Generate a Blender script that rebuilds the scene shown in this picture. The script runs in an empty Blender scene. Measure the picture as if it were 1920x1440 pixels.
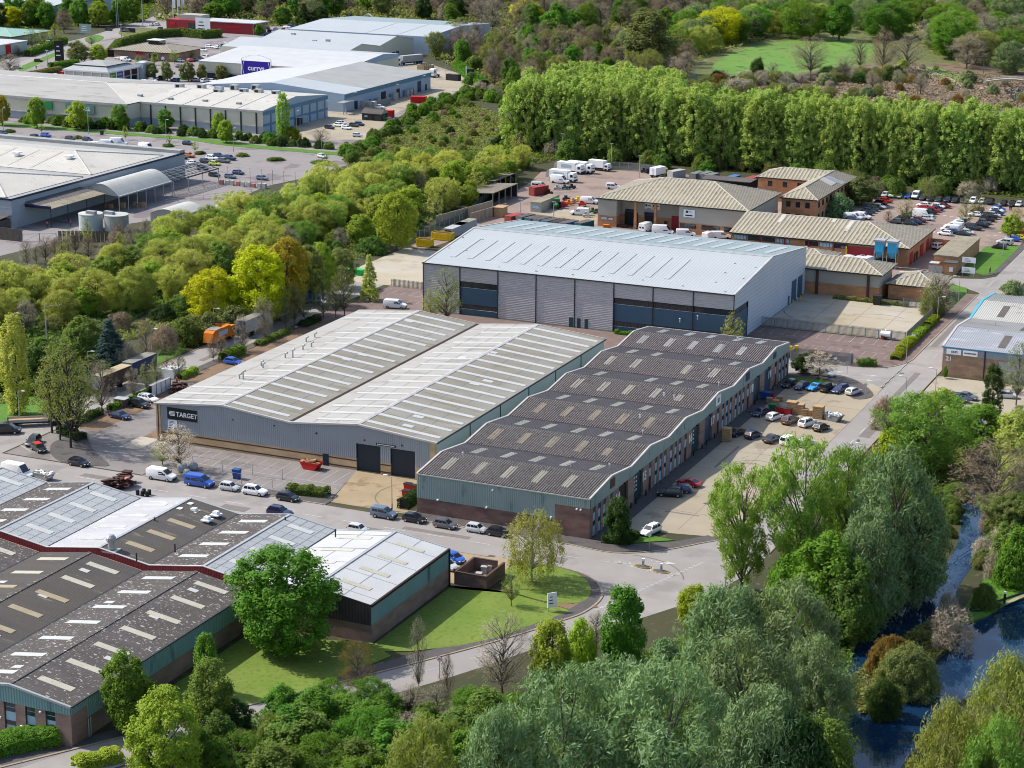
import bpy,bmesh,math,random
import numpy as np
from mathutils import Matrix,Vector

SC=bpy.context.scene
COL=SC.collection

# ---------------------------------------------------------------- camera
F_PX,PITCH,ROLL,YAW,CAM_H=3893.0,math.radians(15.75),math.radians(0.434),math.radians(23.9),115.0
_cp,_sp=math.cos(PITCH),math.sin(PITCH)
_A=Vector((-math.sin(YAW),math.cos(YAW),0))  # level heading of the camera in site axes
_Rt=Vector((math.cos(YAW),math.sin(YAW),0))
FWD=_A*_cp+Vector((0,0,-_sp))
_UP=_A*_sp+Vector((0,0,_cp))
RIGHT=_Rt*math.cos(ROLL)+_UP*math.sin(ROLL)
UP=_UP*math.cos(ROLL)-_Rt*math.sin(ROLL)
cam_d=bpy.data.cameras.new('camera')
cam=bpy.data.objects.new('camera',cam_d)
COL.objects.link(cam)
cam.matrix_world=Matrix(((RIGHT.x,UP.x,-FWD.x,0),(RIGHT.y,UP.y,-FWD.y,0),(RIGHT.z,UP.z,-FWD.z,CAM_H),(0,0,0,1)))
cam_d.sensor_width=36.0
cam_d.lens=F_PX/1920*36.0
cam_d.clip_start=1.0
cam_d.clip_end=9000.0
SC.camera=cam

# ---------------------------------------------------------------- sky, sun, exposure
SUN_EL,SUN_AZ=math.radians(45),math.radians(184)  # azimuth of the sun in site axes, from +X towards +Y
sun_dir=Vector((math.cos(SUN_EL)*math.cos(SUN_AZ),math.cos(SUN_EL)*math.sin(SUN_AZ),math.sin(SUN_EL)))
W=bpy.data.worlds.new('World')
SC.world=W
W.use_nodes=True
nt=W.node_tree
bg=nt.nodes['Background']
sky=nt.nodes.new('ShaderNodeTexSky')
sky.sky_type='NISHITA'
sky.sun_disc=False
sky.sun_elevation=SUN_EL
sky.sun_rotation=math.atan2(sun_dir.x,sun_dir.y)
sky.altitude=100
sky.air_density=1.0
sky.dust_density=2.0
sky.ozone_density=1.0
nt.links.new(sky.outputs[0],bg.inputs[0])
bg.inputs[1].default_value=0.15
sl=bpy.data.lights.new('sun','SUN')
sl.energy=3.9
sl.angle=math.radians(0.53)
sl.color=(1.0,0.95,0.87)
so=bpy.data.objects.new('sun',sl)
so.rotation_euler=sun_dir.to_track_quat('Z','Y').to_euler()
so.location=(0,0,300)
COL.objects.link(so)
SC.view_settings.view_transform='Standard'
SC.view_settings.look='None'
SC.view_settings.exposure=0.6
SC.view_settings.gamma=1.0
SC.view_settings.use_curve_mapping=False
SC.render.engine='CYCLES'
SC.cycles.filter_width=1.0
SC.cycles.max_bounces=6
SC.cycles.diffuse_bounces=3
SC.cycles.glossy_bounces=3
SC.cycles.transmission_bounces=3
SC.cycles.use_adaptive_sampling=True
SC.cycles.adaptive_threshold=0.02

# ---------------------------------------------------------------- helpers
def P(px,py,z=0.0):
 """place on the level z seen at pixel (px,py) of the 1920x1440 survey picture, in site metres"""
 d=RIGHT*(px-960)+UP*(720-py)+FWD*F_PX
 t=(z-CAM_H)/d.z
 return Vector((d.x*t,d.y*t,z))

def lin(c):
 return tuple((x/12.92 if x<=0.04045 else((x+0.055)/1.055)**2.4)for x in c)

ALB=0.60  # share of a sunlit level reading that is the surface itself
def rgb(r,g,b):
 return tuple(ALB*x for x in lin((r/255,g/255,b/255)))

def tag(o,label=None,cat=None,group=None,kind=None):
 if label:o['label']=label
 if cat:o['category']=cat
 if group:o['group']=group
 if kind:o['kind']=kind
 return o

def empty(name,loc,label=None,cat=None,group=None,rz=0.0):
 o=bpy.data.objects.new(name,None)
 o.empty_display_size=0.5
 o.location=loc
 o.rotation_euler=(0,0,rz)
 COL.objects.link(o)
 return tag(o,label,cat,group)

def mt_(m):return M[m]if isinstance(m,str)else m

class MB:
 """collects faces and links them as one mesh object"""
 def __init__(s):s.v,s.f,s.m=[],[],[]
 def add(s,vs,fs,m=0):
  n=len(s.v)
  s.v+=[tuple(v)for v in vs]
  for f in fs:
   s.f.append([i+n for i in f]);s.m.append(m)
  return s
 def quad(s,a,b,c,d,m=0):return s.add([a,b,c,d],[(0,1,2,3)],m)
 def poly(s,pts,m=0):return s.add(pts,[tuple(range(len(pts)))],m)
 def box(s,x0,y0,z0,x1,y1,z1,m=0):
  vs=[(x0,y0,z0),(x1,y0,z0),(x1,y1,z0),(x0,y1,z0),(x0,y0,z1),(x1,y0,z1),(x1,y1,z1),(x0,y1,z1)]
  return s.add(vs,[(3,2,1,0),(4,5,6,7),(0,1,5,4),(1,2,6,5),(2,3,7,6),(3,0,4,7)],m)
 def obox(s,cx,cy,z0,lx,ly,lz,rz=0.0,m=0,taper=1.0):
  c,q=math.cos(rz),math.sin(rz)
  vs=[]
  for z,k in((z0,1.0),(z0+lz,taper)):
   for x,y in((-lx/2,-ly/2),(lx/2,-ly/2),(lx/2,ly/2),(-lx/2,ly/2)):
    vs.append((cx+(x*c-y*q)*k,cy+(x*q+y*c)*k,z))
  return s.add(vs,[(3,2,1,0),(4,5,6,7),(0,1,5,4),(1,2,6,5),(2,3,7,6),(3,0,4,7)],m)
 def prism(s,pts,z0,z1,m=0,cap=True):
  n=len(pts)
  vs=[(p[0],p[1],z0)for p in pts]+[(p[0],p[1],z1)for p in pts]
  fs=[(i,(i+1)%n,n+(i+1)%n,n+i)for i in range(n)]
  if cap:fs+=[tuple(range(n-1,-1,-1)),tuple(range(n,2*n))]
  return s.add(vs,fs,m)
 def tube(s,p,q,r0,r1=None,n=6,m=0,cap=True):
  r1=r0 if r1 is None else r1
  p,q=Vector(p),Vector(q)
  d=(q-p).normalized()
  u=d.orthogonal().normalized();w=d.cross(u)
  vs=[]
  for c,r in((p,r0),(q,r1)):
   for i in range(n):
    a=2*math.pi*i/n
    vs.append(c+(u*math.cos(a)+w*math.sin(a))*r)
  fs=[(i,(i+1)%n,n+(i+1)%n,n+i)for i in range(n)]
  if cap:fs+=[tuple(range(n-1,-1,-1)),tuple(range(n,2*n))]
  return s.add(vs,fs,m)
 def lathe(s,cx,cy,prof,n=12,m=0):
  vs,fs=[],[]
  for r,z in prof:
   for i in range(n):
    a=2*math.pi*i/n
    vs.append((cx+r*math.cos(a),cy+r*math.sin(a),z))
  for k in range(len(prof)-1):
   for i in range(n):
    j=(i+1)%n
    fs.append((k*n+i,k*n+j,(k+1)*n+j,(k+1)*n+i))
  fs.append(tuple(range(n-1,-1,-1)));fs.append(tuple(range((len(prof)-1)*n,len(prof)*n)))
  return s.add(vs,fs,m)
 def mesh(s,name,mats,org=(0,0,0),smooth=False):
  me=bpy.data.meshes.new(name)
  ox,oy,oz=org
  me.from_pydata([(x-ox,y-oy,z-oz)for x,y,z in s.v],[],s.f)
  for mt in(mats if isinstance(mats,(list,tuple))else[mats]):me.materials.append(mt_(mt))
  if any(s.m):me.polygons.foreach_set('material_index',s.m)
  if smooth:me.polygons.foreach_set('use_smooth',[True]*len(s.f))
  me.update()
  return me
 def build(s,name,mats,parent=None,org=None,smooth=False):
  if org is None:
   o,r=(0,0,0),parent
   if parent is not None:
    while r.parent is not None:r=r.parent
    o=tuple(r.location)
   org=o
  ob=bpy.data.objects.new(name,s.mesh(name,mats,org,smooth))
  COL.objects.link(ob)
  if parent is not None:ob.parent=parent
  return ob

def thing_mesh(name,mb,mats,base,label,cat,group=None,smooth=False):
 """a top-level thing that is one mesh, with its origin at its base"""
 ob=mb.build(name,mats,None,org=tuple(base),smooth=smooth)
 ob.location=base
 return tag(ob,label,cat,group)

def copy_tree(o,loc,rz=0.0,label=None,group=None,color=None,parent=None,scale=None):
 c=o.copy();COL.objects.link(c)
 c.parent=parent
 if parent is None:
  c.location=loc;c.rotation_euler=(0,0,rz)
  if scale is not None:c.scale=scale
  if label:c['label']=label
  if group:c['group']=group
 if color is not None:c.color=color
 for ch in KIDS.get(o.name,[]):
  copy_tree(ch,None,color=color,parent=c)
 return c
KIDS={}
def learn(o):
 """remember a prototype's children for copy_tree"""
 allo=list(bpy.data.objects)
 names={o.name}
 for x in allo:
  r=x
  while r.parent is not None:r=r.parent
  if r==o and x.parent is not None:KIDS.setdefault(x.parent.name,[]).append(x)

  # ---------------------------------------------------------------- materials
def new_mat(name):
 m=bpy.data.materials.new(name);m.use_nodes=True
 n=m.node_tree.nodes;b=n['Principled BSDF']
 return m,m.node_tree,b

def mat(name,c1,c2=None,scale=1.0,rough=0.85,metal=0.0,c3=None,s3=3.0,t3=0.6,w3=0.06,stretch=None,rot=0.0,bump=0.0,bscale=None,detail=5.0,obj=False,spec=0.3,c4=None,s4=0.05,a4=0.5):
 """noise mix of c1/c2, optional thresholded patches c3, optional broad tint c4"""
 m,t,b=new_mat(name)
 N,L=t.nodes.new,t.links.new
 b.inputs['Roughness'].default_value=rough
 b.inputs['Metallic'].default_value=metal
 b.inputs['Specular IOR Level'].default_value=spec
 if c2 is None and c3 is None and not bump:
  b.inputs['Base Color'].default_value=(*c1,1)
  return m
 if obj:
  src=N('ShaderNodeTexCoord').outputs['Object']
 else:
  src=N('ShaderNodeNewGeometry').outputs['Position']
 base=src
 if stretch or rot:
  mp=N('ShaderNodeMapping')
  mp.inputs['Scale'].default_value=stretch or(1,1,1)
  mp.inputs['Rotation'].default_value=(0,0,rot)
  L(src,mp.inputs['Vector']);base=mp.outputs[0]
 def noise(vec,sc,det=detail,ro=0.55):
  n=N('ShaderNodeTexNoise');n.inputs['Scale'].default_value=sc;n.inputs['Detail'].default_value=det
  n.inputs['Roughness'].default_value=ro
  L(vec,n.inputs['Vector']);return n.outputs['Fac']
 def ramp(f,a,z):
  r=N('ShaderNodeMapRange');r.inputs['From Min'].default_value=a;r.inputs['From Max'].default_value=z
  r.clamp=True
  L(f,r.inputs['Value']);return r.outputs[0]
 def mix(f,a,bb):
  x=N('ShaderNodeMix');x.data_type='RGBA'
  if isinstance(f,float):x.inputs['Factor'].default_value=f
  else:L(f,x.inputs['Factor'])
  for sk,val in((6,a),(7,bb)):
   if isinstance(val,tuple):x.inputs[sk].default_value=(*val,1)
   else:L(val,x.inputs[sk])
  return x.outputs[2]
 colr=mix(ramp(noise(base,scale),0.3,0.7),c1,c2 or c1)
 if c4 is not None:
  f=ramp(noise(src,s4,3.0),0.38,0.62)
  mm=N('ShaderNodeMath');mm.operation='MULTIPLY';mm.inputs[1].default_value=a4
  L(f,mm.inputs[0])
  colr=mix(mm.outputs[0],colr,c4)
 if c3 is not None:
  colr=mix(ramp(noise(base,s3,4.0),t3,t3+w3),colr,c3)
 L(colr,b.inputs['Base Color'])
 if bump:
  bp=N('ShaderNodeBump');bp.inputs['Strength'].default_value=bump;bp.inputs['Distance'].default_value=0.05
  L(noise(base,bscale or scale*6),bp.inputs['Height']);L(bp.outputs[0],b.inputs['Normal'])
 return m

def mat_glass(name,c=(0.02,0.03,0.04),rough=0.08):
 m,t,b=new_mat(name)
 b.inputs['Base Color'].default_value=(*c,1);b.inputs['Roughness'].default_value=rough
 b.inputs['Specular IOR Level'].default_value=0.8
 return m

def mat_brick(name,c1,c2,mortar,bw=0.6,var=0.5):
 """brick colour with courses in fine relief; single bricks are far below a pixel here"""
 m,t,b=new_mat(name);N,L=t.nodes.new,t.links.new
 g=N('ShaderNodeNewGeometry');sx=N('ShaderNodeSeparateXYZ');L(g.outputs['Position'],sx.inputs[0])
 ad=N('ShaderNodeMath');ad.operation='ADD';L(sx.outputs[0],ad.inputs[0]);L(sx.outputs[1],ad.inputs[1])
 cb=N('ShaderNodeCombineXYZ');L(ad.outputs[0],cb.inputs[0]);L(sx.outputs[2],cb.inputs[1])
 br=N('ShaderNodeTexBrick');br.inputs['Scale'].default_value=1.0
 br.inputs['Brick Width'].default_value=0.225;br.inputs['Row Height'].default_value=0.075;br.inputs['Mortar Size'].default_value=0.008
 br.inputs['Color1'].default_value=(*c1,1);br.inputs['Color2'].default_value=(*c2,1);br.inputs['Mortar'].default_value=(*mortar,1)
 L(cb.outputs[0],br.inputs['Vector'])
 n=N('ShaderNodeTexNoise');n.inputs['Scale'].default_value=0.35;n.inputs['Detail'].default_value=6
 mp=N('ShaderNodeMapping');mp.inputs['Scale'].default_value=(1,1,2.5);L(g.outputs['Position'],mp.inputs[0]);L(mp.outputs[0],n.inputs['Vector'])
 mx=N('ShaderNodeMix');mx.data_type='RGBA';mx.blend_type='MULTIPLY'
 rp=N('ShaderNodeMapRange');rp.inputs[1].default_value=0.3;rp.inputs[2].default_value=0.7;rp.inputs[3].default_value=1-var;rp.inputs[4].default_value=1.15
 L(n.outputs[0],rp.inputs[0]);mx.inputs[0].default_value=1.0
 L(br.outputs['Color'],mx.inputs[6]);L(rp.outputs[0],mx.inputs[7]);L(mx.outputs[2],b.inputs['Base Color'])
 b.inputs['Roughness'].default_value=0.9
 return m

def mat_paint(name,metal=0.0,rough=0.3,coat=0.4):
 """vehicle paint whose colour is the object's own colour"""
 m,t,b=new_mat(name);N,L=t.nodes.new,t.links.new
 oi=N('ShaderNodeObjectInfo');L(oi.outputs['Color'],b.inputs['Base Color'])
 b.inputs['Roughness'].default_value=rough;b.inputs['Metallic'].default_value=metal
 b.inputs['Coat Weight'].default_value=coat;b.inputs['Coat Roughness'].default_value=0.08
 return m

LEAFK=1.3
def mat_leaf(name,c1,c2,hue=0.02,val=0.35,trans=0.45):
 """leaf colour: c1..c2 from leaf to leaf and from tree to tree"""
 m,t,b=new_mat(name);N,L=t.nodes.new,t.links.new
 t.nodes.remove(b)
 out=t.nodes['Material Output']
 at=N('ShaderNodeAttribute');at.attribute_name='tone'
 oi=N('ShaderNodeObjectInfo')
 c1,c2=(tuple(x*LEAFK for x in c)for c in(c1,c2))
 mx=N('ShaderNodeMix');mx.data_type='RGBA';mx.inputs[6].default_value=(*c1,1);mx.inputs[7].default_value=(*c2,1)
 L(at.outputs['Fac'],mx.inputs[0])
 hs=N('ShaderNodeHueSaturation')
 r1=N('ShaderNodeMapRange');r1.inputs[3].default_value=0.5-hue;r1.inputs[4].default_value=0.5+hue
 L(oi.outputs['Random'],r1.inputs[0]);L(r1.outputs[0],hs.inputs['Hue'])
 ml=N('ShaderNodeMath');ml.operation='MULTIPLY';ml.inputs[1].default_value=7.31;L(oi.outputs['Random'],ml.inputs[0])
 fr=N('ShaderNodeMath');fr.operation='FRACT';L(ml.outputs[0],fr.inputs[0])
 r2=N('ShaderNodeMapRange');r2.inputs[3].default_value=1-val*.5;r2.inputs[4].default_value=1+val*.5
 L(fr.outputs[0],r2.inputs[0]);L(r2.outputs[0],hs.inputs['Value'])
 L(mx.outputs[2],hs.inputs['Color'])
 d=N('ShaderNodeBsdfPrincipled');d.inputs['Roughness'].default_value=0.65;d.inputs['Specular IOR Level'].default_value=0.12;L(hs.outputs[0],d.inputs['Base Color'])
 tr=N('ShaderNodeBsdfTranslucent')
 ts=N('ShaderNodeMix');ts.data_type='RGBA';ts.blend_type='MULTIPLY';ts.inputs[0].default_value=1.0
 ts.inputs[7].default_value=(1.25,1.2,0.5,1);L(hs.outputs[0],ts.inputs[6]);L(ts.outputs[2],tr.inputs[0])
 ms=N('ShaderNodeMixShader');ms.inputs[0].default_value=trans
 L(d.outputs[0],ms.inputs[1]);L(tr.outputs[0],ms.inputs[2]);L(ms.outputs[0],out.inputs[0])
 return m
 # ================================================================ materials of the place
M={}
M['earth']=mat('earth',rgb(88,84,56),rgb(70,74,40),0.15,c3=rgb(110,100,72),s3=0.6,t3=0.58,w3=.1,c4=rgb(58,66,34),s4=0.02)
M['asphalt']=mat('asphalt',rgb(170,164,159),rgb(184,178,173),0.25,c3=rgb(158,152,147),s3=0.11,t3=0.56,w3=.12,c4=rgb(164,157,151),s4=0.03,stretch=(1,1,1),bump=0.15,bscale=8)
M['asphalt_old']=mat('asphalt_old',rgb(146,139,136),rgb(164,157,154),0.3,c3=rgb(130,122,117),s3=0.2,t3=0.55,w3=.12,c4=rgb(150,141,135),s4=0.04,bump=0.15,bscale=8)
M['tar_dark']=mat('tar_dark',rgb(96,91,90),rgb(112,106,104),0.6,c3=rgb(84,80,80),s3=0.3,t3=0.6,w3=.05,bump=0.2,bscale=10)
M['concrete']=mat('concrete',rgb(184,173,152),rgb(200,189,168),0.18,c3=rgb(166,154,132),s3=0.12,t3=0.58,w3=.05,c4=rgb(178,160,130),s4=0.035,bump=0.1,bscale=6)
M['concrete_tan']=mat('concrete_tan',rgb(176,155,122),rgb(190,170,138),0.25,c3=rgb(158,136,104),s3=0.2,t3=0.58,w3=.05,bump=0.1,bscale=6)
M['concrete_pale']=mat('concrete_pale',rgb(198,188,168),rgb(212,204,188),0.12,c3=rgb(180,164,132),s3=0.07,t3=0.54,w3=.1,c4=rgb(196,176,138),s4=0.04,a4=.6,bump=0.1,bscale=6)
M['redbrown']=mat('redbrown',rgb(134,113,106),rgb(148,128,120),0.5,c3=rgb(118,100,95),s3=0.2,t3=0.58,w3=.05,bump=0.15,bscale=8)
M['paver_red']=mat('paver_red',rgb(164,142,130),rgb(178,156,144),0.3,c3=rgb(148,130,121),s3=0.1,t3=0.55,w3=.1,c4=rgb(168,150,140),s4=0.02,bump=0.1,bscale=8)
M['paver_brown']=mat('paver_brown',rgb(138,112,88),rgb(156,128,100),0.4,c3=rgb(120,98,80),s3=0.3,t3=0.56,w3=.06,bump=0.15,bscale=8)
M['lot']=mat('lot',rgb(156,150,148),rgb(168,162,160),0.2,c3=rgb(138,128,130),s3=0.08,t3=0.56,w3=.04,c4=rgb(160,148,146),s4=0.02)
M['tar_patch']=mat('tar_patch',rgb(146,138,132),rgb(134,127,122),.8)
M['kerb']=mat('kerb',rgb(186,172,150),rgb(170,156,134),0.8)
M['white_line']=mat('white_line',rgb(226,224,220),rgb(204,200,196),1.2,c3=rgb(176,170,168),s3=2.0,t3=0.62,w3=.1)
M['faint_line']=mat('faint_line',rgb(190,184,182),rgb(176,170,170),1.2)
M['yellow_line']=mat('yellow_line',rgb(206,176,90),rgb(180,150,76),1.2)
M['lawn']=mat('lawn',rgb(112,142,44),rgb(136,158,64),0.22,c3=rgb(100,132,38),s3=1.4,t3=0.5,w3=.2,c4=rgb(134,146,66),s4=0.12,a4=.5,bump=0.6,bscale=6)
M['lawn_fresh']=mat('lawn_fresh',rgb(84,134,34),rgb(106,150,44),0.3,c3=rgb(74,120,28),s3=1.2,t3=0.52,w3=.2,bump=0.5,bscale=5)
M['meadow']=mat('meadow',rgb(100,150,50),rgb(122,168,62),0.05,c3=rgb(76,112,42),s3=0.16,t3=0.56,w3=.08,c4=rgb(122,148,70),s4=0.02,bump=0.5,bscale=1.5)
M['heath']=mat('heath',rgb(128,104,86),rgb(152,132,106),0.06,c3=rgb(96,78,66),s3=0.2,t3=0.54,w3=.06,c4=rgb(110,104,68),s4=0.018,bump=0.6,bscale=1.0)
M['scrub_grass']=mat('scrub_grass',rgb(118,124,62),rgb(140,136,84),0.1,c3=rgb(84,100,40),s3=0.35,t3=0.52,w3=.1,c4=rgb(92,108,46),s4=0.03,bump=0.6,bscale=2)
M['path']=mat('path',rgb(196,182,154),rgb(180,166,140),0.4)
M['ballast']=mat('ballast',rgb(104,88,74),rgb(122,104,86),1.0,bump=.5,bscale=6)
M['mulch']=mat('mulch',rgb(96,74,54),rgb(112,90,66),1.2,bump=.4)
# water
m,t,b=new_mat('river_water')
b.inputs['Base Color'].default_value=(0.006,0.024,0.058,1);b.inputs['Roughness'].default_value=0.03  # blue of the base colour also carries the sky's reflection
b.inputs['IOR'].default_value=1.33;b.inputs['Specular IOR Level'].default_value=0.9
_n=t.nodes.new('ShaderNodeTexNoise');_n.inputs['Scale'].default_value=0.8;_n.inputs['Detail'].default_value=4
_g=t.nodes.new('ShaderNodeNewGeometry');t.links.new(_g.outputs['Position'],_n.inputs['Vector'])
_b=t.nodes.new('ShaderNodeBump');_b.inputs['Strength'].default_value=0.12;_b.inputs['Distance'].default_value=0.03
t.links.new(_n.outputs[0],_b.inputs['Height']);t.links.new(_b.outputs[0],b.inputs['Normal'])
M['water']=m

# ================================================================ ground sheets
def curve(pts,n=5,closed=False):
 """Catmull-Rom through the points"""
 pts=[Vector(p)for p in pts];out=[]
 N=len(pts)
 rng=range(N if closed else N-1)
 for i in rng:
  p0=pts[(i-1)%N]if closed or i>0 else pts[i]
  p1,p2=pts[i],pts[(i+1)%N]
  p3=pts[(i+2)%N]if closed or i+2<N else p2
  for k in range(n):
   u=k/n
   out.append(0.5*((2*p1)+(p2-p0)*u+(2*p0-5*p1+4*p2-p3)*u*u+(3*p1-p0-3*p2+p3)*u**3))
 if not closed:out.append(pts[-1])
 return out

def PX(lst,z=0.0):return[P(x,y,z)for x,y in lst]

def sheet(name,pts,m,z):
 o=MB().poly([(p[0],p[1],z)for p in pts]).build(name,M[m])
 return tag(o,kind='structure')

def raised(name,pts,m,z0,z1):
 o=MB().prism([(p[0],p[1])for p in pts],z0,z1).build(name,M[m])
 return tag(o,kind='structure')

def ribbon(mb,pts,w,z,m=0):
 """flat strip of width w along a polyline"""
 pts=[Vector((p[0],p[1],0))for p in pts]
 L_,R_=[],[]
 for i,p in enumerate(pts):
  d=(pts[min(i+1,len(pts)-1)]-pts[max(i-1,0)]).normalized()
  n=Vector((-d.y,d.x,0))*(w/2)
  L_.append(p+n);R_.append(p-n)
 for i in range(len(pts)-1):
  mb.quad((R_[i].x,R_[i].y,z),(R_[i+1].x,R_[i+1].y,z),(L_[i+1].x,L_[i+1].y,z),(L_[i].x,L_[i].y,z),m)

def kerb(pts,w=0.28,h=0.13,name='kerb',mname='kerb'):
 mb=MB()
 pts=[Vector((p[0],p[1],0))for p in pts]
 for i in range(len(pts)-1):
  d=(pts[i+1]-pts[i]);l=d.length
  if l<1e-4:continue
  c=(pts[i]+pts[i+1])/2
  mb.obox(c.x,c.y,-0.02,l+0.04,w,h+0.02,math.atan2(d.y,d.x))
 return tag(mb.build(name,M[mname]),kind='structure')

def rect(x0,y0,x1,y1):return[(x0,y0),(x1,y0),(x1,y1),(x0,y1)]

tag(MB().poly([(-3500,-600,0),(2500,-600,0),(2500,5200,0),(-3500,5200,0)]).build('ground',M['earth']),kind='structure')

# -- open ground beyond
sheet('rough_grass',PX([(1150,215),(1180,140),(1240,60),(1300,-10),(1960,-10),(1960,225)]),'scrub_grass',0.008)
sheet('meadow',curve(PX([(1335,128),(1375,98),(1430,84),(1500,74),(1600,72),(1640,90),(1600,130),(1500,142),(1400,142)]),4,True),'meadow',0.012)
sheet('heath',curve(PX([(1180,175),(1300,150),(1420,148),(1560,128),(1700,118),(1930,130),(2000,215),(1700,232),(1400,225),(1200,215)]),4,True),'heath',0.016)
sheet('meadow',curve(PX([(1720,126),(1760,128),(1812,146),(1800,160),(1770,152)]),4,True),'meadow',0.03)
sheet('meadow',curve(PX([(1640,25),(1700,0),(1712,20),(1690,60),(1640,70)]),4,True),'meadow',0.03)
pb=MB();ribbon(pb,curve(PX([(1725,128),(1765,142),(1800,158),(1822,168),(1850,162),(1862,160)]),5),3.0,0.045)
tag(pb.build('path',M['path']),kind='structure')
pb=MB();ribbon(pb,curve(PX([(1698,-5),(1700,20),(1712,42),(1740,60)]),5),4.0,0.045)
tag(pb.build('path',M['path']),kind='structure')
sheet('scrub_field',curve(PX([(650,300),(720,262),(800,215),(870,195),(930,215),(990,250),(960,290),(900,330),(800,340),(700,330)]),4,True),'scrub_grass',0.012)
# canal far right
sheet('canal',PX([(1880,168),(1940,165),(1940,200),(1905,192)]),'water',0.05)

# -- river
sheet('river',curve([(-66.5,345),(-64.5,333),(-61.8,316),(-61.6,296),(-64.6,276),(-66.5,258),(-69,240),(-72,222),(-50.2,222),(-50.6,234),(-49.6,252),(-46,262),(-42.5,274),(-36,284),(-30,300),(-46,300.5),(-49.5,293),(-52.2,285.5),(-54.6,284),(-57.4,296),(-57.6,312),(-59.8,334),(-62,346)],4,True),'water',0.02)
tow=curve([(-54.5,285),(-51.5,287),(-49.4,294),(-46,301),(-44,312),(-50,318),(-54,308)],4,True)
raised('towpath_bank',tow,'lawn_fresh',-0.1,0.35)
islet=curve([(-54.8,283.5),(-53,277),(-54.2,268),(-56.8,256),(-58.6,247),(-61,250),(-63,258),(-61.5,270),(-58.6,281)],4,True)
raised('river_islet',islet,'earth',-0.1,0.3)

# -- estate roads
front=[(-300,279.6),(-124,279.6),(-118,279.9)]+curve([(-116,280.2),(-110.2,278.6),(-106.6,274.6),(-105.0,270),(-105.4,264),(-107.6,259),(-112.1,249.8),(-121,234.8),(-136,211),(-152,186)],4)+[(-144,184)]+curve([(-129,209),(-114.6,232),(-104.3,253.4),(-97,265.7),(-91.4,278),(-88.4,290),(-88,302)],4)+[(-88,640),(-95.6,640),(-95.6,306)]+curve([(-96.4,303.6),(-98.9,300.2),(-104.0,293.8),(-110.5,289.6),(-120,290.2)],4)+[(-230,290.6),(-230,445),(-237.6,445),(-237.6,300)]+curve([(-238.5,296),(-242,292.5),(-252,291.5)],3)+[(-300,291.5)]
road=sheet('estate_road',front,'asphalt',0.03)
sheet('side_road',[(-122,406),(-96.4,399),(-95.7,428)]+curve([(-96.5,424),(-99,419),(-106,416.4),(-118,416)],3)+[(-136,416)],'asphalt',0.034)
# south verge of tan concrete and forecourts
sheet('forecourt',rect(-300,266.0,-128,279.5),'concrete_tan',0.028)
sheet('forecourt',PX([(838,1040),(960,1047),(948,1080),(912,1106),(845,1100)]),'concrete_tan',0.036)
sheet('forecourt',[(-163,292.2),(-147.6,292.2),(-147.6,309),(-167,309)],'concrete_tan',0.036)
sheet('forecourt',[(-229.5,291),(-163,291),(-167,309.3),(-229.5,309.3)],'asphalt_old',0.032)
sheet('car_park',rect(-229.4,309.3,-209.2,402),'paver_brown',0.032)
sheet('access_lane',rect(-222,309.3,-212.5,339),'asphalt_old',0.036)
sheet('access_lane',rect(-229.6,337,-210,345.5),'asphalt_old',0.037)
sheet('forecourt',rect(-213,303,-208.9,310),'concrete_pale',0.045)
# pavements
pav_n=[(-147.4,290.4),(-120,290.3),(-110.5,289.7),(-104.0,293.9),(-98.9,300.3),(-97.4,302.4),(-99.5,303.6),(-103.0,298.8),(-110.7,293.5),(-116.1,293.6),(-147.4,293.6)]
raised('pavement',pav_n,'tar_dark',-0.02,0.11)
kerb(curve([(-147.4,290.35),(-132,290.35),(-120,290.25),(-110.5,289.6),(-104.0,293.8),(-98.9,300.2),(-97.2,302.2)],5))
raised('lawn',[(-110.9,293.8),(-103.6,299.0),(-110.9,299.9),(-113.4,299.9),(-113.4,294)],'lawn_fresh',-0.02,0.14)
raised('pavement',[(-200,290.6),(-163,290.6),(-163,293.4),(-200,293.4)],'tar_dark',-0.02,0.10)
kerb([(-200,290.55),(-163,290.55)])
raised('pavement',curve(PX([(150,815),(100,830),(96,852),(120,868),(160,872),(205,873),(175,845),(165,825)]),4,True),'tar_dark',-0.02,0.10)
# R yard
sheet('concrete_yard',[(-116.0,299.9),(-98.2,303.5),(-95.8,306),(-95.7,402),(-99,405),(-116,405)],'concrete',0.045)
sheet('footway',rect(-116.1,294,-113.6,404),'tar_dark',0.05)
jb=MB()
for y in(313,325,337,349,361,373,385,397):jb.box(-113.5,y-.03,0.044,-96,y+.03,0.051)
jb.box(-104.9,304,0.044,-104.84,404,0.0512)
tag(jb.build('joint',mat('joint',rgb(120,110,96))),kind='structure')
raised('pavement',curve(PX([(1470,700),(1560,702),(1610,716),(1638,742),(1600,748),(1560,718),(1500,712),(1470,710)]),4,True),'tar_dark',-0.02,0.10)
raised('lawn',PX([(1480,708),(1545,713),(1592,735),(1575,738),(1540,722),(1480,722)]),'lawn_fresh',-0.02,0.13)
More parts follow.
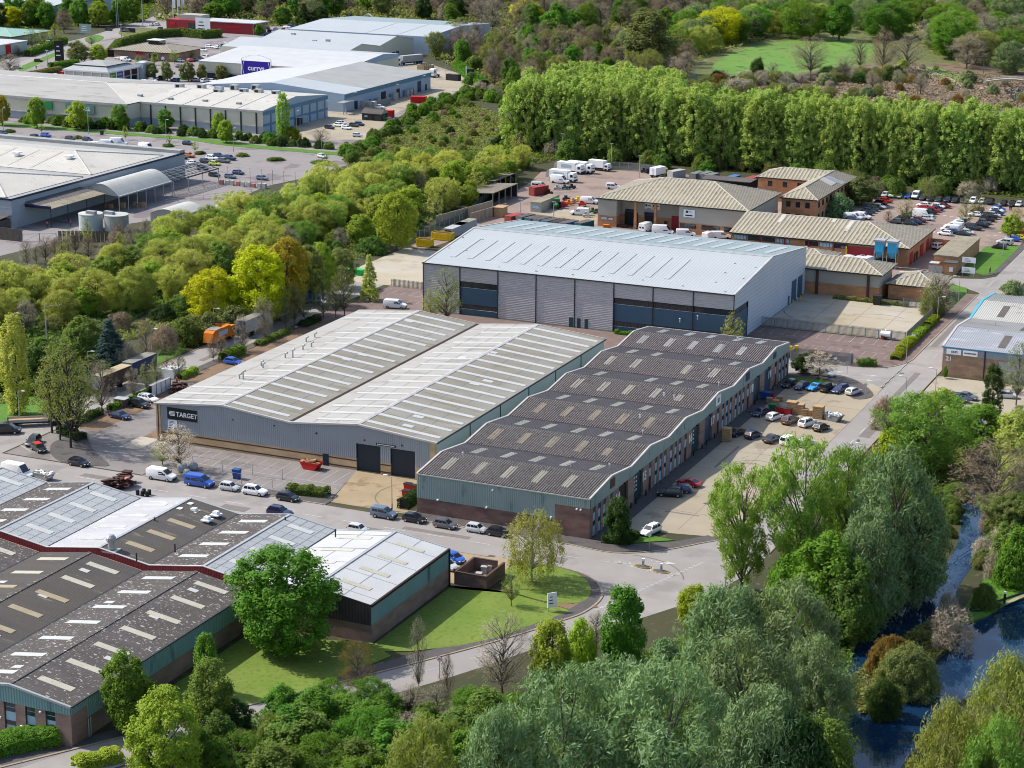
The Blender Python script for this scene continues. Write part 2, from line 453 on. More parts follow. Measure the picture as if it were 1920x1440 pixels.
# W side
sheet('car_park',rect(-136,416,-100,441.5),'redbrown',0.03)
raised('pavement',[(-100.4,419)]+curve([(-104,416.6),(-99.2,418.5),(-95.9,425),(-95.65,430)],4)+[(-95.65,494),(-98.3,494),(-98.2,440),(-100.3,430)],'redbrown',-0.02,0.1)
kerb(curve([(-120,416.1),(-106,416.2),(-99.2,418.4),(-95.85,425),(-95.6,432)],4)+[(-95.6,494)])
sheet('concrete_yard',rect(-134,442.2,-100.6,480),'concrete_pale',0.04)
jb=MB()
for y in(451,460,469):jb.box(-133.5,y-.04,0.038,-100.7,y+.04,0.046)
for x in(-125,-116,-108):jb.box(x-.04,442.5,0.038,x+.04,479,0.0455)
tag(jb.build('joint',bpy.data.materials['joint']),kind='structure')
sheet('car_park',rect(-231,392,-134.3,421.6),'redbrown',0.028)
sheet('car_park',rect(-228,402,-210,441),'redbrown',0.032)
sheet('concrete_yard',rect(-245,441,-209.9,482),'concrete_pale',0.034)
raised('lawn',[(-247,340),(-238.2,340),(-238.2,352),(-239,366),(-244,372)],'lawn_fresh',-0.02,0.12)
kerb([(-237.75,335),(-237.75,400)])
kerb([(-229.85,345.6),(-229.85,402)]);kerb([(-229.85,310),(-229.85,336.6)])
raised('pavement',rect(-229.7,345.6,-227.6,402),'tar_dark',-0.02,0.10)
raised('pavement',rect(-229.7,310,-227.6,336.6),'tar_dark',-0.02,0.10)
raised('lawn',[(-300,292),(-252,292),(-243,294),(-239,300),(-238.4,318),(-256,330),(-300,330)],'lawn_fresh',-0.02,0.12)
# lawns by the river road
l1=PX([(842,1104),(700,1210),(705,1222),(772,1222)])+curve(PX([(860,1212),(940,1194),(1010,1168),(1068,1148)]),3)+PX([(1062,1143),(1010,1128),(960,1114)])
raised('lawn',l1,'lawn',-0.02,0.12)
l2=curve(PX([(940,1090),(952,1066),(1000,1058),(1050,1066),(1092,1082),(1108,1106),(1100,1124),(1075,1132),(1020,1128),(960,1110)]),4,True)
raised('lawn',l2,'lawn',-0.02,0.121)
raised('lawn',[(-145.5,236),(-145.5,212),(-139.5,205),(-129,222),(-123.5,238),(-128,241)],'lawn',-0.02,0.119)
sheet('footpath',PX([(835,1098),(905,1104),(960,1112),(1010,1127),(1065,1143),(1120,1140),(1115,1120),(1075,1133),(1020,1129),(945,1108)]),'paver_brown',0.1)
fw=curve([(-118.5,280),(-111,277.2),(-107.6,273.8),(-106.2,269),(-106.6,264.5),(-108.9,259.6),(-113.3,250.6),(-122.2,235.6),(-137.2,211.8),(-152,188)],5)
fb=MB();ribbon(fb,fw,2.3,0.112)
tag(fb.build('pavement',M['tar_dark']),kind='structure')
kerb(curve([(-120,279.8),(-116,280.1),(-110.2,278.4),(-106.6,274.4),(-105.0,270),(-105.4,264),(-107.6,259),(-112.1,249.8),(-121,234.8),(-136,211),(-152,186)],5),0.35,0.14)
kerb([(-95.6,307),(-95.6,398)],0.25,0.06)
kerb([(-88,300),(-88,640)],0.25)
sheet('forecourt',[(-87.6,385),(-58,385),(-58,416.5),(-87.6,416.5)],'concrete',0.03)
sheet('forecourt',[(-150,186),(-146,195),(-175,195),(-175,180)],'asphalt_old',0.033)
# depot yard and brick paved car park
sheet('depot_yard',PX([(990,345),(1015,322),(1200,318),(1330,332),(1420,345),(1620,372),(1910,382),(1960,400),(1905,470),(1800,505),(1560,540),(1500,470),(1040,440),(880,440),(790,470),(770,460),(870,410)]),'paver_red',0.026)
sheet('depot_apron',PX([(985,400),(1030,390),(1130,400),(1110,430),(960,420)]),'concrete',0.034)
raised('lawn',[(-105.6,521),(-99,516.5),(-97.2,520),(-97.2,556),(-105.6,552)],'lawn_fresh',-0.02,0.12)
raised('pavement',[(-97.2,520)]+curve([(-99.5,515.4),(-97.4,516.5),(-95.7,521)],3)+[(-95.7,640),(-97.2,640)],'tar_dark',-0.02,0.1)
raised('lawn',[(-103,483),(-98.3,480),(-98.3,494),(-99.5,500),(-103.5,502)],'lawn_fresh',-0.02,0.12)
sheet('side_road',[(-95.6,496),(-95.6,516)]+curve([(-98,512),(-104,510),(-112,510)],3)+[(-116,504),(-104,503.5)],'asphalt',0.034)

# -- retail park
sheet('retail_lot',PX([(-80,150),(40,100),(200,60),(330,40),(480,50),(560,48),(640,80),(800,118),(868,140),(880,165),(760,212),(700,250),(640,278),(696,297),(560,336),(495,350),(400,396),(240,420),(120,450),(0,480),(-80,480)]),'lot',0.02)
sheet('service_yard',PX([(600,200),(740,160),(790,150),(740,130),(780,120),(870,140),(885,163),(775,195),(740,214),(690,262),(610,262),(560,262),(500,252)]),'concrete',0.035)
sheet('road',curve(PX([(-40,175),(60,128),(150,88),(220,70),(300,62),(420,60),(360,38),(330,22),(345,10),(320,4),(290,30),(210,55),(120,85),(-40,150)]),3,True),'asphalt',0.05)
lb=curve([(-476,606.5),(-420,608.5),(-394,609),(-380,605.6),(-366,604.5),(-318,604)],4)
raised('lawn',lb+[(-318,609),(-366,610),(-378,614),(-394,614),(-476,613)],'lawn_fresh',-0.02,0.12)
raised('roundabout',curve(PX([(222,62),(240,55),(280,54),(310,60),(316,66),(280,70),(240,70)]),4,True),'scrub_grass',-0.02,0.3)
raised('lawn',curve(PX([(160,72),(180,66),(195,70),(185,78),(165,80)]),4,True),'lawn_fresh',-0.02,0.12)
sheet('lawn',PX([(30,128),(118,92),(124,96),(40,136)]),'lawn_fresh',0.07)

# -- railway
rb=MB();ribbon(rb,[(-259,380),(-261,395),(-272,500),(-286,620),(-300,730)],9.0,0.05)
tag(rb.build('railway_ballast',M['ballast']),kind='structure')
rl=MB()
for off in(-3.0,-1.55,1.55,3.0):
 pts=[(-259+off,380),(-261+off,395),(-272+off,500),(-286+off,620),(-300+off,730)]
 for a,c in zip(pts[:-1],pts[1:]):
  dx,dy=c[0]-a[0],c[1]-a[1]
  rl.obox((a[0]+c[0])/2,(a[1]+c[1])/2,0.05,math.hypot(dx,dy),0.09,0.16,math.atan2(dy,dx))
tag(rl.build('railway_track',mat('rail_steel',rgb(120,96,80),rough=.5)),kind='structure')

# ================================================================ painted markings
wl=MB()
def dash(mb,a,c,on,off,w,z,m=0):
 a,c=Vector((a[0],a[1],0)),Vector((c[0],c[1],0));d=c-a;L_=d.length;d/=L_
 s=0
 while s<L_:
  e=min(s+on,L_)
  p,q=a+d*s,a+d*e
  n=Vector((-d.y,d.x,0))*w/2
  mb.quad((p-n).to_tuple()[:2]+(z,),(q-n).to_tuple()[:2]+(z,),(q+n).to_tuple()[:2]+(z,),(p+n).to_tuple()[:2]+(z,),m)
  s+=on+off
def line(mb,a,c,w,z,m=0):dash(mb,a,c,1e9,0,w,z,m)
Z=0.056
dash(wl,(-225,285.2),(-122,284.6),4.0,3.6,0.2,Z)
dash(wl,(-118,284.9),(-107,285.6),4,3,0.14,Z)
dash(wl,(-91.8,312),(-91.8,398),4,4.2,0.2,Z)
dash(wl,(-91.8,430),(-91.8,600),4,6,0.12,Z)
for off in(0,.4):
 dash(wl,(-96.2+off,403),(-95.9+off,425),0.6,0.45,0.2,Z)
 dash(wl,(-104.2+off*.8,266+off*.2),(-96.4+off*.8,291.5),0.6,0.5,0.2,Z)
 dash(wl,(-231,291.2+off),(-238,291.2+off),0.6,0.45,0.2,Z)
 dash(wl,(-95.4+off,503),(-95.4+off,512),0.6,0.5,0.2,Z)
dash(wl,(-108,254),(-101.5,265),3,3,0.12,Z);dash(wl,(-134,207.5),(-110,247),4,4,0.12,Z)
# splitter hatching and arrows at the junction
isl=PX([(1147,1053),(1205,1063),(1262,1077),(1276,1078),(1258,1081),(1195,1066),(1147,1053)])
for a,c in zip(isl[:-1],isl[1:]):line(wl,a,c,0.14,Z)
for a,c in(((1160,1052),(1166,1058)),((1180,1054),(1186,1063)),((1225,1064),(1218,1072)),((1240,1067),(1232,1075))):
 line(wl,P(*a),P(*c),0.2,Z)
def arrow(tip,tail,w=0.22):
 tip,tail=Vector((tip[0],tip[1],0)),Vector((tail[0],tail[1],0));d=(tip-tail).normalized();n=Vector((-d.y,d.x,0))
 line(wl,tail,tip-d*1.2,w,Z+.002)
 a,b_,c=tip,tip-d*1.6+n*.65,tip-d*1.6-n*.65
 wl.poly([(a.x,a.y,Z+.003),(b_.x,b_.y,Z+.003),(c.x,c.y,Z+.003)])
arrow(P(1268,1058),P(1220,1052));arrow(P(1648,706),P(1616,703));arrow(P(1640,715),P(1606,711));arrow(P(1585,698),P(1553,697))
line(wl,P(1580,704),P(1616,708),.12,Z);line(wl,P(1634,711),P(1664,714),.12,Z)
# left junction
for a,c in(((40,815),(62,822)),((42,826),(68,826)),((38,835),(58,847)),((10,825),(38,812)),((45,812),(68,800)),((68,800),(82,806))):
 line(wl,P(*a),P(*c),.14,Z)
 # bays in front of the two-ridged warehouse
x=-196.5
line(wl,(-199,300.6),(-165.5,300.6),.1,Z)
while x<-166:
 line(wl,(x,300.6),(x-.1,308.0),.1,Z);x+=2.42
x=-187.5
while x<-166.5:
 line(wl,(x,293.6),(x,298.6),.1,Z);x+=2.42
line(wl,(-189,298.7),(-165.5,298.7),.1,Z)
# bays beside the tall warehouse (broken lines)
x=-132.5
while x<-101:
 dash(wl,(x,436.2),(x,441.2),.55,.35,.12,Z);line(wl,(x-.5,436.2),(x+.5,436.2),.12,Z)
 dash(wl,(x,424.8),(x,429.2),.55,.35,.12,Z)if x>-126 else None
 x+=2.6
dash(wl,(-134,435.6),(-101,435.6),1.0,0.9,.1,Z);dash(wl,(-126,429.4),(-101,429.4),1.0,0.9,.1,Z)
for x in range(6):
 dash(wl,(-226.5+x*2.5,424),(-226.5+x*2.5,429),.55,.4,.12,Z)
 dash(wl,(-226.5+x*2.5,433.5),(-226.5+x*2.5,438.5),.55,.4,.12,Z)
dash(wl,(-227,429.3),(-212,429.3),1,.9,.1,Z);dash(wl,(-227,433.2),(-212,433.2),1,.9,.1,Z)
# zebra dashes across the brick car park
for(a,c)in(((1660,394),(1720,402)),((1768,404),(1800,409)),((1750,436),(1775,430)),((1848,441),(1890,444)),((1870,413),(1900,416))):
 dash(wl,P(*a),P(*c),1.2,1.0,.7,Z)
tag(wl.build('road_marking',M['white_line']),kind='structure')
yl=MB()
for x in(-131.0,-129.6,-128.2):line(yl,(x,432.4),(x+.5,434.2),.25,Z)
for a in range(3):line(yl,(-130.6+a*.9,432),(-130.2+a*.9,432.9),.2,Z)
line(yl,(-133,432.5),(-131.8,433),.2,Z);line(yl,(-127.2,433.4),(-126.4,433.9),.2,Z)
tag(yl.build('road_marking',M['yellow_line']),kind='structure')
fl=MB()
x=-474
while x<-322:
 y1=606.0 if x<-380 else 603.4
 line(fl,(x,y1),(x,y1-4.8),.1,Z);x+=2.5
for y0,x0,x1 in((584,-450,-345),(589,-450,-345),(566,-380,-332)):
 x=x0
 while x<x1:
  line(fl,(x,y0),(x,y0+4.6),.1,Z);x+=2.5
for x0 in range(0,34):line(fl,(-108-x0*.0,0),(-108,0.001),.1,-.5)if False else None
tag(fl.build('road_marking',M['faint_line']),kind='structure')
# manhole covers
for i,(px,py)in enumerate([(922,1043),(1325,945),(1546,724),(1600,730),(1445,1012),(340,949),(1715,1043),(1500,738),(1785,628),(1660,690),(1690,700)]):
 p=P(px,py)
 tag(MB().obox(p.x,p.y,0.0,1.1,.7,0.058,0).build('drain_cover',M['tar_dark']),kind='structure')

pm=MB()
for x,y,w,h in((-205,286.6,9,1.6),(-176,282.6,5,2.2),(-140,286,12,1.2),(-150,282.2,3,3),(-118,283,4,2),(-93.5,330,1.6,16),(-90.5,372,2,9),(-92,405,1.2,24),(-94,455,1.4,30),(-90.5,470,1.8,8),(-234,330,1.6,18),(-232,372,1.4,22),(-104,274,3,4),(-107,312,6,.5),(-110,345,.5,14),(-188,303.5,7,2.4)):pm.box(x-w/2,y-h/2,0.0,x+w/2,y+h/2,0.0545)
tag(pm.build('road_repair',M['tar_patch']),kind='structure')

ts=MB()
for cx,cy,r0,a0,a1 in((-104.5,340,3.2,0,6.2),(-103.6,340.8,4.4,.4,4.4),(-100,330,9,1.2,2.6),(-108,318,12,-.6,.7),(-150,301,8,2.6,4.0),(-106,280,10,.3,1.7),(-111,455,9,1,2.4),(-120,462,14,3.4,4.6)):
 ribbon(ts,[(cx+r0*math.cos(a),cy+r0*math.sin(a))for a in np.linspace(a0,a1,26)],.22,.0535 if cy<330 or cy>400 else .0522)
tag(ts.build('tyre_mark',mat('tyre_mark',rgb(136,128,116))),kind='structure')
# ================================================================ building materials
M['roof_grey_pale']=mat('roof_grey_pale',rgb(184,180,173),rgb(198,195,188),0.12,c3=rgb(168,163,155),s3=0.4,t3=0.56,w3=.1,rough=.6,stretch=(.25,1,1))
M['roof_beige']=mat('roof_beige',rgb(150,145,130),rgb(166,162,150),0.22,c3=rgb(150,142,122),s3=0.5,t3=0.55,w3=.1,rough=.8,stretch=(.22,1,1),c4=rgb(186,184,178),s4=.06)  # darker, beiger than roof_grey_pale; used on the right-hand slopes
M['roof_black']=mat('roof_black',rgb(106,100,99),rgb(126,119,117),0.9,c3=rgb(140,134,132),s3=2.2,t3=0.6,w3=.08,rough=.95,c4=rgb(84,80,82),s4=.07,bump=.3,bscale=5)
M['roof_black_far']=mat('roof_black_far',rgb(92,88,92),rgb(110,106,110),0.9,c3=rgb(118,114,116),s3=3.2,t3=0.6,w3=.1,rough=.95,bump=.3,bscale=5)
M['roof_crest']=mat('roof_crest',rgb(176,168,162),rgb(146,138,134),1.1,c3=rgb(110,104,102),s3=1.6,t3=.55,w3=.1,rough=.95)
M['roof_speck']=mat('roof_speck',rgb(96,91,90),rgb(114,109,107),0.5,c3=rgb(206,202,196),s3=3.4,t3=0.6,w3=.05,rough=.95,stretch=(.5,1,1),c4=rgb(100,93,87),s4=.12,bump=.3,bscale=4)
M['roof_brownmoss']=mat('roof_brownmoss',rgb(108,104,101),rgb(92,89,88),0.3,c3=rgb(138,128,112),s3=0.5,t3=0.64,w3=.05,rough=.95,stretch=(.3,1.4,1),c4=rgb(104,96,88),s4=.1)
M['roof_bluegrey']=mat('roof_bluegrey',rgb(180,184,187),rgb(193,197,199),0.25,c3=rgb(166,172,174),s3=0.5,t3=0.58,w3=.1,rough=.6)
M['roof_silver']=mat('roof_silver',rgb(186,187,192),rgb(204,205,209),0.4,c3=rgb(222,222,226),s3=0.5,t3=0.58,w3=.05,rough=.6,stretch=(.3,1,1))
M['roof_white']=mat('roof_white',rgb(226,226,225),rgb(214,215,215),0.2,rough=.5)
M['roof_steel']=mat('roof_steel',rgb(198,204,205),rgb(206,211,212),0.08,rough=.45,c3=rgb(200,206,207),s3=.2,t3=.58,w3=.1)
M['roof_steel_shade']=mat('roof_steel_shade',rgb(160,176,180),rgb(168,184,187),0.1,rough=.5)  # darker copy of roof_steel, shade of the far slopes put into its colour
M['roof_cream']=mat('roof_cream',rgb(226,222,212),rgb(212,208,198),0.1,rough=.7,c3=rgb(196,190,176),s3=.3,t3=.6,w3=.08)
M['roof_greyflat']=mat('roof_greyflat',rgb(172,174,172),rgb(186,188,186),0.15,rough=.8)
M['roof_moss']=mat('roof_moss',rgb(164,154,132),rgb(184,174,152),0.5,c3=rgb(136,126,108),s3=.8,t3=.54,w3=.14,rough=.95,c4=rgb(146,140,118),s4=.1)
M['roof_moss_x']=mat('roof_moss_x',rgb(150,140,126),rgb(134,124,112),0.5,c3=rgb(168,160,144),s3=.9,t3=.56,w3=.1,rough=.95)
M['moss_rib']=mat('moss_rib',rgb(206,200,182),rgb(186,180,160),.6,rough=.9)
M['ridge_pale']=mat('ridge_pale',rgb(214,208,194),rgb(200,194,180),.6)
M['rooflight']=mat('rooflight',rgb(226,226,222),rgb(212,212,206),0.5,rough=.4)
M['rooflight_cream']=mat('rooflight_cream',rgb(206,200,176),rgb(218,214,196),0.6,rough=.5,c3=rgb(186,178,152),s3=1.2,t3=.6,w3=.1)
M['rooflight_tan']=mat('rooflight_tan',rgb(196,180,148),rgb(182,164,130),0.6,rough=.5)
M['rooflight_dark']=mat('rooflight_dark',rgb(120,112,106),rgb(106,98,92),.8)
M['trim_white']=mat('trim_white',rgb(226,222,218),rgb(204,200,196),.6,rough=.5)
M['valley_dark']=mat('valley_dark',rgb(70,46,42),rgb(52,38,36),.8)
M['gutter_dark']=mat('gutter_dark',rgb(62,60,62),rough=.5)
M['clad_grey']=mat('clad_grey',(.29,.31,.335),(.25,.27,.295),0.15,rough=.5,stretch=(1,1,.3))
M['clad_pale']=mat('clad_pale',(.44,.49,.48),(.38,.43,.42),0.12,rough=.5,stretch=(1,.6,.5))
M['clad_green']=mat('clad_green',(.215,.28,.268),(.255,.32,.305),0.2,rough=.6,stretch=(1,1,.3),c3=(.14,.2,.2),s3=.6,t3=.6,w3=.1)
M['clad_teal']=mat('clad_teal',(.17,.275,.28),(.215,.325,.33),0.2,rough=.6,stretch=(1,1,.25),c3=(.07,.15,.15),s3=.35,t3=.58,w3=.1)
M['clad_dark']=mat('clad_dark',(.035,.03,.03),(.05,.045,.045),0.3,rough=.6)
M['clad_red']=mat('clad_red',(.16,.035,.035),(.2,.05,.05),0.4,rough=.6)
M['coral']=mat('coral',(.5,.2,.17),(.44,.17,.15),.6)
M['brick_brown']=mat_brick('brick_brown',(.20,.098,.075),(.15,.072,.058),(.2,.16,.14),var=.45)
M['brick_pink']=mat_brick('brick_pink',(.30,.17,.135),(.24,.13,.105),(.3,.25,.22),var=.3)
M['brick_yellow']=mat_brick('brick_yellow',(.50,.33,.17),(.44,.285,.145),(.45,.34,.22),var=.2)
M['brick_orange']=mat_brick('brick_orange',(.50,.235,.10),(.42,.19,.08),(.36,.24,.16),var=.3)
M['brick_21']=mat_brick('brick_21',(.40,.225,.125),(.28,.15,.085),(.4,.32,.24),var=.35)
M['brick_band']=mat('brick_band',(.085,.045,.035),(.065,.036,.03),.6)
M['stone_pale']=mat('stone_pale',(.62,.59,.50),(.54,.51,.43),.3)
M['clad_beige']=mat('clad_beige',(.33,.31,.265),(.37,.35,.305),.2,rough=.6,stretch=(.4,.4,2))
M['navy']=mat('navy',(.015,.02,.06),rough=.4)
M['door_navy']=mat('door_navy',(.02,.03,.045),(.016,.024,.036),.5,rough=.5)
M['door_blue']=mat('door_blue',(.055,.105,.15),(.045,.09,.135),.3,rough=.5)
M['door_red']=mat('door_red',(.28,.02,.03),(.24,.016,.026),.5,rough=.5)
M['door_teal']=mat('door_teal',(.02,.055,.065),rough=.5)
M['door_maroon']=mat('door_maroon',(.06,.012,.016),rough=.5)
M['panel_blue']=mat('panel_blue',(.30,.42,.52),(.36,.48,.57),.5,rough=.4)
M['glass']=mat_glass('glass')
M['black']=mat('black',(.012,.012,.014),rough=.5)
M['white']=mat('white',(.78,.78,.77),rough=.5)
M['galv']=mat('galv',(.42,.43,.43),(.34,.35,.35),.8,rough=.45,metal=.4)
M['steel_white']=mat('steel_white',(.66,.66,.65),rough=.4)
M['blue_trim']=mat('blue_trim',(.03,.22,.42),rough=.4)
M['blue_bright']=mat('blue_bright',(.05,.38,.62),rough=.4)
M['wall_cream']=mat('wall_cream',(.58,.545,.44),(.52,.49,.39),.2,rough=.7)
M['wall_blue']=mat('wall_blue',(.33,.41,.50),(.29,.37,.46),.2,rough=.6)
M['band_blue']=mat('band_blue',(.09,.2,.30),rough=.5)
M['wall_slate']=mat('wall_slate',(.30,.34,.38),(.27,.31,.35),.2,rough=.6)
M['timber_dark']=mat('timber_dark',(.10,.085,.075),(.075,.062,.055),.8)
M['timber']=mat('timber',(.42,.27,.15),(.34,.21,.11),.9,obj=True)
M['fabric_pale']=mat('fabric_pale',rgb(222,222,216),rgb(206,206,198),.3)
M['fence_steel']=mat('fence_steel',(.19,.20,.205),(.16,.17,.175),.9,rough=.6)
M['yellow']=mat('yellow',(.68,.47,.02),(.58,.40,.02),.8)
M['red']=mat('red',(.50,.02,.02),(.42,.016,.016),.9)

# ---------------------------------------------------------------- building helpers
def lerp(a,b,t):return tuple(a[i]+(b[i]-a[i])*t for i in range(3))

def roof_plane(mb,e0,e1,r0,r1,pitch=.5,h=.05,m=0,mc=None):
 """profiled sheet between an eave e0-e1 and a ridge r0-r1; profiles run up the slope"""
 e0,e1,r0,r1=map(Vector,(e0,e1,r0,r1))
 d=e1-e0;L_=d.length;d=d/L_
 s0=(r0-e0).dot(d);s1=(r1-e0).dot(d)
 up=(r0-e0)-d*s0
 nrm=d.cross(up).normalized()
 if nrm.z<0:nrm=-nrm
 n=max(2,int(round(L_/pitch)))
 ss=[]
 if h<=0:
  ss=sorted({0.0,max(0.0,min(L_,s0)),max(0.0,min(L_,s1)),L_});ss=[(s,0.0)for s in ss]
 else:
  for i in range(n):
   s=L_*i/n;w=L_/n
   ss+=[(s,0.0),(s+w*.22,h),(s+w*.58,h),(s+w*.8,0.0)]
  ss.append((L_,0.0))
 vs=[]
 for s,o in ss:
  f=1.0
  if s<s0-1e-6:f=s/s0
  elif s>s1+1e-6:f=(L_-s)/(L_-s1)
  f=max(0.0,min(1.0,f))
  a=e0+d*s+nrm*o;b_=e0+d*s+up*f+nrm*o
  vs+=[a,b_]
 fs=[(2*i,2*i+2,2*i+3,2*i+1)for i in range(len(ss)-1)]
 mb.add(vs,fs,m)
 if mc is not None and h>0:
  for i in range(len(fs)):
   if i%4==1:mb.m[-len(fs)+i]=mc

def slab_on(mb,e0,e1,r0,r1,u0,u1,v0,v1,t=.05,m=0):
 """thin slab lying on the bilinear slope patch between fractions u (along) and v (up)"""
 e0,e1,r0,r1=map(Vector,(e0,e1,r0,r1))
 def pt(u,v):return(e0.lerp(e1,u)).lerp(r0.lerp(r1,u),v)
 n=(e1-e0).cross(r0-e0).normalized()
 if n.z<0:n=-n
 b_=[pt(u0,v0)+n*.012,pt(u1,v0)+n*.012,pt(u1,v1)+n*.012,pt(u0,v1)+n*.012]
 c=[p+n*t for p in b_]
 mb.add(b_+c,[(4,5,6,7),(0,1,5,4),(1,2,6,5),(2,3,7,6),(3,0,4,7)],m)

def ribbed_wall(mb,a,c,zb,zt,pitch=.33,dep=.04,m=0):
 """vertical profiled cladding from a to c (plan points); zb, zt may be functions of the fraction along"""
 a,c=Vector((a[0],a[1],0)),Vector((c[0],c[1],0));d=c-a;L_=d.length;d/=L_
 n=Vector((d.y,-d.x,0))
 N_=max(2,int(L_/pitch));vs,fs=[],[]
 fb=zb if callable(zb)else(lambda u:zb);ft=zt if callable(zt)else(lambda u:zt)
 for i in range(N_):
  for k,o in((0,0),(.3,0),(.42,dep),(.88,dep)):
   u=(i+k)/N_;p=a+d*(u*L_)+n*o
   vs+=[(p.x,p.y,fb(u)),(p.x,p.y,ft(u))]
 p=c;vs+=[(p.x,p.y,fb(1)),(p.x,p.y,ft(1))]
 fs=[(2*i,2*i+2,2*i+3,2*i+1)for i in range(len(vs)//2-1)]
 mb.add(vs,fs,m)

def wall_poly(mb,pts,m=0):mb.poly(pts,m)

_FONT={}
def text(name,s,size,loc,face,mt,parent,dep=.03,bold=True,align='LEFT',sx=1.0):
 """raised lettering; face = direction the letters look towards ('-Y','+X', or 'up')"""
 cu=bpy.data.curves.new(name,'FONT');cu.body=s;cu.size=size;cu.extrude=dep;cu.align_x=align
 cu.offset=0.02*size if bold else 0
 cu.resolution_u=3
 tmp=bpy.data.objects.new(name,cu);COL.objects.link(tmp)
 dg=bpy.context.evaluated_depsgraph_get()
 me=bpy.data.meshes.new_from_object(tmp.evaluated_get(dg))
 bpy.data.objects.remove(tmp)
 R=Matrix.Identity(4)
 if face=='-Y':R=Matrix.Rotation(math.pi/2,4,'X')
 elif face=='+X':R=Matrix.Rotation(math.pi/2,4,'Z')@Matrix.Rotation(math.pi/2,4,'X')
 elif face=='-X':R=Matrix.Rotation(-math.pi/2,4,'Z')@Matrix.Rotation(math.pi/2,4,'X')
 me.transform(Matrix.Translation(Vector(loc))@R@Matrix.Diagonal((sx,1,1,1)))
 r=parent
 while r is not None and r.parent is not None:r=r.parent
 if r is not None:me.transform(Matrix.Translation(-r.location))
 me.materials.clear();me.materials.append(mt_(mt))
 ob=bpy.data.objects.new(name,me);COL.objects.link(ob)
 ob.parent=parent
 return ob

def pt(name,mats,parent,fn,smooth=False):
 mb=MB();fn(mb)
 return mb.build(name,mats,parent,smooth=smooth)

def bx(name,m,parent,*b):return pt(name,m,parent,lambda q:q.box(*b))

# ================================================================ 1  two-ridged warehouse
T=empty('warehouse',(-180.5,309.5,0),'wide low warehouse with two pale ridges, white roof strips and tan brick plinth','warehouse','industrial buildings of the estate')
X0,X1,Y0,Y1,EV,RG=-209.0,-151.6,309.5,389.2,7.2,8.6
XR1,XV,XR2=-194.6,-180.5,-166.8
def t_prof(x):
 if x<XR1:return EV+(RG-EV)*(x-X0)/(XR1-X0)
 if x<XV:return RG-(RG-EV)*(x-XR1)/(XV-XR1)
 if x<XR2:return EV+(RG-EV)*(x-XV)/(XR2-XV)
 return RG-(RG-EV)*(x-XR2)/(X1-XR2)
DOORS=((-167.2,-162.4),(-160.4,-155.6))
q=MB()
for a,c in((X0+.9,-167.2),(-162.4,-160.4),(-155.6,X1-.9)):
 ribbed_wall(q,(a,Y0),(c,Y0),2.15,lambda u,a=a,c=c:t_prof(a+(c-a)*u)-.1,.4,.05)
for a,c in DOORS:
 ribbed_wall(q,(a,Y0),(c,Y0),5.0,lambda u,a=a,c=c:t_prof(a+(c-a)*u)-.1,.4,.05)
q.build('wall','clad_grey',T)
q=MB()
for a,c in((X0+.9,-167.2),(-162.4,-160.4),(-155.6,X1-.9)):
 q.box(a,Y0-.02,0,c,Y0+.3,2.15)
for a,c in((X0,X0+.35),(X0+.6,X0+.95),(X1-.95,X1)):
 q.box(a,Y0-.12,0,c,Y0+.4,t_prof(a)-.3)
q.build('plinth','brick_yellow',T)
q=MB()
for z in(.28,1.62):
 for a,c in((X0+.95,-167.2),(-162.4,-160.4)):
  q.box(a,Y0-.035,z,c,Y0+.05,z+.24)
q.box(X0+.35,Y0-.06,0,X0+.6,Y0+.3,t_prof(X0)-.3)
q.build('brick_band','brick_band',T)
pt('wall','clad_pale',T,lambda q:(q.quad((X1,Y0+.4,0),(X1,Y1,0),(X1,Y1,EV-.1),(X1,Y0+.4,EV-.1)),))
pt('wall','clad_grey',T,lambda q:(q.quad((X0,Y1,0),(X0,Y0,0),(X0,Y0,EV-.1),(X0,Y1,EV-.1)),q.poly([(X1,Y1,0),(X0,Y1,0),(X0,Y1,EV),(XR1,Y1,RG),(XV,Y1,EV),(XR2,Y1,RG),(X1,Y1,EV)])))
for y in np.arange(Y0+14,Y1,13.2):bx('downpipe','door_teal',T,X1,y,0,X1+.12,y+.16,EV-.1)
SL={'a':((X0-.35,Y0-.3,EV),(X0-.35,Y1+.2,EV),(XR1,Y0-.3,RG),(XR1,Y1+.2,RG)),'b':((XV,Y1+.2,EV),(XV,Y0-.3,EV),(XR1,Y1+.2,RG),(XR1,Y0-.3,RG)),'c':((XV,Y0-.3,EV),(XV,Y1+.2,EV),(XR2,Y0-.3,RG),(XR2,Y1+.2,RG)),'d':((X1+.3,Y1+.2,EV),(X1+.3,Y0-.3,EV),(XR2,Y1+.2,RG),(XR2,Y0-.3,RG))}
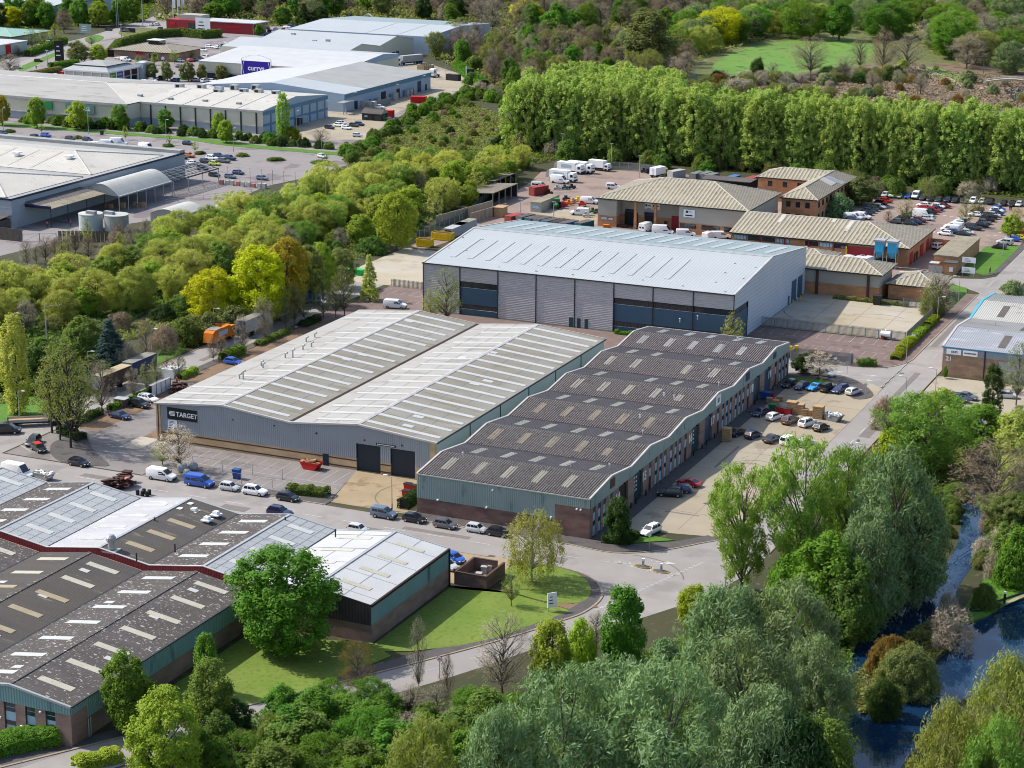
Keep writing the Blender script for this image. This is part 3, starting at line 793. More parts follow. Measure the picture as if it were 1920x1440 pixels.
for k,mm in(('a','roof_grey_pale'),('b','roof_beige'),('c','roof_grey_pale'),('d','roof_beige')):
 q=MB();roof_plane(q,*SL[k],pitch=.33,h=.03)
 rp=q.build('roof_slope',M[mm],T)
 L_=Y1-Y0+.5;rr=random.Random(ord(k))
 # sheet laps across the slope
 q=MB()
 for v in(.33,.66):slab_on(q,*SL[k],0.002,.998,v-.002,v+.002,.045)
 q.build('sheet_lap','clad_grey' if k in 'bd' else 'roof_greyflat',rp)
 y=2.3;i=0
 while y<L_-1.5:
  u0=y/L_;u1=(y+1.15)/L_
  if k in 'bd':u0,u1=1-u1,1-u0
  if k=='a':
   v0,v1=(.05,.97)if i<3 or i>14 else((.42,.97)if i%4==0 else(.6,.97))
  elif k=='c':v0,v1=(.16,.96)if i%3 else(.3,.96)
  elif k=='b':v0,v1=.12,.96
  else:v0,v1=.04,.97
  q=MB();slab_on(q,*SL[k],u0,u1,v0,v1,.055);q.build('rooflight','rooflight',rp)
  y+=4.63;i+=1
 if k=='a':
  for i in range(9):
   u=.18+i*.083;q=MB();slab_on(q,*SL[k],u,u+.004,.32,.62,.05);q.build('rooflight','rooflight',rp)
 for u,v in{'d':((.93,.45),(.86,.5),(.56,.5),(.52,.42),(.3,.88)),'b':((.5,.62),(.44,.55),(.1,.8)),'a':(),'c':((.62,.7),)}[k]:
  q=MB();slab_on(q,*SL[k],u,u+.016,v,v+.13,.06);q.build('repair_patch','rooflight',rp)
pt('ridge_cap','trim_white',T,lambda q:[slab_on(q,*SL[k],0,1,.97,1.012,.09)for k in 'abcd'])
bx('valley_gutter','valley_dark',T,XV-.35,Y0-.3,EV+.0,XV+.35,Y1+.2,EV+.09)
bx('fascia','gutter_dark',T,X1+.2,Y0-.35,EV-.25,X1+.42,Y1+.2,EV+.02);bx('fascia','gutter_dark',T,X0-.45,Y0-.3,EV-.2,X0-.25,Y1+.2,EV)
q=MB()
xs=[X0-.35,XR1,XV,XR2,X1+.4]
for a,c in zip(xs[:-1],xs[1:]):
 za,zc=t_prof(max(X0,min(X1,a))),t_prof(max(X0,min(X1,c)))
 q.quad((a,Y0-.36,za-.22),(c,Y0-.36,zc-.22),(c,Y0-.36,zc+.1),(a,Y0-.36,za+.1))
 q.quad((a,Y0-.36,za+.1),(c,Y0-.36,zc+.1),(c,Y0+.05,zc+.1),(a,Y0+.05,za+.1))
 q.quad((a,Y1+.3,za+.1),(a,Y1,za+.12),(c,Y1,zc+.12),(c,Y1+.3,zc+.1))
q.build('verge_trim','trim_white',T)
for a,c in DOORS:
 d=bx('roller_door','door_navy',T,a,Y0+.25,0,c,Y0+.4,5.0)
 q=MB()
 for z in np.arange(.45,5,.45):q.box(a,Y0+.23,z,c,Y0+.26,z+.03)
 q.build('slat_seam','black',d)
bx('fire_door','door_navy',T,-174.0,Y0-.06,0,-172.8,Y0+.1,2.2)
sg=bx('sign','black',T,-206.5,Y0-.16,4.55,-200.1,Y0-.06,6.75)
text('lettering','TARGET',1.25,(-204.6,Y0-.17,5.2),'-Y','white',sg,.02,sx=.98)
q=MB()
for i in range(4):
 z=5.22+i*.24
 q.box(-206.1+(0 if i in(1,2)else .18),Y0-.2,z,-204.85,Y0-.165,z+.15)
q.lathe(-205.9,Y0-.18,[(.06,5.3),(.06,6.1)],6)
q.build('logo','white',sg)
sg=bx('sign','black',T,-163.2,Y0-.14,5.25,-159.3,Y0-.06,5.6)
q=MB();r=random.Random(2);x=-163.0
while x<-159.6:
 w=r.uniform(.1,.3);q.box(x,Y0-.15,5.36,x+w,Y0-.141,5.5);x+=w+.06
q.build('lettering','white',sg)
sg=bx('notice_board','white',T,-206.4,Y0-.14,2.55,-204.5,Y0-.06,4.35)
q=MB();q.box(-206.3,Y0-.15,2.6,-204.6,Y0-.141,2.95)
for z in(3.2,3.5,3.8,4.05):q.box(-206.2,Y0-.15,z,-205.2+(z%.5),Y0-.141,z+.1)
q.build('print','door_blue',sg)
for x in(-200.5,-192.6,-183.9,-175.3,-165.6,-158.2,-175.2):bx('floodlight','gutter_dark',T,x,Y0-.25,5.7 if x>-176 else 6.0,x+.2,Y0-.06,5.95 if x>-176 else 6.2)
for px,py in((449,709),(456,711),(490,684),(493,689),(574,637),(590,629),(535,670),(549,671),(568,655),(584,650)):
 p=P(px,py,8.0);zz=t_prof(p.x)
 tall=.9 if(px*7)%3 else 1.6
 q=MB();q.tube((p.x,p.y,zz),(p.x,p.y,zz+tall),.16,.16,8);q.tube((p.x,p.y,zz+tall),(p.x+.5,p.y,zz+tall+.25),.18,.2,8)
 q.build('flue','galv',T)

 # ================================================================ 2  terrace of six gabled units
R_=empty('unit_terrace',(-131.8,293.8,0),'long terrace of units under six black corrugated gables with numbered doors','industrial units','industrial buildings of the estate')
X0,X1,Y0,Y1,EV,RG=-147.4,-116.2,293.8,404.0,6.9,8.0
BAY=(Y1-Y0)/6
def r_prof(y):
 f=((y-Y0)/BAY)%1.0
 if y>=Y1-1e-6:return EV
 return EV+(RG-EV)*(2*f if f<.5 else 2-2*f)
 # front wall: brick plinth, ribbed green above, full brick corner block
pt('plinth','brick_brown',R_,lambda q:(q.box(X0,Y0,0,-122.4,Y0+.3,2.65),q.box(-122.4,Y0-.1,0,X1-.05,Y0+.3,5.2)))
q=MB();ribbed_wall(q,(X0,Y0-.02),(-122.4,Y0-.02),2.65,EV,.34,.06);ribbed_wall(q,(-122.4,Y0-.14),(X1,Y0-.14),5.2,EV,.34,.06)
q.build('wall','clad_green',R_)
pt('wall','clad_green',R_,lambda q:(q.poly([(X0,Y1,0),(X0,Y0,0)]+[(X0,Y0+BAY*.5*i,EV if i%2==0 else RG)for i in range(13)]),q.quad((X1,Y1,0),(X0,Y1,0),(X0,Y1,EV),(X1,Y1,EV))))
# right-hand elevation: brick piers, glazing strips, doors
q=MB()  # wavy fascia
yy=np.linspace(Y0-.14,Y1,121)
for a,c in zip(yy[:-1],yy[1:]):
 q.quad((X1+.06,a,5.15),(X1+.06,c,5.15),(X1+.06,c,r_prof(c)-.02),(X1+.06,a,r_prof(a)-.02))
q.quad((X1-.2,Y0-.14,5.15),(X1+.06,Y0-.14,5.15),(X1+.06,Y1,5.15),(X1-.2,Y1,5.15))
q.build('fascia','clad_green',R_)
bx('backing_wall','black',R_,X1-.6,Y0+.3,0,X1-.45,Y1-.1,5.15)
segs=[]
for b_ in range(6):
 ya=Y0+b_*BAY
 mir=b_%2
 def Yb(u):return ya+(u if not mir else BAY-u)
 def seg(kind,u0,u1):
  a,c=sorted((Yb(u0),Yb(u1)));segs.append((kind,a,c,b_))
 seg('pier',0,1.0);seg('win',1.0,2.2);seg('pier',2.2,3.3);seg('win',3.3,4.5);seg('pier',4.5,5.6);seg('win',5.6,6.8);seg('pier',6.8,8.6)
 seg('winp',8.6,9.8);seg('pier',9.8,12.6);seg('door',12.6,16.9);seg('pier',16.9,BAY)
for kind,a,c,b_ in segs:
 if kind=='pier':bx('brick_pier','brick_pink',R_,X1-.45,a,0,X1,c,5.15)
 elif kind=='win':
  w=bx('window','panel_blue',R_,X1-.12,a+.06,.15,X1-.06,c-.06,5.1)
  pt('pane','glass',w,lambda q:(q.box(X1-.06,a+.08,1.9,X1-.03,c-.08,2.6),q.box(X1-.06,a+.08,4.2,X1-.03,c-.08,5.05)))
  pt('frame','door_teal',w,lambda q:(q.box(X1-.2,a,.1,X1-.02,a+.07,5.14),q.box(X1-.2,c-.07,.1,X1-.02,c,5.14),q.box(X1-.05,a+.07,4.1,X1-.02,c-.07,4.18),q.box(X1-.05,a+.07,2.62,X1-.02,c-.07,2.7)))
 elif kind=='winp':
  bx('entrance_door','door_maroon',R_,X1-.2,a+.05,0,X1-.12,c-.05,2.4)
  w=bx('window','panel_blue',R_,X1-.12,a+.06,2.5,X1-.06,c-.06,5.1)
  bx('pane','glass',w,X1-.06,a+.08,4.0,X1-.03,c-.08,5.05)
 else:
  dm='black' if b_ in(0,)else 'door_teal' if b_ in(1,2)else 'door_blue'
  d=bx('loading_door',dm,R_,X1-.44,a,0,X1-.36,c,4.9)
  q=MB()
  for z in np.arange(.6,4.8,.6):q.box(X1-.365,a,z,X1-.345,c,z+.04)
  q.build('door_rail','black',d)
  if b_ in(1,2):
   q=MB()
   for col in(0,1):
    for z in np.arange(1.7,4.4,.75):q.box(X1-.35,a+.6+col*1.0,z,X1-.33,a+1.1+col*1.0,z+.32)
   q.build('door_pane','white',d)
  for yb in(a-.25,c+.25):pt('bollard','black',R_,lambda q:q.tube((X1+.5,yb,0),(X1+.5,yb,1.0),.12,.12,6))
  bx('wall_lamp','black',R_,X1+.06,(a+c)/2-.2,5.1,X1+.4,(a+c)/2+.2,5.25)
for n,px,py in(('14',1159,932),('15',1208.5,892),('16',1295,821),('17',1336.5,788),('18',1410,728),('19',1443.5,701)):
 d=RIGHT*(px-960)+UP*(720-py)+FWD*F_PX
 tt=(X1+.05)/d.x;p=d*tt;z=CAM_H+p.z
 text('unit_number',n,2.2,(X1+.03,p.y-1.2,z-.8),'+X','white',R_,.03)
 # fascia boards
for px,py,w,h,mm in((1149,905,2.0,1.5,'door_maroon'),(1221,850,2.0,1.2,'clad_green'),(1287,796,2.0,1.2,'clad_green'),(1347,750,2.7,1.9,'white'),(1402,706,2.3,1.6,'navy'),(1453,666,1.8,1.2,'navy')):
 d=RIGHT*(px-960)+UP*(720-py)+FWD*F_PX
 p=d*((X1+.1)/d.x);z=CAM_H+p.z
 sg=bx('sign',M[mm],R_,X1+.07,p.y-w/2,z-h/2,X1+.16,p.y+w/2,z+h/2)
 if mm=='white':
  pt('print','door_blue',sg,lambda q:(q.box(X1+.161,p.y-.5,z-.5,X1+.17,p.y+.1,z+.45),q.box(X1+.161,p.y+.2,z-.4,X1+.17,p.y+.5,z+.5)))
  # corrugated roof: each slope a part, rooflights in rows
RLX=(.1,.275,.45,.625,.80)
for b_ in range(6):
 ya=Y0+b_*BAY;ym=ya+BAY/2;yc=ya+BAY
 near=((X0+.2,ya-(.25 if b_==0 else 0),EV+.02),(X1-.25,ya-(.25 if b_==0 else 0),EV+.02),(X0+.2,ym,RG+.02),(X1-.25,ym,RG+.02))
 far=((X1-.25,yc,EV+.02),(X0+.2,yc,EV+.02),(X1-.25,ym,RG+.02),(X0+.2,ym,RG+.02))
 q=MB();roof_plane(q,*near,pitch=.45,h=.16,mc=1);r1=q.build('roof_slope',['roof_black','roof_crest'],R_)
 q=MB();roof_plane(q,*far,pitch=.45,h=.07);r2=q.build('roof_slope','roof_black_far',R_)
 rr=random.Random(b_+3)
 for i,u in enumerate(RLX):
  u+=rr.uniform(-.012,.012)
  if b_==4 and i==2:continue
  v0,v1=(.3,.8)if not(i==4 and b_ in(1,3))else(.3,.62)
  mm=('rooflight_cream','rooflight_tan','rooflight_tan','rooflight_cream','rooflight_cream','rooflight')[b_]
  q=MB();roof_plane(q,*[tuple(Vector(near[0]).lerp(Vector(near[1]),uu).lerp(Vector(near[2]).lerp(Vector(near[3]),uu),vv)+Vector((0,0,.07)))for uu,vv in((u,v0),(u+.045,v0),(u,v1),(u+.045,v1))],pitch=.36,h=.085)
  q.build('rooflight',M[mm],r1)
  if not(b_==3 and i==1):
   q=MB();w=1-u-.045-.04
   roof_plane(q,*[tuple(Vector(far[0]).lerp(Vector(far[1]),uu).lerp(Vector(far[2]).lerp(Vector(far[3]),uu),vv)+Vector((0,0,.03)))for uu,vv in((w,.25),(w+.045,.25),(w,.78),(w+.045,.78))],pitch=.36,h=.085)
   q.build('rooflight','rooflight_cream' if b_<5 else 'rooflight',r2)
 if b_<5:bx('valley_gutter','black',R_,X0+.2,yc-.12,EV-.02,X1-.25,yc+.12,EV+.07)
 for xx,s in((X0,1),(X1-.27,1)):
  q=MB()
  for(a,za,c,zc)in((ya-(.25 if b_==0 else 0),EV,ym,RG),(ym,RG,yc,EV)):
   q.add([(xx,a,za-.08),(xx+.34,a,za-.08),(xx+.34,c,zc-.08),(xx,c,zc-.08),(xx,a,za+.16),(xx+.34,a,za+.16),(xx+.34,c,zc+.16),(xx,c,zc+.16)],[(4,5,6,7),(0,1,5,4),(1,2,6,5),(2,3,7,6),(3,0,4,7)])
  q.build('verge_cap','trim_white',R_)
pt('eaves_trim','trim_white',R_,lambda q:(q.box(X0,Y0-.36,EV-.12,X1,Y0-.22,EV+.06),q.box(X0,Y1,EV-.1,X1,Y1+.2,EV+.1)))
for px,py in((1205,800),(1200,778),(1275,590),(1308,585),(1383,632),(1330,690),(1348,712),(868,852),(1143,868),(1070,870),(1264,738),(1245,734)):
 p=P(px,py+10,7.4)
 if not(X0<p.x<X1):continue
 q=MB();z=r_prof(p.y)
 q.tube((p.x,p.y,z),(p.x,p.y,z+.8),.12,.12,7);q.tube((p.x,p.y,z+.8),(p.x,p.y,z+.95),.25,.05,7);q.build('roof_vent','galv',R_)
for x,z in((-133.5,5.9),(-143.5,2.75),(-134.6,2.75),(-123.1,2.75),(-118.6,4.85),(-117.9,4.85)):
 bx('wall_lamp','white',R_,x,Y0-.55,z,x+.22,Y0-.1,z+.2)

 # ================================================================ 3  tall grey steel warehouse
Wg=empty('steel_warehouse',(-172,422,0),'tall modern grey warehouse with pale ribbed steel roof and blue glazed bays','warehouse','industrial buildings of the estate')
X0,X1,Y0,Y1,EV,RG=-209.7,-134.2,422.0,477.5,11.4,14.5
YR=(Y0+Y1)/2
BAYS=((-206.9,-190.5),(-163.2,X1))
def planks(q,a,c,z0,z1,y,pitch=.4,dep=.05):
 """horizontal profiled cladding facing -Y"""
 n=int(round((z1-z0)/pitch));vs=[]
 for i in range(n):
  for k,o in((0,0),(.45,0),(.6,dep),(.9,dep)):
   z=z0+(z1-z0)*(i+k)/n;vs+=[(a,y-o,z),(c,y-o,z)]
 vs+=[(a,y,z1),(c,y,z1)]
 q.add(vs,[(2*i,2*i+1,2*i+3,2*i+2)for i in range(len(vs)//2-1)])
M['plank_grey']=mat('plank_grey',(.40,.385,.39),(.50,.48,.48),1.1,rough=.4,stretch=(.5,1,2.4),metal=.2)
M['clad_end']=mat('clad_end',(.50,.54,.60),(.46,.50,.56),.25,rough=.5)
xs=[X0,-200.3,-190.7,-181.2,-171.7,-162.3,-153,-143.6,X1]
for a,c in zip(xs[:-1],xs[1:]):
 zb=0.0
 inbay=any(b0-.5<=a+.3 and c-.3<=b1+.5 for b0,b1 in BAYS)
 q=MB();planks(q,a,c,7.9 if inbay else 0.0,EV,Y0)
 q.build('cladding_panel','plank_grey',Wg)
for b0,b1 in BAYS:
 b1x=b1
 bp_=bx('infill_panel','door_blue',Wg,b0,Y0+.18,2.55,b1x,Y0+.3,6.5)
 bx('infill_panel','door_blue',Wg,b0,Y0+.18,0,b1x,Y0+.3,1.4)
 for z0,z1 in((6.5,7.9),(1.4,2.55)):
  n=int((b1x-b0)/.82)
  for i in range(n):
   a=b0+(b1x-b0)*i/n
   bx('pane','glass',Wg,a+.07,Y0+.2,z0+.06,a+(b1x-b0)/n-.07,Y0+.24,z1-.06)
  bx('window_frame','gutter_dark',Wg,b0,Y0+.245,z0,b1x,Y0+.3,z1)
 pt('string_course','trim_white',Wg,lambda q:(q.box(b0,Y0+.1,6.42,b1x,Y0+.22,6.5),q.box(b0,Y0+.1,1.34,b1x,Y0+.22,1.42)))
q=MB()
q.box(X1-.5,Y0+.3,0,X1+.02,Y0+6.0,1.0)
# right end wall with glazed corner
pt('wall','clad_end',Wg,lambda q:(q.poly([(X1,Y0+10.2,0),(X1,Y1,0),(X1,Y1,EV),(X1,YR,RG),(X1,Y0,EV),(X1,Y0,7.9),(X1,Y0+10.2,7.9)]),q.poly([(X0,Y1,0),(X0,Y0,0),(X0,Y0,EV),(X0,YR,RG),(X0,Y1,EV)]),q.quad((X1,Y1,0),(X0,Y1,0),(X0,Y1,EV),(X1,Y1,EV))))
bx('infill_panel','door_blue',Wg,X1-.3,Y0,0,X1-.12,Y0+10.2,6.5)
for i in range(12):bx('pane','glass',Wg,X1-.22,Y0+.1+i*.84,6.56,X1-.18,Y0+.84+i*.84,7.86)
bx('window_frame','gutter_dark',Wg,X1-.3,Y0,6.5,X1-.23,Y0+10.2,7.9)
q=MB()
for i in range(14):
 z=.9+i*.9
 y0=Y0+10.2 if z<7.9 else(Y0 if z<EV else Y0+(z-EV)/(RG-EV)*(YR-Y0))
 y1=Y1 if z<EV else Y1-(z-EV)/(RG-EV)*(YR-Y0)
 if y1-y0>1:q.box(X1,y0+.02,z,X1+.035,y1-.02,z+.05)
q.build('panel_joint','clad_grey',Wg)
for y,w,h in((466.2,3.6,5.2),(471.2,3.6,5.2),(463.4,1.1,2.2)):
 d=bx('loading_door' if w>2 else 'fire_door','door_blue',Wg,X1+.02,y,0,X1+.12,y+w,h)
 if w>2:
  q=MB()
  for z in np.arange(.6,h,.6):q.box(X1+.12,y,z,X1+.135,y+w,z+.03)
  q.build('door_seam','door_teal',d)
for x in(-171.0,-169.2,-173):bx('fire_door','door_teal',Wg,x,Y0-.1,0,x+(1.0 if x<-172 else .8),Y0-.05,2.2)
for x in xs:bx('downpipe','gutter_dark',Wg,x-.1,Y0-.18,0,x+.1,Y0-.05,EV)
SN=((X0-.2,Y0-.25,EV),(X1+.2,Y0-.25,EV),(X0-.2,YR,RG),(X1+.2,YR,RG))
SF=((X1+.2,Y1+.25,EV),(X0-.2,Y1+.25,EV),(X1+.2,YR,RG),(X0-.2,YR,RG))
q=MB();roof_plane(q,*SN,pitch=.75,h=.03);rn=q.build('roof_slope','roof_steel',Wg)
q=MB();roof_plane(q,*SF,pitch=.75,h=.02);rf=q.build('roof_slope','roof_steel_shade',Wg)
for i in range(16):
 u=.06+i*.058
 if i<13:
  q=MB();slab_on(q,*SN,u,u+.016,.2,.72,.11);q.build('rooflight','roof_steel',rn)
 q=MB();slab_on(q,*SF,u-.02,u,.2,.8,.08);q.build('rooflight','roof_steel',rf)
pt('ridge_cap','roof_steel',Wg,lambda q:(slab_on(q,*SN,0,1,.975,1.01,.1),slab_on(q,*SF,0,1,.975,1.01,.1)))
pt('eaves_gutter','gutter_dark',Wg,lambda q:(q.box(X0-.25,Y0-.42,EV-.22,X1+.25,Y0-.2,EV-.02),))
q=MB()
for k in(SN,SF):slab_on(q,*k,0,.006,0,1,.13);slab_on(q,*k,.994,1,0,1,.13)
q.build('verge_trim','trim_white',Wg)
for px,py in((868,446),(905,450),(842,466),(874,470),(935,502),(1005,509),(1074,516),(1130,520),(1205,526),(1280,537),(1360,548),(1378,495),(1417,503),(1360,512),(1342,530),(1394,523),(1085,472)):
 u=None
 for z in np.arange(EV,RG,.1):
  p=P(px,py,z)
  if abs(EV+(RG-EV)*(p.y-Y0)/(YR-Y0)-z)<.12:u=p;break
 if u is not None:bx('roof_anchor','galv',Wg,u.x-.2,u.y-.12,u.z,u.x+.2,u.y+.12,u.z+.25)

 # ================================================================ 4  building 21 across the road
B21=empty('trade_unit',(-78,417.5,0),'brick trade unit numbered 21 with silver ribbed roof and blue trim','industrial unit','industrial buildings of the estate')
X0,X1,Y0,EV,RG=-87.2,-50.0,417.6,6.2,7.5
pt('wall','brick_21',B21,lambda q:(q.box(X0,Y0,0,-75.6,Y0+.3,4.6),q.box(-69.7,Y0,0,X1,Y0+.3,4.6),q.box(X0,Y0+.3,0,X0+.3,470.6,6.2),q.box(-75.6,Y0+.02,4.3,-69.7,Y0+.3,4.6)))
q=MB();ribbed_wall(q,(X0,Y0-.02),(X1,Y0-.02),4.6,EV,.3,.05);q.build('fascia','clad_grey',B21)
bx('roller_door','galv',B21,-75.6,Y0+.12,0,-69.7,Y0+.2,4.3)
bx('downpipe','navy',B21,-78.6,Y0-.2,0,-78.35,Y0-.05,EV)
bx('eaves_trim','blue_trim',B21,X0-.15,Y0-.2,EV-.2,X1,Y0-.08,EV+.02)
bx('brick_panel','brick_21',B21,-78.0,Y0-.08,0,-76,Y0,4.6)
for i in range(2):
 ya=Y0+i*26.6;ym=ya+13.2;yc=ya+26.6
 nm='roof_silver' if i==0 else 'roof_cream'
 near=((X0-.1,ya-(.2 if i==0 else 0),EV+.02),(X1,ya-(.2 if i==0 else 0),EV+.02),(X0-.1,ym,RG),(X1,ym,RG))
 far=((X1,yc,EV+.02),(X0-.1,yc,EV+.02),(X1,ym,RG),(X0-.1,ym,RG))
 q=MB();roof_plane(q,*near,pitch=.45,h=.09);r1=q.build('roof_slope',M[nm],B21)
 q=MB();roof_plane(q,*far,pitch=.45,h=.09);q.build('roof_slope','roof_grey_pale',B21)
 for u in(.29,.55,.8)if i==0 else(.14,.34,.55):
  q=MB();slab_on(q,*near,u,u+.04,.2,.78,.12);q.build('rooflight','rooflight_dark',r1)
 q=MB();slab_on(q,*far,.62,.66,.3,.8,.12);q.build('rooflight','rooflight_dark',r1)
 tm='trim_white' if i==0 else 'blue_bright'
 q=MB()
 for(a,za,c,zc)in((ya,EV,ym,RG),(ym,RG,yc,EV)):
  q.add([(X0-.35,a,za-.25),(X0+.15,a,za-.25),(X0+.15,c,zc-.25),(X0-.35,c,zc-.25),(X0-.35,a,za+.17),(X0+.15,a,za+.17),(X0+.15,c,zc+.17),(X0-.35,c,zc+.17)],[(4,5,6,7),(0,1,5,4),(1,2,6,5),(2,3,7,6),(3,0,4,7)])
 q.build('verge_cap',tm,B21)
for a,w in((-86.4,3.0),(-83.0,3.0)):
 sg=bx('sign','white',B21,a,Y0-.24,4.75,a+w,Y0-.1,5.85)
 if a<-86:text('lettering','EMS',.62,(a+.95,Y0-.25,5.1),'-Y','door_blue',sg,.01,sx=1.25)
 else:
  q=MB();x=a+.3;r=random.Random(8)
  while x<a+2.6:w2=r.uniform(.12,.25);q.box(x,Y0-.25,5.15,x+w2,Y0-.241,5.45);x+=w2+.07
  q.build('print','gutter_dark',sg)
text('unit_number','21',1.25,(-86.5,Y0-.03,3.3),'-Y','white',B21,.03)
B22=empty('trade_unit',(-80,528,0),'pale roofed trade unit with bright blue edge at the right border','industrial unit','industrial buildings of the estate')
bx('wall','clad_pale',B22,-86.6,528,0,-50,566,6);bx('fascia','blue_bright',B22,-86.9,527.7,5.2,-50,566.3,6.2);q=MB();roof_plane(q,(-86.8,527.8,6.25),(-50,527.8,6.25),(-86.8,547,7.6),(-50,547,7.6),pitch=.45,h=.09);q.build('roof_slope','roof_cream',B22);q=MB();roof_plane(q,(-50,566,6.25),(-86.8,566,6.25),(-50,547,7.6),(-86.8,547,7.6),pitch=.45,h=.09);q.build('roof_slope','roof_grey_pale',B22)
for px,py in((1853,625),(1866,612)):
 p=P(px,py,7);pt('roof_vent','galv',B21,lambda q:q.tube((p.x,p.y,6.6),(p.x,p.y,8.0),.15,.1,6))

 # ================================================================ 5  foreground rows (lower left)
F_=empty('workshop_row',(-165,252,0),'row of workshops with patchwork blue grey, silver, dark and white roof bays','industrial units','industrial buildings of the estate')
Y0,Y1,EV,RG=241.0,266.1,5.8,7.15
VAL=[-238.5,-220.0,-201.6,-183.3,-165.0,-147.5,-128.2]
RID=[-229.2,-210.8,-192.4,-173.9,-155.7,-137.2]
KIND=[('roof_bluegrey','roof_bluegrey'),('roof_speck','roof_bluegrey'),('roof_speck','roof_bluegrey'),('roof_silver','roof_brownmoss'),('roof_speck','roof_bluegrey'),('roof_white','roof_white')]
for i in range(6):
 a,r_,c=VAL[i],RID[i],VAL[i+1]
 for side in(0,1):
  S_=((a,Y1,EV),(a,Y0,EV),(r_,Y1,RG),(r_,Y0,RG))if side==0 else((c,Y0,EV),(c,Y1,EV),(r_,Y0,RG),(r_,Y1,RG))
  k=KIND[i][side]
  q=MB();roof_plane(q,*S_,pitch=.35,h=.05 if k in('roof_speck','roof_brownmoss','roof_silver')else .02);rp=q.build('roof_slope',M[k],F_)
  if k in('roof_bluegrey','roof_white'):
   q=MB()
   for v in(.2,.4,.6,.8)if k=='roof_bluegrey' else(.5,):slab_on(q,*S_,0,1,v-.003,v+.003,.04)
   for u in np.arange(.08,1,.083 if k=='roof_bluegrey' else .25):slab_on(q,*S_,u-.0012,u+.0012,0,1,.04)
   q.build('sheet_joint','roof_greyflat',rp)
  for j in range(4):
   u=.12+j*.225
   if side==1:u=1-u-.05
   mm='rooflight' if k not in('roof_white','roof_brownmoss')else('rooflight_cream' if k=='roof_white' and side==1 else 'roof_cream' if k=='roof_white' else 'rooflight_tan')
   if k=='roof_brownmoss' and j==3-3:continue
   q=MB();slab_on(q,*S_,u,u+(.05 if k!='roof_white' else .042),.26,.78,.06);q.build('rooflight',M[mm],rp)
  if k=='roof_silver':
   for u,v in((.33,.5),(.57,.5),(.82,.5)):q=MB();slab_on(q,*S_,u,u+.03,v,v+.14,.05);q.build('repair_patch','roof_white',rp)
 bx('ridge_cap','roof_bluegrey',F_,r_-.25,Y0,RG-.02,r_+.25,Y1,RG+.1)
 if i<5:bx('valley_gutter','black',F_,c-.14,Y0+.05,EV-.05,c+.14,Y1,EV+.07)
q=MB()
for i in range(6):
 for(a,za,c,zc)in((VAL[i],EV,RID[i],RG),(RID[i],RG,VAL[i+1],EV)):
  q.quad((c,Y1+.02,0),(a,Y1+.02,0),(a,Y1+.02,za),(c,Y1+.02,zc))
q.build('wall','brick_pink',F_)
q=MB()
for i in range(6):
 for(a,za,c,zc)in((VAL[i],EV,RID[i],RG),(RID[i],RG,VAL[i+1],EV)):
  q.add([(a,Y1-.05,za-.3),(c,Y1-.05,zc-.3),(c,Y1+.25,zc-.3),(a,Y1+.25,za-.3),(a,Y1-.05,za+.09),(c,Y1-.05,zc+.09),(c,Y1+.25,zc+.09),(a,Y1+.25,za+.09)],[(4,5,6,7),(0,1,5,4),(1,2,6,5),(2,3,7,6),(3,0,4,7)])
q.build('verge_trim','roof_bluegrey',F_)
q=MB();ribbed_wall(q,(-128.2,Y0),(-128.2,Y1),2.75,EV-.25,.33,.05);q.build('wall','clad_teal',F_)
bx('plinth','brick_pink',F_,-128.45,Y0,0,-128.15,Y1,2.75)
pt('fascia','valley_dark',F_,lambda q:(q.box(-128.3,Y0-.1,EV-.32,-127.95,Y1+.1,EV+.03),))
q=MB()
ribbed_wall(q,(-146.4,Y0-.05),(-128.2,Y0-.05),2.7,lambda u:(lambda x:EV+(RG-EV)*(1-abs(x+137.2)/9.3))(-146.4+18.2*u)-.05,.5,.05)
q.build('wall','clad_dark',F_)
bx('plinth','brick_pink',F_,-146.4,Y0-.02,0,-128.2,Y0+.3,2.7)
bx('downpipe','black',F_,-128.15,Y1-.1,0,-127.95,Y1+.15,EV)
# red stepped wall between the two blocks
q=MB();q2=MB();q3=MB()
for i in range(5):
 for(a,za,c,zc)in((VAL[i],EV,RID[i],RG),(RID[i],RG,VAL[i+1],EV)):
  ribbed_wall(q,(a,Y0-.03),(c,Y0-.03),lambda u,za=za,zc=zc:za+(zc-za)*u-1.9,lambda u,za=za,zc=zc:za+(zc-za)*u+.05,.45,.05)
  q2.add([(a,Y0-1.7,za-1.22),(c,Y0-1.7,zc-1.22),(c,Y0-.1,zc-1.1),(a,Y0-.1,za-1.1)],[(0,1,2,3)])
  q3.add([(a,Y0-.2,za+.03),(c,Y0-.2,zc+.03),(c,Y0+.15,zc+.03),(a,Y0+.15,za+.03),(a,Y0-.2,za+.12),(c,Y0-.2,zc+.12),(c,Y0+.15,zc+.12),(a,Y0+.15,za+.12)],[(4,5,6,7),(0,1,5,4),(1,2,6,5),(2,3,7,6),(3,0,4,7)])
q.build('stepped_wall','clad_red',F_);q2.build('flashing','coral',F_);q3.build('coping','trim_white',F_)
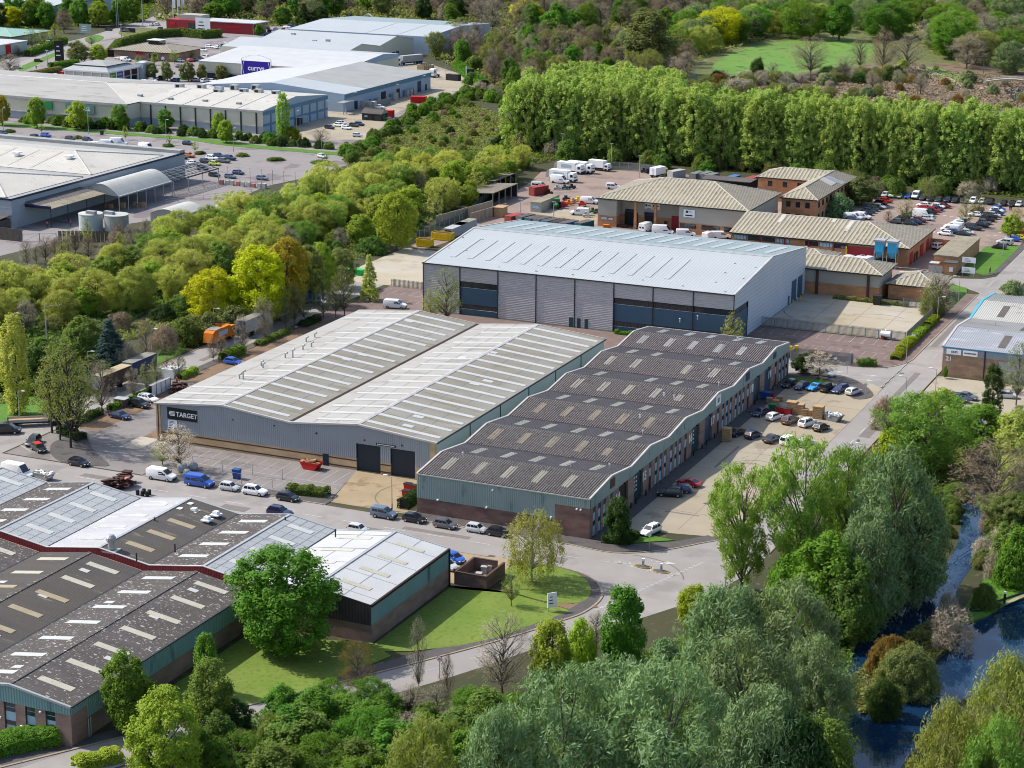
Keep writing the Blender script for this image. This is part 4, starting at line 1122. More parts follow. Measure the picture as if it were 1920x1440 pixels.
# plant on these roofs
for px,py in((357,948),(337,957),(364,957),(405,963),(388,973)):
 p=P(px,py,6.7)
 v=MB();v.obox(p.x,p.y,6.45,1.5,1.5,.2,0);v.obox(p.x,p.y,6.65,.9,.9,.45,0,0,.9);v.build('roof_vent','white',F_)
p=P(209,1030,6.9)
v=MB();v.lathe(p.x,p.y,[(.5,6.7),(.5,8.0),(.75,8.4),(.75,8.8),(.45,9.2),(.3,9.25)],12);v.obox(p.x,p.y,6.6,2.2,2.0,.25);v.build('chimney_cowl','galv',F_)
for px,py in((290,978),(328,1028),(256,1045),(535,977),(629,1000),(166,918)):
 p=P(px,py,6.9);v=MB();v.tube((p.x,p.y,6.3),(p.x,p.y,7.6),.12,.12,6);v.build('flue','gutter_dark',F_)

G_=empty('workshop_block',(-165,218,0),'dark lichen specked roofed workshop with teal cladding and brick front, nearest the camera','industrial unit','industrial buildings of the estate')
Y0,Y1,EV,RG=195.6,239.4,5.5,6.9
EVB,RGB=EV-.75,RG-.75
VB=[-220.3,-201.9,-183.5,-165.1,-146.6];RB_=[-211.1,-192.7,-174.3,-155.8]
for i in range(4):
 a,r_,c=VB[i],RB_[i],VB[i+1]
 for side in(0,1):
  S_=((a,Y1,EV),(a,Y0,EV),(r_,Y1,RG),(r_,Y0,RG))if side==0 else((c,Y0,EV),(c,Y1,EV),(r_,Y0,RG),(r_,Y1,RG))
  k='roof_speck' if i==3 or(i==1 and side)else 'roof_brownmoss'
  q=MB();roof_plane(q,*S_,pitch=.35,h=.06);rp=q.build('roof_slope',M[k],G_)
  for j in range(7):
   u=.06+j*.14
   if side==1:u=1-u-.028
   S2=S_
   q=MB();slab_on(q,*S_,u,u+.027,.24,.8,.08)
   q.build('rooflight',M['rooflight' if i==3 and side==0 else 'rooflight_cream' if i==3 or(j<2 and i<3)or i==1 else 'rooflight_tan'],rp)
  for u,v in((.3,.3),(.62,.55),(.86,.6)):
   q=MB();slab_on(q,*S_,u,u+.022,v,v+.16,.07);q.build('repair_patch','rooflight',rp)
 bx('ridge_cap','roof_speck',G_,r_-.3,Y0,RG-.02,r_+.3,Y1,RG+.1)
 if i<3:bx('valley_gutter','black',G_,c-.16,Y0+.05,EV-.05,c+.16,Y1,EV+.08)
q=MB()
ribbed_wall(q,(-183.5,Y0-.05),(-146.6,Y0-.05),4.35,lambda u:(lambda x:EV+(RG-EV)*(1-abs(x+(155.8 if x>-165.1 else 174.3))/9.25))(-183.5+36.9*u),.42,.06)
ribbed_wall(q,(-146.6,Y0),(-146.6,Y0+3.4),4.35,EV-.05,.42,.06);ribbed_wall(q,(-146.6,Y0+3.4),(-146.6,Y1),2.7,EV-.05,.42,.06)
q.build('wall','clad_teal',G_)
bx('plinth','brick_pink',G_,-147.0,Y0+3.4,0,-146.65,Y1,2.7)
q=MB();q.box(-147.2,Y0,0,-146.6,Y0+3.4,4.35)
px_=[-146.6,-148.9,-150.1,-152.5,-153.7,-156.0,-157.3,-159.4,-161.2]
for a,c in((-149.0,-147.2),(-152.1,-150.5),(-155.1,-153.6),(-158.3,-156.9),(-162.5,-160.2),(-190,-166)):q.box(a,Y0,0,c,Y0+.5,4.35)
q.build('brick_pier','brick_pink',G_)
for n_,(a,c)in enumerate(((-150.5,-149.0),(-153.6,-152.1),(-156.9,-155.1),(-160.2,-158.3))):
 w=bx('window','panel_blue',G_,a,Y0+.25,0 if n_<3 else 2.3,c,Y0+.35,4.35)
 q=MB()
 q.box(a+.06,Y0+.2,3.0,c-.06,Y0+.26,3.55);q.box(a+.06,Y0+.2,3.65,c-.06,Y0+.26,4.3)
 if n_<3:q.box(a+.06,Y0+.2,1.15,c-.06,Y0+.26,1.75)
 q.build('pane','glass',w)
 pt('frame','door_teal',w,lambda q:(q.box(a,Y0+.15,0,a+.07,Y0+.3,4.35),q.box(c-.07,Y0+.15,0,c,Y0+.3,4.35)))
bx('entrance_door','door_navy',G_,-160.0,Y0+.3,0,-158.5,Y0+.38,2.2)
bx('canopy_beam','trim_white',G_,-162.5,Y0-.1,2.2,-158.2,Y0+.2,2.35)
pt('sign_frame','trim_white',G_,lambda q:(q.box(-163,Y0-.22,6.2,-157.6,Y0-.14,6.28),q.box(-163,Y0-.22,4.7,-157.6,Y0-.14,4.78),q.box(-157.68,Y0-.22,4.7,-157.6,Y0-.14,6.28)))
pt('verge_trim','roof_bluegrey',G_,lambda q:[q.add([(a,Y0-.25,za-.18),(c,Y0-.25,zc-.18),(c,Y0+.1,zc-.18),(a,Y0+.1,za-.18),(a,Y0-.25,za+.12),(c,Y0-.25,zc+.12),(c,Y0+.1,zc+.12),(a,Y0+.1,za+.12)],[(4,5,6,7),(0,1,5,4),(1,2,6,5),(2,3,7,6),(3,0,4,7)])for a,za,c,zc in((-165.1,EV,-155.8,RG),(-155.8,RG,-146.45,EV))])
bx('eaves_gutter','gutter_dark',G_,-146.62,Y0,EV-.1,-146.35,Y1,EV+.05)
pt('downpipe','galv',G_,lambda q:(q.tube((-146.4,Y0+3.3,0),(-146.4,Y0+3.3,2.6),.09,.09,6),q.tube((-146.4,Y0+3.75,0),(-146.4,Y0+3.75,2.6),.09,.09,6)))
for x,z in((-151.3,3.9),(-154.4,1.3),(-154.5,.9),(-157.6,1.9),(-154.2,1.0)):
 bx('wall_lamp','white',G_,x,Y0-.25,z,x+.25,Y0,z+.22)
 # ================================================================ generic building
def hip_roof(par,x0,y0,x1,y1,ev,rg,axis='X',hl=True,hr=True,pitch=1.1,h=.05,mf='roof_moss',ms='roof_moss_x',ov=.6,hips='ridge_pale'):
 """roof with slopes; hl/hr = hipped at the low/high end of the ridge"""
 x0,y0,x1,y1=x0-ov,y0-ov,x1+ov,y1+ov
 if axis=='X':
  half=(y1-y0)/2;ym=(y0+y1)/2
  ra=(x0+(half if hl else 0),ym,rg);rb=(x1-(half if hr else 0),ym,rg)
  sl=[((x0,y0,ev),(x1,y0,ev),ra,rb,mf),((x1,y1,ev),(x0,y1,ev),rb,ra,mf)]
  if hl:sl.append(((x0,y1,ev),(x0,y0,ev),ra,ra,ms))
  if hr:sl.append(((x1,y0,ev),(x1,y1,ev),rb,rb,ms))
  ends=[((x0,y0,ev),(x0,y1,ev),ra,hl),((x1,y0,ev),(x1,y1,ev),rb,hr)]
 else:
  half=(x1-x0)/2;xm=(x0+x1)/2
  ra=(xm,y0+(half if hl else 0),rg);rb=(xm,y1-(half if hr else 0),rg)
  sl=[((x1,y0,ev),(x1,y1,ev),ra,rb,ms),((x0,y1,ev),(x0,y0,ev),rb,ra,mf)]
  if hl:sl.append(((x0,y0,ev),(x1,y0,ev),ra,ra,mf))
  if hr:sl.append(((x1,y1,ev),(x0,y1,ev),rb,rb,ms))
  ends=[((x0,y0,ev),(x1,y0,ev),ra,hl),((x0,y1,ev),(x1,y1,ev),rb,hr)]
 out=[]
 for e0,e1,r0,r1,mm in sl:
  q=MB();roof_plane(q,e0,e1,r0,r1,pitch=pitch,h=h,mc=1 if mm[:9]=='roof_moss' else None);out.append(q.build('roof_slope',[mm,'moss_rib'],par))
 q=MB();q.tube(ra,rb,.2,.2,6)
 for a,c,r,hp in ends:
  if hp:q.tube(a,r,.18,.18,6);q.tube(c,r,.18,.18,6)
 q.build('ridge_cap',M[hips],par)
 q=MB();q.box(x0,y0,ev-.28,x1,y0+.12,ev-.02);q.box(x0,y1-.12,ev-.28,x1,y1,ev-.02);q.box(x0,y0+.12,ev-.28,x0+.12,y1-.12,ev-.02);q.box(x1-.12,y0+.12,ev-.28,x1,y1-.12,ev-.02)
 q.build('fascia','gutter_dark',par)
 # gable infill
 for a,c,r,hp in ends:
  if not hp:pt('gable','clad_beige',par,lambda q:q.poly([a,c,r]))
 return out

def walls(par,x0,y0,x1,y1,h,mlow,mup=None,hl=2.6):
 if mup is None:
  bx('wall',M[mlow],par,x0,y0,0,x1,y1,h);return
 bx('wall',M[mlow],par,x0,y0,0,x1,y1,hl)
 bx('wall',M[mup],par,x0+.03,y0+.03,hl,x1-.03,y1-.03,h)

def win(par,face,a,c,z0,z1,at,mm='glass',name='window',n=1):
 """window of n panes; face '-Y' or '+X'; at = the wall's plane"""
 if face=='-Y':
  w=bx(name,'gutter_dark',par,a,at-.06,z0,c,at+.02,z1)
  for i in range(n):
   u0,u1=a+(c-a)*i/n,a+(c-a)*(i+1)/n
   bx('pane',M[mm],w,u0+.07,at-.09,z0+.07,u1-.07,at-.055,z1-.07)
 else:
  w=bx(name,'gutter_dark',par,at-.02,a,z0,at+.06,c,z1)
  for i in range(n):
   u0,u1=a+(c-a)*i/n,a+(c-a)*(i+1)/n
   bx('pane',M[mm],w,at+.055,u0+.07,z0+.07,at+.09,u1-.07,z1-.07)
 return w

GD='brick and beige buildings of the council depot'
# ---- 6 depot hall with recessed bays
D=empty('depot_hall',(-188,532,0),'large hip roofed depot hall with beige upper walls and red loading door','depot building',GD)
pt('wall','brick_orange',D,lambda q:(q.box(-210,532.2,0,-204.4,561,3.2),q.box(-204.4,536.5,0,-186,561,3.2),q.box(-186,532.2,0,-166.5,561,3.2)))
pt('wall','clad_beige',D,lambda q:(q.box(-209.95,532.1,3.2,-204.4,560.9,7.9),q.box(-204.4,536.45,3.2,-186,560.9,7.9),q.box(-186,532.1,3.2,-166.55,560.9,7.9)))
for x in(-199.3,-193.4,-180.3):bx('column','brick_orange',D,x,532.3,0,x+.7,533.0,7.9)
bx('loading_door','black',D,-203.5,536.3,0,-199.6,536.42,3.9);bx('sign','navy',D,-203.3,536.2,4.0,-200.6,536.35,4.7)
bx('entrance_door','black',D,-197.6,536.3,0,-194.2,536.42,3.3);bx('sign','navy',D,-197.6,536.1,3.35,-194.0,536.35,4.3)
bx('loading_door','door_red',D,-189.6,536.3,0,-186.1,536.42,3.9)
bx('service_door','gutter_dark',D,-191.8,536.3,0,-190.8,536.42,2.2)
for x in(-197.6,-195.3):
 sg=bx('sign','white',D,x,536.25,5.2,x+2.1,536.4,6.8)
 pt('print','navy',sg,lambda q:(q.box(x+.2,536.22,5.9,x+.8,536.251,6.5),q.box(x+1,536.22,6.0,x+1.8,536.251,6.3),q.box(x+.2,536.22,5.35,x+1.8,536.251,5.5)))
sg=bx('sign','white',D,-184.6,531.9,4.8,-181.4,532.05,6.9)
pt('print','navy',sg,lambda q:(q.box(-184.0,531.87,6.0,-183.3,531.901,6.6),q.box(-183.2,531.87,6.25,-182.2,531.901,6.4),q.box(-184.1,531.87,5.15,-182,531.901,5.5)))
for a,c in((-209,-207.2),(-206.8,-205.3)):win(D,'-Y',a,c,1.9,2.7,532.2,'panel_blue')
for a,c,n in((-185.6,-181.0,4),(-179.4,-174.2,4),(-173,-168.6,3)):win(D,'-Y',a,c,1.7,2.9,532.2,'glass',n=n)
hip_roof(D,-210,532.2,-166.5,561,8.0,12.5,'X',h=.08)
# ---- 7 long workshop
D=empty('depot_workshop',(-142,517,0),'long mossy roofed brick workshop with wide red door and blue window band','depot building',GD)
walls(D,-165.8,517,-118.6,545,4.9,'brick_orange')
for i in range(8):
 a=-165.2+i*3.9
 if i in(4,):continue
 win(D,'-Y',a,a+3.5,3.3,4.5,517,'glass' if i%3 else 'panel_blue',n=4)
for i in range(4):bx('column','door_red',D,-158+i*6.6,516.6,0,-157.7+i*6.6,517,4.9)
dd=bx('loading_door','door_red',D,-134.2,516.75,0,-126.6,516.95,4.2)
bx('wicket_door','white',dd,-130.8,516.7,.1,-129.6,516.76,2.3);bx('door_panel','door_red',dd,-130.65,516.66,.2,-129.75,516.71,2.15)
for x in(-134.7,-126.4):bx('bollard','yellow',D,x,516.4,0,x+.25,516.7,4.2)
bx('service_door','gutter_dark',D,-143.4,516.85,0,-142.3,516.97,2.3)
for y,w,mm in((519.5,3,'door_red'),(531,3.2,'door_red'),(524,1.6,'black'),(526.6,1.6,'black'),(538,2.6,'door_red')):bx('side_door',M[mm],D,-118.6,y,0,-118.5,y+w,3.2 if w>2 else 2.2)
sl=hip_roof(D,-165.8,517,-118.6,545,5.0,8.1,'X',hl=False,h=.09)
E0=((-166.4,516.4,5.0),(-118,516.4,5.0),(-166.4,531,8.1),(-118,531,8.1))
for u,v0,v1 in((.215,.6,1),(.50,.82,1),(.60,.5,1)):
 q=MB();slab_on(q,*E0,u,u+.022,v0,v1-.02,.16);q.build('rooflight','roof_cream',sl[0])
 # ---- 8 low beige hall
D=empty('depot_store',(-127,477,0),'beige and brick hall with hipped mossy roof facing the fenced concrete yard','depot building',GD)
walls(D,-146,478,-116,490.5,6.2,'brick_orange','clad_beige',3.0)
for x in(-131.6,-119.0):bx('column','brick_band',D,x,477.6,0,x+.6,478,6.2)
hip_roof(D,-146,478,-116,490.5,6.3,8.4,'X',hl=False,h=.09,ov=.9)
D=empty('depot_lodge',(-108,482,0),'low hip roofed lodge beside the depot entrance behind a bare tree','depot building',GD)
walls(D,-114.5,481,-102.6,494,3.6,'brick_orange')
hip_roof(D,-114.5,481,-102.6,494,3.7,6.0,'X',h=.09)
D=empty('depot_annexe',(-150,497,0),'small mossy roofed depot annexe between two halls','depot building',GD)
walls(D,-148,499,-134.5,509,3.6,'brick_orange');hip_roof(D,-148,499,-134.5,509,3.7,5.4,'X',h=.08)
# ---- 9 L shaped offices
D=empty('depot_offices',(-168,560,0),'two storey orange brick offices with L shaped mossy roof below the poplars','office building',GD)
walls(D,-165.5,561,-155.4,602,6.9,'brick_orange')
bx('wall','brick_orange',D,-181.6,590,0,-165.5,602,6.9)
hip_roof(D,-165.5,561,-155.4,602,7.0,9.4,'Y',h=.08)
hip_roof(D,-181.6,590,-160.5,602,7.005,9.3,'X',hr=False,h=.08)
for a in(-164.2,-161.4,-158.6):win(D,'-Y',a,a+1.3,4.4,6.0,561);win(D,'-Y',a,a+1.3,1.2,2.6,561)
for a in(-178.6,-174,-169.5):win(D,'-Y',a,a+1.4,4.4,6.0,590)
for y in range(563,601,4):win(D,'+X',y,y+1.6,4.4,6.0,-155.4);win(D,'+X',y,y+1.6,1.2,2.6,-155.4)
pt('rooflight','roof_bluegrey',D,lambda q:slab_on(q,(-154.8,560.4,7),(-154.8,602.6,7),(-160.5,566,9.4),(-160.5,597,9.4),.62,.72,.05,.9,.14))
pt('rooflight','roof_cream',D,lambda q:slab_on(q,(-154.8,560.4,7),(-154.8,602.6,7),(-160.5,566,9.4),(-160.5,597,9.4),.46,.61,.3,.95,.14))
# ---- 10 flat roofed store and substation
D=empty('flat_store',(-108.6,517,0),'long flat roofed brick store beside the roadside lawn','depot building',GD)
walls(D,-111.8,517,-105.7,543.5,3.8,'brick_orange');bx('roof','roof_moss',D,-112,516.8,3.8,-105.5,543.7,4.05)
bx('boundary_wall','brick_orange',D,-118.4,543.6,0,-105.8,544,2.6)
D=empty('substation',(-107,513,0),'small brick substation with flat roof and notice boards','substation',GD)
walls(D,-108.4,513.4,-105.4,516.4,2.9,'brick_orange');bx('roof','roof_black',D,-108.6,513.2,2.9,-105.2,516.6,3.1)
bx('notice','white',D,-107,513.3,.8,-106,513.38,2.0)
for i in range(4):bx('fence_panel','galv',D,-112.2+i*.9,513.3,0,-111.4+i*.9,513.36,2.0)
bx('lean_to','roof_white',D,-112.3,514,2.3,-109.9,516.4,2.45)
# ---- silos
D=empty('silo_pair',(-125,513.5,0),'pair of blue steel hoppers on a tall frame beside the red workshop door','silo')
for x in(-126.3,-123.0):
 pt('hopper','blue_bright',D,lambda q:(q.box(x,513,4.2,x+2.3,515.4,6.8),q.add([(x,513,4.2),(x+2.3,513,4.2),(x+2.3,515.4,4.2),(x,515.4,4.2),(x+.8,513.8,2.6),(x+1.5,513.8,2.6),(x+1.5,514.6,2.6),(x+.8,514.6,2.6)],[(0,1,5,4),(1,2,6,5),(2,3,7,6),(3,0,4,7)])))
 bx('hopper_cap','roof_bluegrey',D,x-.3,512.7,6.8,x+2.6,515.7,7.3)
 for dx in(0,2.3):pt('leg','galv',D,lambda q:(q.tube((x+dx,513,0),(x+dx,513,4.4),.1,.1,5),q.tube((x+dx,515.4,0),(x+dx,515.4,4.4),.1,.1,5)))
bx('conveyor','black',D,-126,513.4,.2,-121.2,515,2.3)

# ================================================================ retail park
GR='stores of the retail park'
S=empty('diy_store',(-390,457,0),'grey clad DIY store with white hipped roofs and curved canopy at left','store',GR)
X1,Y0,Y1=-353,457,544
walls(S,-480,Y0,X1,Y1,8.2,'wall_slate')
pt('parapet','navy',S,lambda q:(q.box(X1-.1,Y0-.1,7.9,X1+.12,Y1,8.45),q.box(-480,Y0-.12,7.9,X1,Y0+.1,8.45)))
pt('parapet','roof_greyflat',S,lambda q:(q.box(-480,Y1-2.5,8.2,X1,Y1+.1,9.3),))
bx('flat_roof','roof_greyflat',S,-480,Y0+.2,8.2,X1-.2,Y1-2.5,8.3)
for a,c in((458,494),(498,536)):
 half=(c-a)/2;x1=X1-2.5
 for e0,e1,r0,r1 in(((-480,a,8.4),(x1,a,8.4),(-480,a+half,11.2),(x1-half,a+half,11.2)),((x1,c,8.4),(-480,c,8.4),(x1-half,a+half,11.2),(-480,a+half,11.2)),((x1,a,8.4),(x1,c,8.4),(x1-half,a+half,11.2),(x1-half,a+half,11.2))):
  q=MB();roof_plane(q,e0,e1,r0,r1,pitch=1.0,h=.04);q.build('roof_slope','roof_cream',S)
 pt('ridge_cap','trim_white',S,lambda q:(q.tube((x1,a,8.45),(x1-half,a+half,11.25),.3,.3,5),q.tube((x1,c,8.45),(x1-half,a+half,11.25),.25,.25,5)))
 for i in range(6):
  x=x1-half-4-i*8.5
  q=MB();slab_on(q,(-480,a,8.4),(x1,a,8.4),(-480,a+half,11.2),(x1,a+half,11.2),(x+480)/(x1+480),(x+480.9)/(x1+480),.08,.92,.08)
  q.build('rooflight','rooflight_cream',S)
for px,py in((32,288),(130,295)):
 p=P(px,py,10.6);pt('roof_vent','white',S,lambda q:(q.obox(p.x,p.y,9.9,1.2,1.2,.8),q.obox(p.x,p.y,10.7,2.2,2.2,.5)))
for k in range(4):pt('cladding_joint','clad_grey',S,lambda q:(q.box(X1+.01,Y0,1.9+k*1.9,X1+.03,Y1,1.95+k*1.9),q.box(-480,Y0-.03,1.9+k*1.9,X1,Y0-.01,1.95+k*1.9)))
bx('service_door','wall_slate',S,X1,459.5,0,X1+.08,460.7,2.3)
# canopies along the store
C1=empty('shelter_canopy',(-350,470,0),'sloping felt roof lean-to over the goods entrance of the DIY store','canopy')
pt('roof','roof_black',C1,lambda q:q.quad((X1+.05,463,6.6),(X1+4.6,463,5.9),(X1+4.6,489,5.9),(X1+.05,489,6.6)))
pt('roof','roof_moss',C1,lambda q:q.quad((X1+4.6,463,5.9),(X1+8.6,463,5.3),(X1+8.6,489,5.3),(X1+4.6,489,5.9)))
for y in(463.2,471,480,488.6):pt('post','gutter_dark',C1,lambda q:q.tube((X1+8.4,y,0),(X1+8.4,y,5.3),.12,.12,5))
bx('fascia','navy',C1,X1,462.8,5.2,X1+8.7,463,6.0)
C2=empty('barrel_canopy',(-348,500,0),'white barrel vaulted fabric canopy against the DIY store wall','canopy')
q=MB();n=14;ya,yb=489.6,517
arc=[(X1+.3+12.5*(i/n),4.6+3.0*math.sin(math.pi*(i/n))+.6*(1-i/n))for i in range(n+1)]
for(xa,za),(xb,zb)in zip(arc[:-1],arc[1:]):q.quad((xa,ya,za),(xb,ya,zb),(xb,yb,zb),(xa,yb,za))
q.build('roof','fabric_pale',C2,smooth=True)
pt('gable','roof_greyflat',C2,lambda q:q.poly([(x,ya+.05,z)for x,z in arc]))
for y in np.linspace(ya,yb,7):pt('post','galv',C2,lambda q:q.tube((X1+12.7,y,0),(X1+12.7,y,4.6),.13,.13,5))
bx('gutter','trim_white',C2,X1+12.6,ya,4.5,X1+12.95,yb,4.8)
C3=empty('net_canopy',(-348,530,0),'open framed garden canopy of crossed dark hoops beyond the white vault','canopy')
for i in range(13):
 y=518+i*2.0;q=MB()
 a2=[(X1+.6+12.0*k/8,4.4+1.5*math.sin(math.pi*k/8))for k in range(9)]
 for(xa,za),(xb,zb)in zip(a2[:-1],a2[1:]):q.tube((xa,y,za),(xb,y+1.3,zb),.14,.14,4)
 q.build('hoop','roof_greyflat' if i%2 else 'gutter_dark',C3)
for k in range(1,8):pt('purlin','roof_bluegrey',C3,lambda q:q.tube((a2[k][0],518,a2[k][1]+.05),(a2[k][0],543,a2[k][1]+.05),.1,.1,4))
for y in(518,526,534,543):pt('post','galv',C3,lambda q:q.tube((X1+12.7,y,0),(X1+12.7,y,4.5),.13,.13,5))
bx('edge_beam','gutter_dark',C3,X1+12.6,518,4.3,X1+12.9,543.2,4.6)
for j,(x,y,lab)in enumerate(((-333.6,466.2,'blue grey cylindrical water tank with box on its lid, left of the pair'),(-326.4,468.0,'pale cylindrical water tank, right of the pair behind bare twigs'))):
 K=empty('water_tank',(x,y,0),lab,'tank','water tanks by the store gate')
 pt('shell','clad_pale' if j==0 else 'galv',K,lambda q:q.lathe(x,y,[(3.3,0),(3.3,4.4)],24))
 pt('lid','fabric_pale',K,lambda q:q.lathe(x,y,[(3.4,4.4),(3.4,4.55),(.3,4.9)],24))
 bx('pump_box','roof_bluegrey',K,x-.2 if j==0 else x-2.8,y-2.0,4.5,x+2.6 if j==0 else x,y-.6,5.5)
def vault(name,lab,x0,x1,y0,y1,zb,rise):
 K=empty(name,((x0+x1)/2,y0,0),lab,'shelter','pale vaulted shelters by the railway wood')
 q=MB();pts=[(x0+(x1-x0)*k/10,zb+rise*math.sin(math.pi*k/10))for k in range(11)]
 for(xa,za),(xb,zb_)in zip(pts[:-1],pts[1:]):q.quad((xa,y0,za),(xb,y0,zb_),(xb,y1,zb_),(xa,y1,za))
 q.build('roof','fabric_pale',K,smooth=True)
 pt('wall','clad_beige',K,lambda q:(q.box(x0,y0+.1,0,x1,y1-.1,zb),))
 pt('gable','clad_beige',K,lambda q:(q.poly([(x,y0+.12,z)for x,z in pts]),))
vault('vaulted_shelter','low vaulted shelter with pale roof right of the water tanks',-325.5,-315.5,483,496,2.3,1.5)
vault('vaulted_shelter','second low vaulted shelter half hidden by yellow green trees',-315,-306,489,502,2.2,1.4)
# timber wall and gate
K=empty('timber_wall',(-343,444,0),'dark herringbone timber wall left of the goods gate','wall')
for i in range(12):bx('board','timber_dark',K,-352+i*1.0,444.0+.02*(i%2),0,-351.03+i*1.0,444.15+.02*(i%2),3.4)
K=empty('timber_wall',(-330,447,0),'dark timber wall right of the goods gate, part hidden by twigs','wall')
for i in range(12):bx('board','timber_dark',K,-331.6+i*1.0,448.4+i*.5,0,-330.6+i*1.0,448.6+i*.5,3.0)
bx('coping','fabric_pale',K,-329,447.6,3.05,-319,452.4,3.2)if False else None
K=empty('metal_gate',(-336,446,0),'wide galvanised goods gate with crossed bracing','gate')
for a,c in(((-339.6,443.6),(-335.8,445.8)),((-335.8,445.8),(-332,448))):
 pt('leaf','galv',K,lambda q:(q.tube((*a,.3),(*c,.3),.07,.07,5),q.tube((*a,2.3),(*c,2.3),.07,.07,5),q.tube((*a,.3),(*c,2.3),.05,.05,4),q.tube((*a,0),(*a,2.5),.1,.1,5),q.tube((*c,0),(*c,2.5),.1,.1,5)))
K=empty('shed',(-356,452,0),'dark timber shed against the corner of the DIY store','shed')
walls(K,-362,446,-353.4,456.6,3.0,'timber_dark');pt('roof','roof_black',K,lambda q:q.quad((-362.2,445.8,3.0),(-353.2,445.8,3.0),(-353.2,456.7,4.0),(-362.2,456.7,4.0)))

# store with cream bays (front row)
S=empty('retail_store',(-410,632,0),'cream panelled retail store with white roof and blue gable end facing right','store',GR)
X0,X1,Y0,Y1,EV,RG=-428,-377,632,679,8.3,10.6
pt('wall','wall_cream',S,lambda q:(q.quad((X0,Y0,2.6),(X1,Y0,2.6),(X1,Y0,EV),(X0,Y0,EV)),))
pt('wall','wall_slate',S,lambda q:(q.quad((X0,Y0,0),(X1,Y0,0),(X1,Y0,2.6),(X0,Y0,2.6)),))
pt('wall','wall_blue',S,lambda q:(q.poly([(X1,Y0,0),(X1,Y1,0),(X1,Y1,EV),(X1,(Y0+Y1)/2,RG),(X1,Y0,EV)]),q.quad((X1,Y1,0),(X0,Y1,0),(X0,Y1,EV),(X1,Y1,EV))))
pt('string_course','trim_white',S,lambda q:(q.box(X0,Y0-.1,2.5,X1,Y0,2.9),q.box(X0,Y0-.3,EV-.7,X1+.1,Y0+.1,EV+.1)))
for i in range(8):bx('pilaster','gutter_dark',S,X0+4+i*6.3,Y0-.25,0,X0+4.5+i*6.3,Y0,EV-.7)
for i in range(8):bx('pilaster','band_blue',S,X1,Y0+5+i*5.6,0,X1+.15,Y0+5.9+i*5.6,6.6)
pt('band','band_blue',S,lambda q:(q.box(X1,Y0,6.6,X1+.2,Y1,7.9),q.box(X1,Y0,2.6,X1+.12,Y1,3.5)))
pt('canopy','galv',S,lambda q:(q.box(X1,Y0+22,3.0,X1+2.5,Y0+28,3.2),q.tube((X1+2.3,Y0+22.2,0),(X1+2.3,Y0+22.2,3),.1,.1,5),q.tube((X1+2.3,Y0+27.8,0),(X1+2.3,Y0+27.8,3),.1,.1,5)))
bx('entrance_door','black',S,X1,Y0+22.5,0,X1+.1,Y0+27.5,2.8)
n0=((X0,Y0-.2,EV),(X1,Y0-.2,EV),(X0,(Y0+Y1)/2,RG),(X1,(Y0+Y1)/2,RG));n1=((X1,Y1,EV),(X0,Y1,EV),(X1,(Y0+Y1)/2,RG),(X0,(Y0+Y1)/2,RG))
for k in(n0,n1):q=MB();roof_plane(q,*k,pitch=1.0,h=.03);q.build('roof_slope','roof_cream',S)
for i in range(4):q=MB();slab_on(q,*n0,.12+i*.22,.13+i*.22,0,1,.12);q.build('roof_seam','trim_white',S)
for px,py in((263,180),(320,186),(385,190),(448,195)):
 p=P(px,py,9);pt('roof_vent','roof_greyflat',S,lambda q:q.obox(p.x,p.y,8.9,1.6,1.4,.7))
for px,py in((337,164),(378,165),(411,170),(409,174),(457,173),(485,174),(518,177),(440,166),(480,166)):
 p=P(px,py,10);v=pt('air_unit','galv',S,lambda q:q.obox(p.x,p.y,9.4,3.0,2.2,2.0));pt('fan','black',v,lambda q:q.obox(p.x-.3,p.y-1.12,9.7,1.5,.06,1.4))
S=empty('retail_store',(-470,623,0),'long cream fronted retail store with hipped grey white roof and green name boards','store',GR)
X0,X1,Y0,Y1=-560,-428.2,624,682
walls(S,X0,Y0,X1,Y1,8.2,'wall_slate','wall_cream',2.8)
pt('fascia','trim_white',S,lambda q:(q.box(X0,Y0-.5,7.5,X1+.1,Y0,8.4),q.box(X0,Y0-.6,2.7,X1,Y0,3.1)))
hip_roof(S,X0,Y0,X1,Y1,8.4,11.0,'X',pitch=1.2,h=.03,mf='roof_grey_pale',ms='roof_cream',ov=.2,hips='trim_white')
g1=mat('sign_green',(.13,.27,.22),rough=.5);g2=mat('sign_green_bright',(.02,.25,.08),rough=.5)
p=P(101,205,5.8);sg=bx('sign',g1,S,p.x,Y0-.7,3.9,p.x+12.5,Y0-.5,7.2)
text('lettering','HOMEBASE',1.9,(p.x+.9,Y0-.72,4.9),'-Y','white',sg,.02,bold=False,sx=1.05)
p=P(49,200,5.8);sg=bx('sign',g2,S,p.x,Y0-.7,4.4,p.x+7,Y0-.5,7.2)
text('lettering','W',1.7,(p.x+.5,Y0-.72,5.0),'-Y','white',sg,.02)
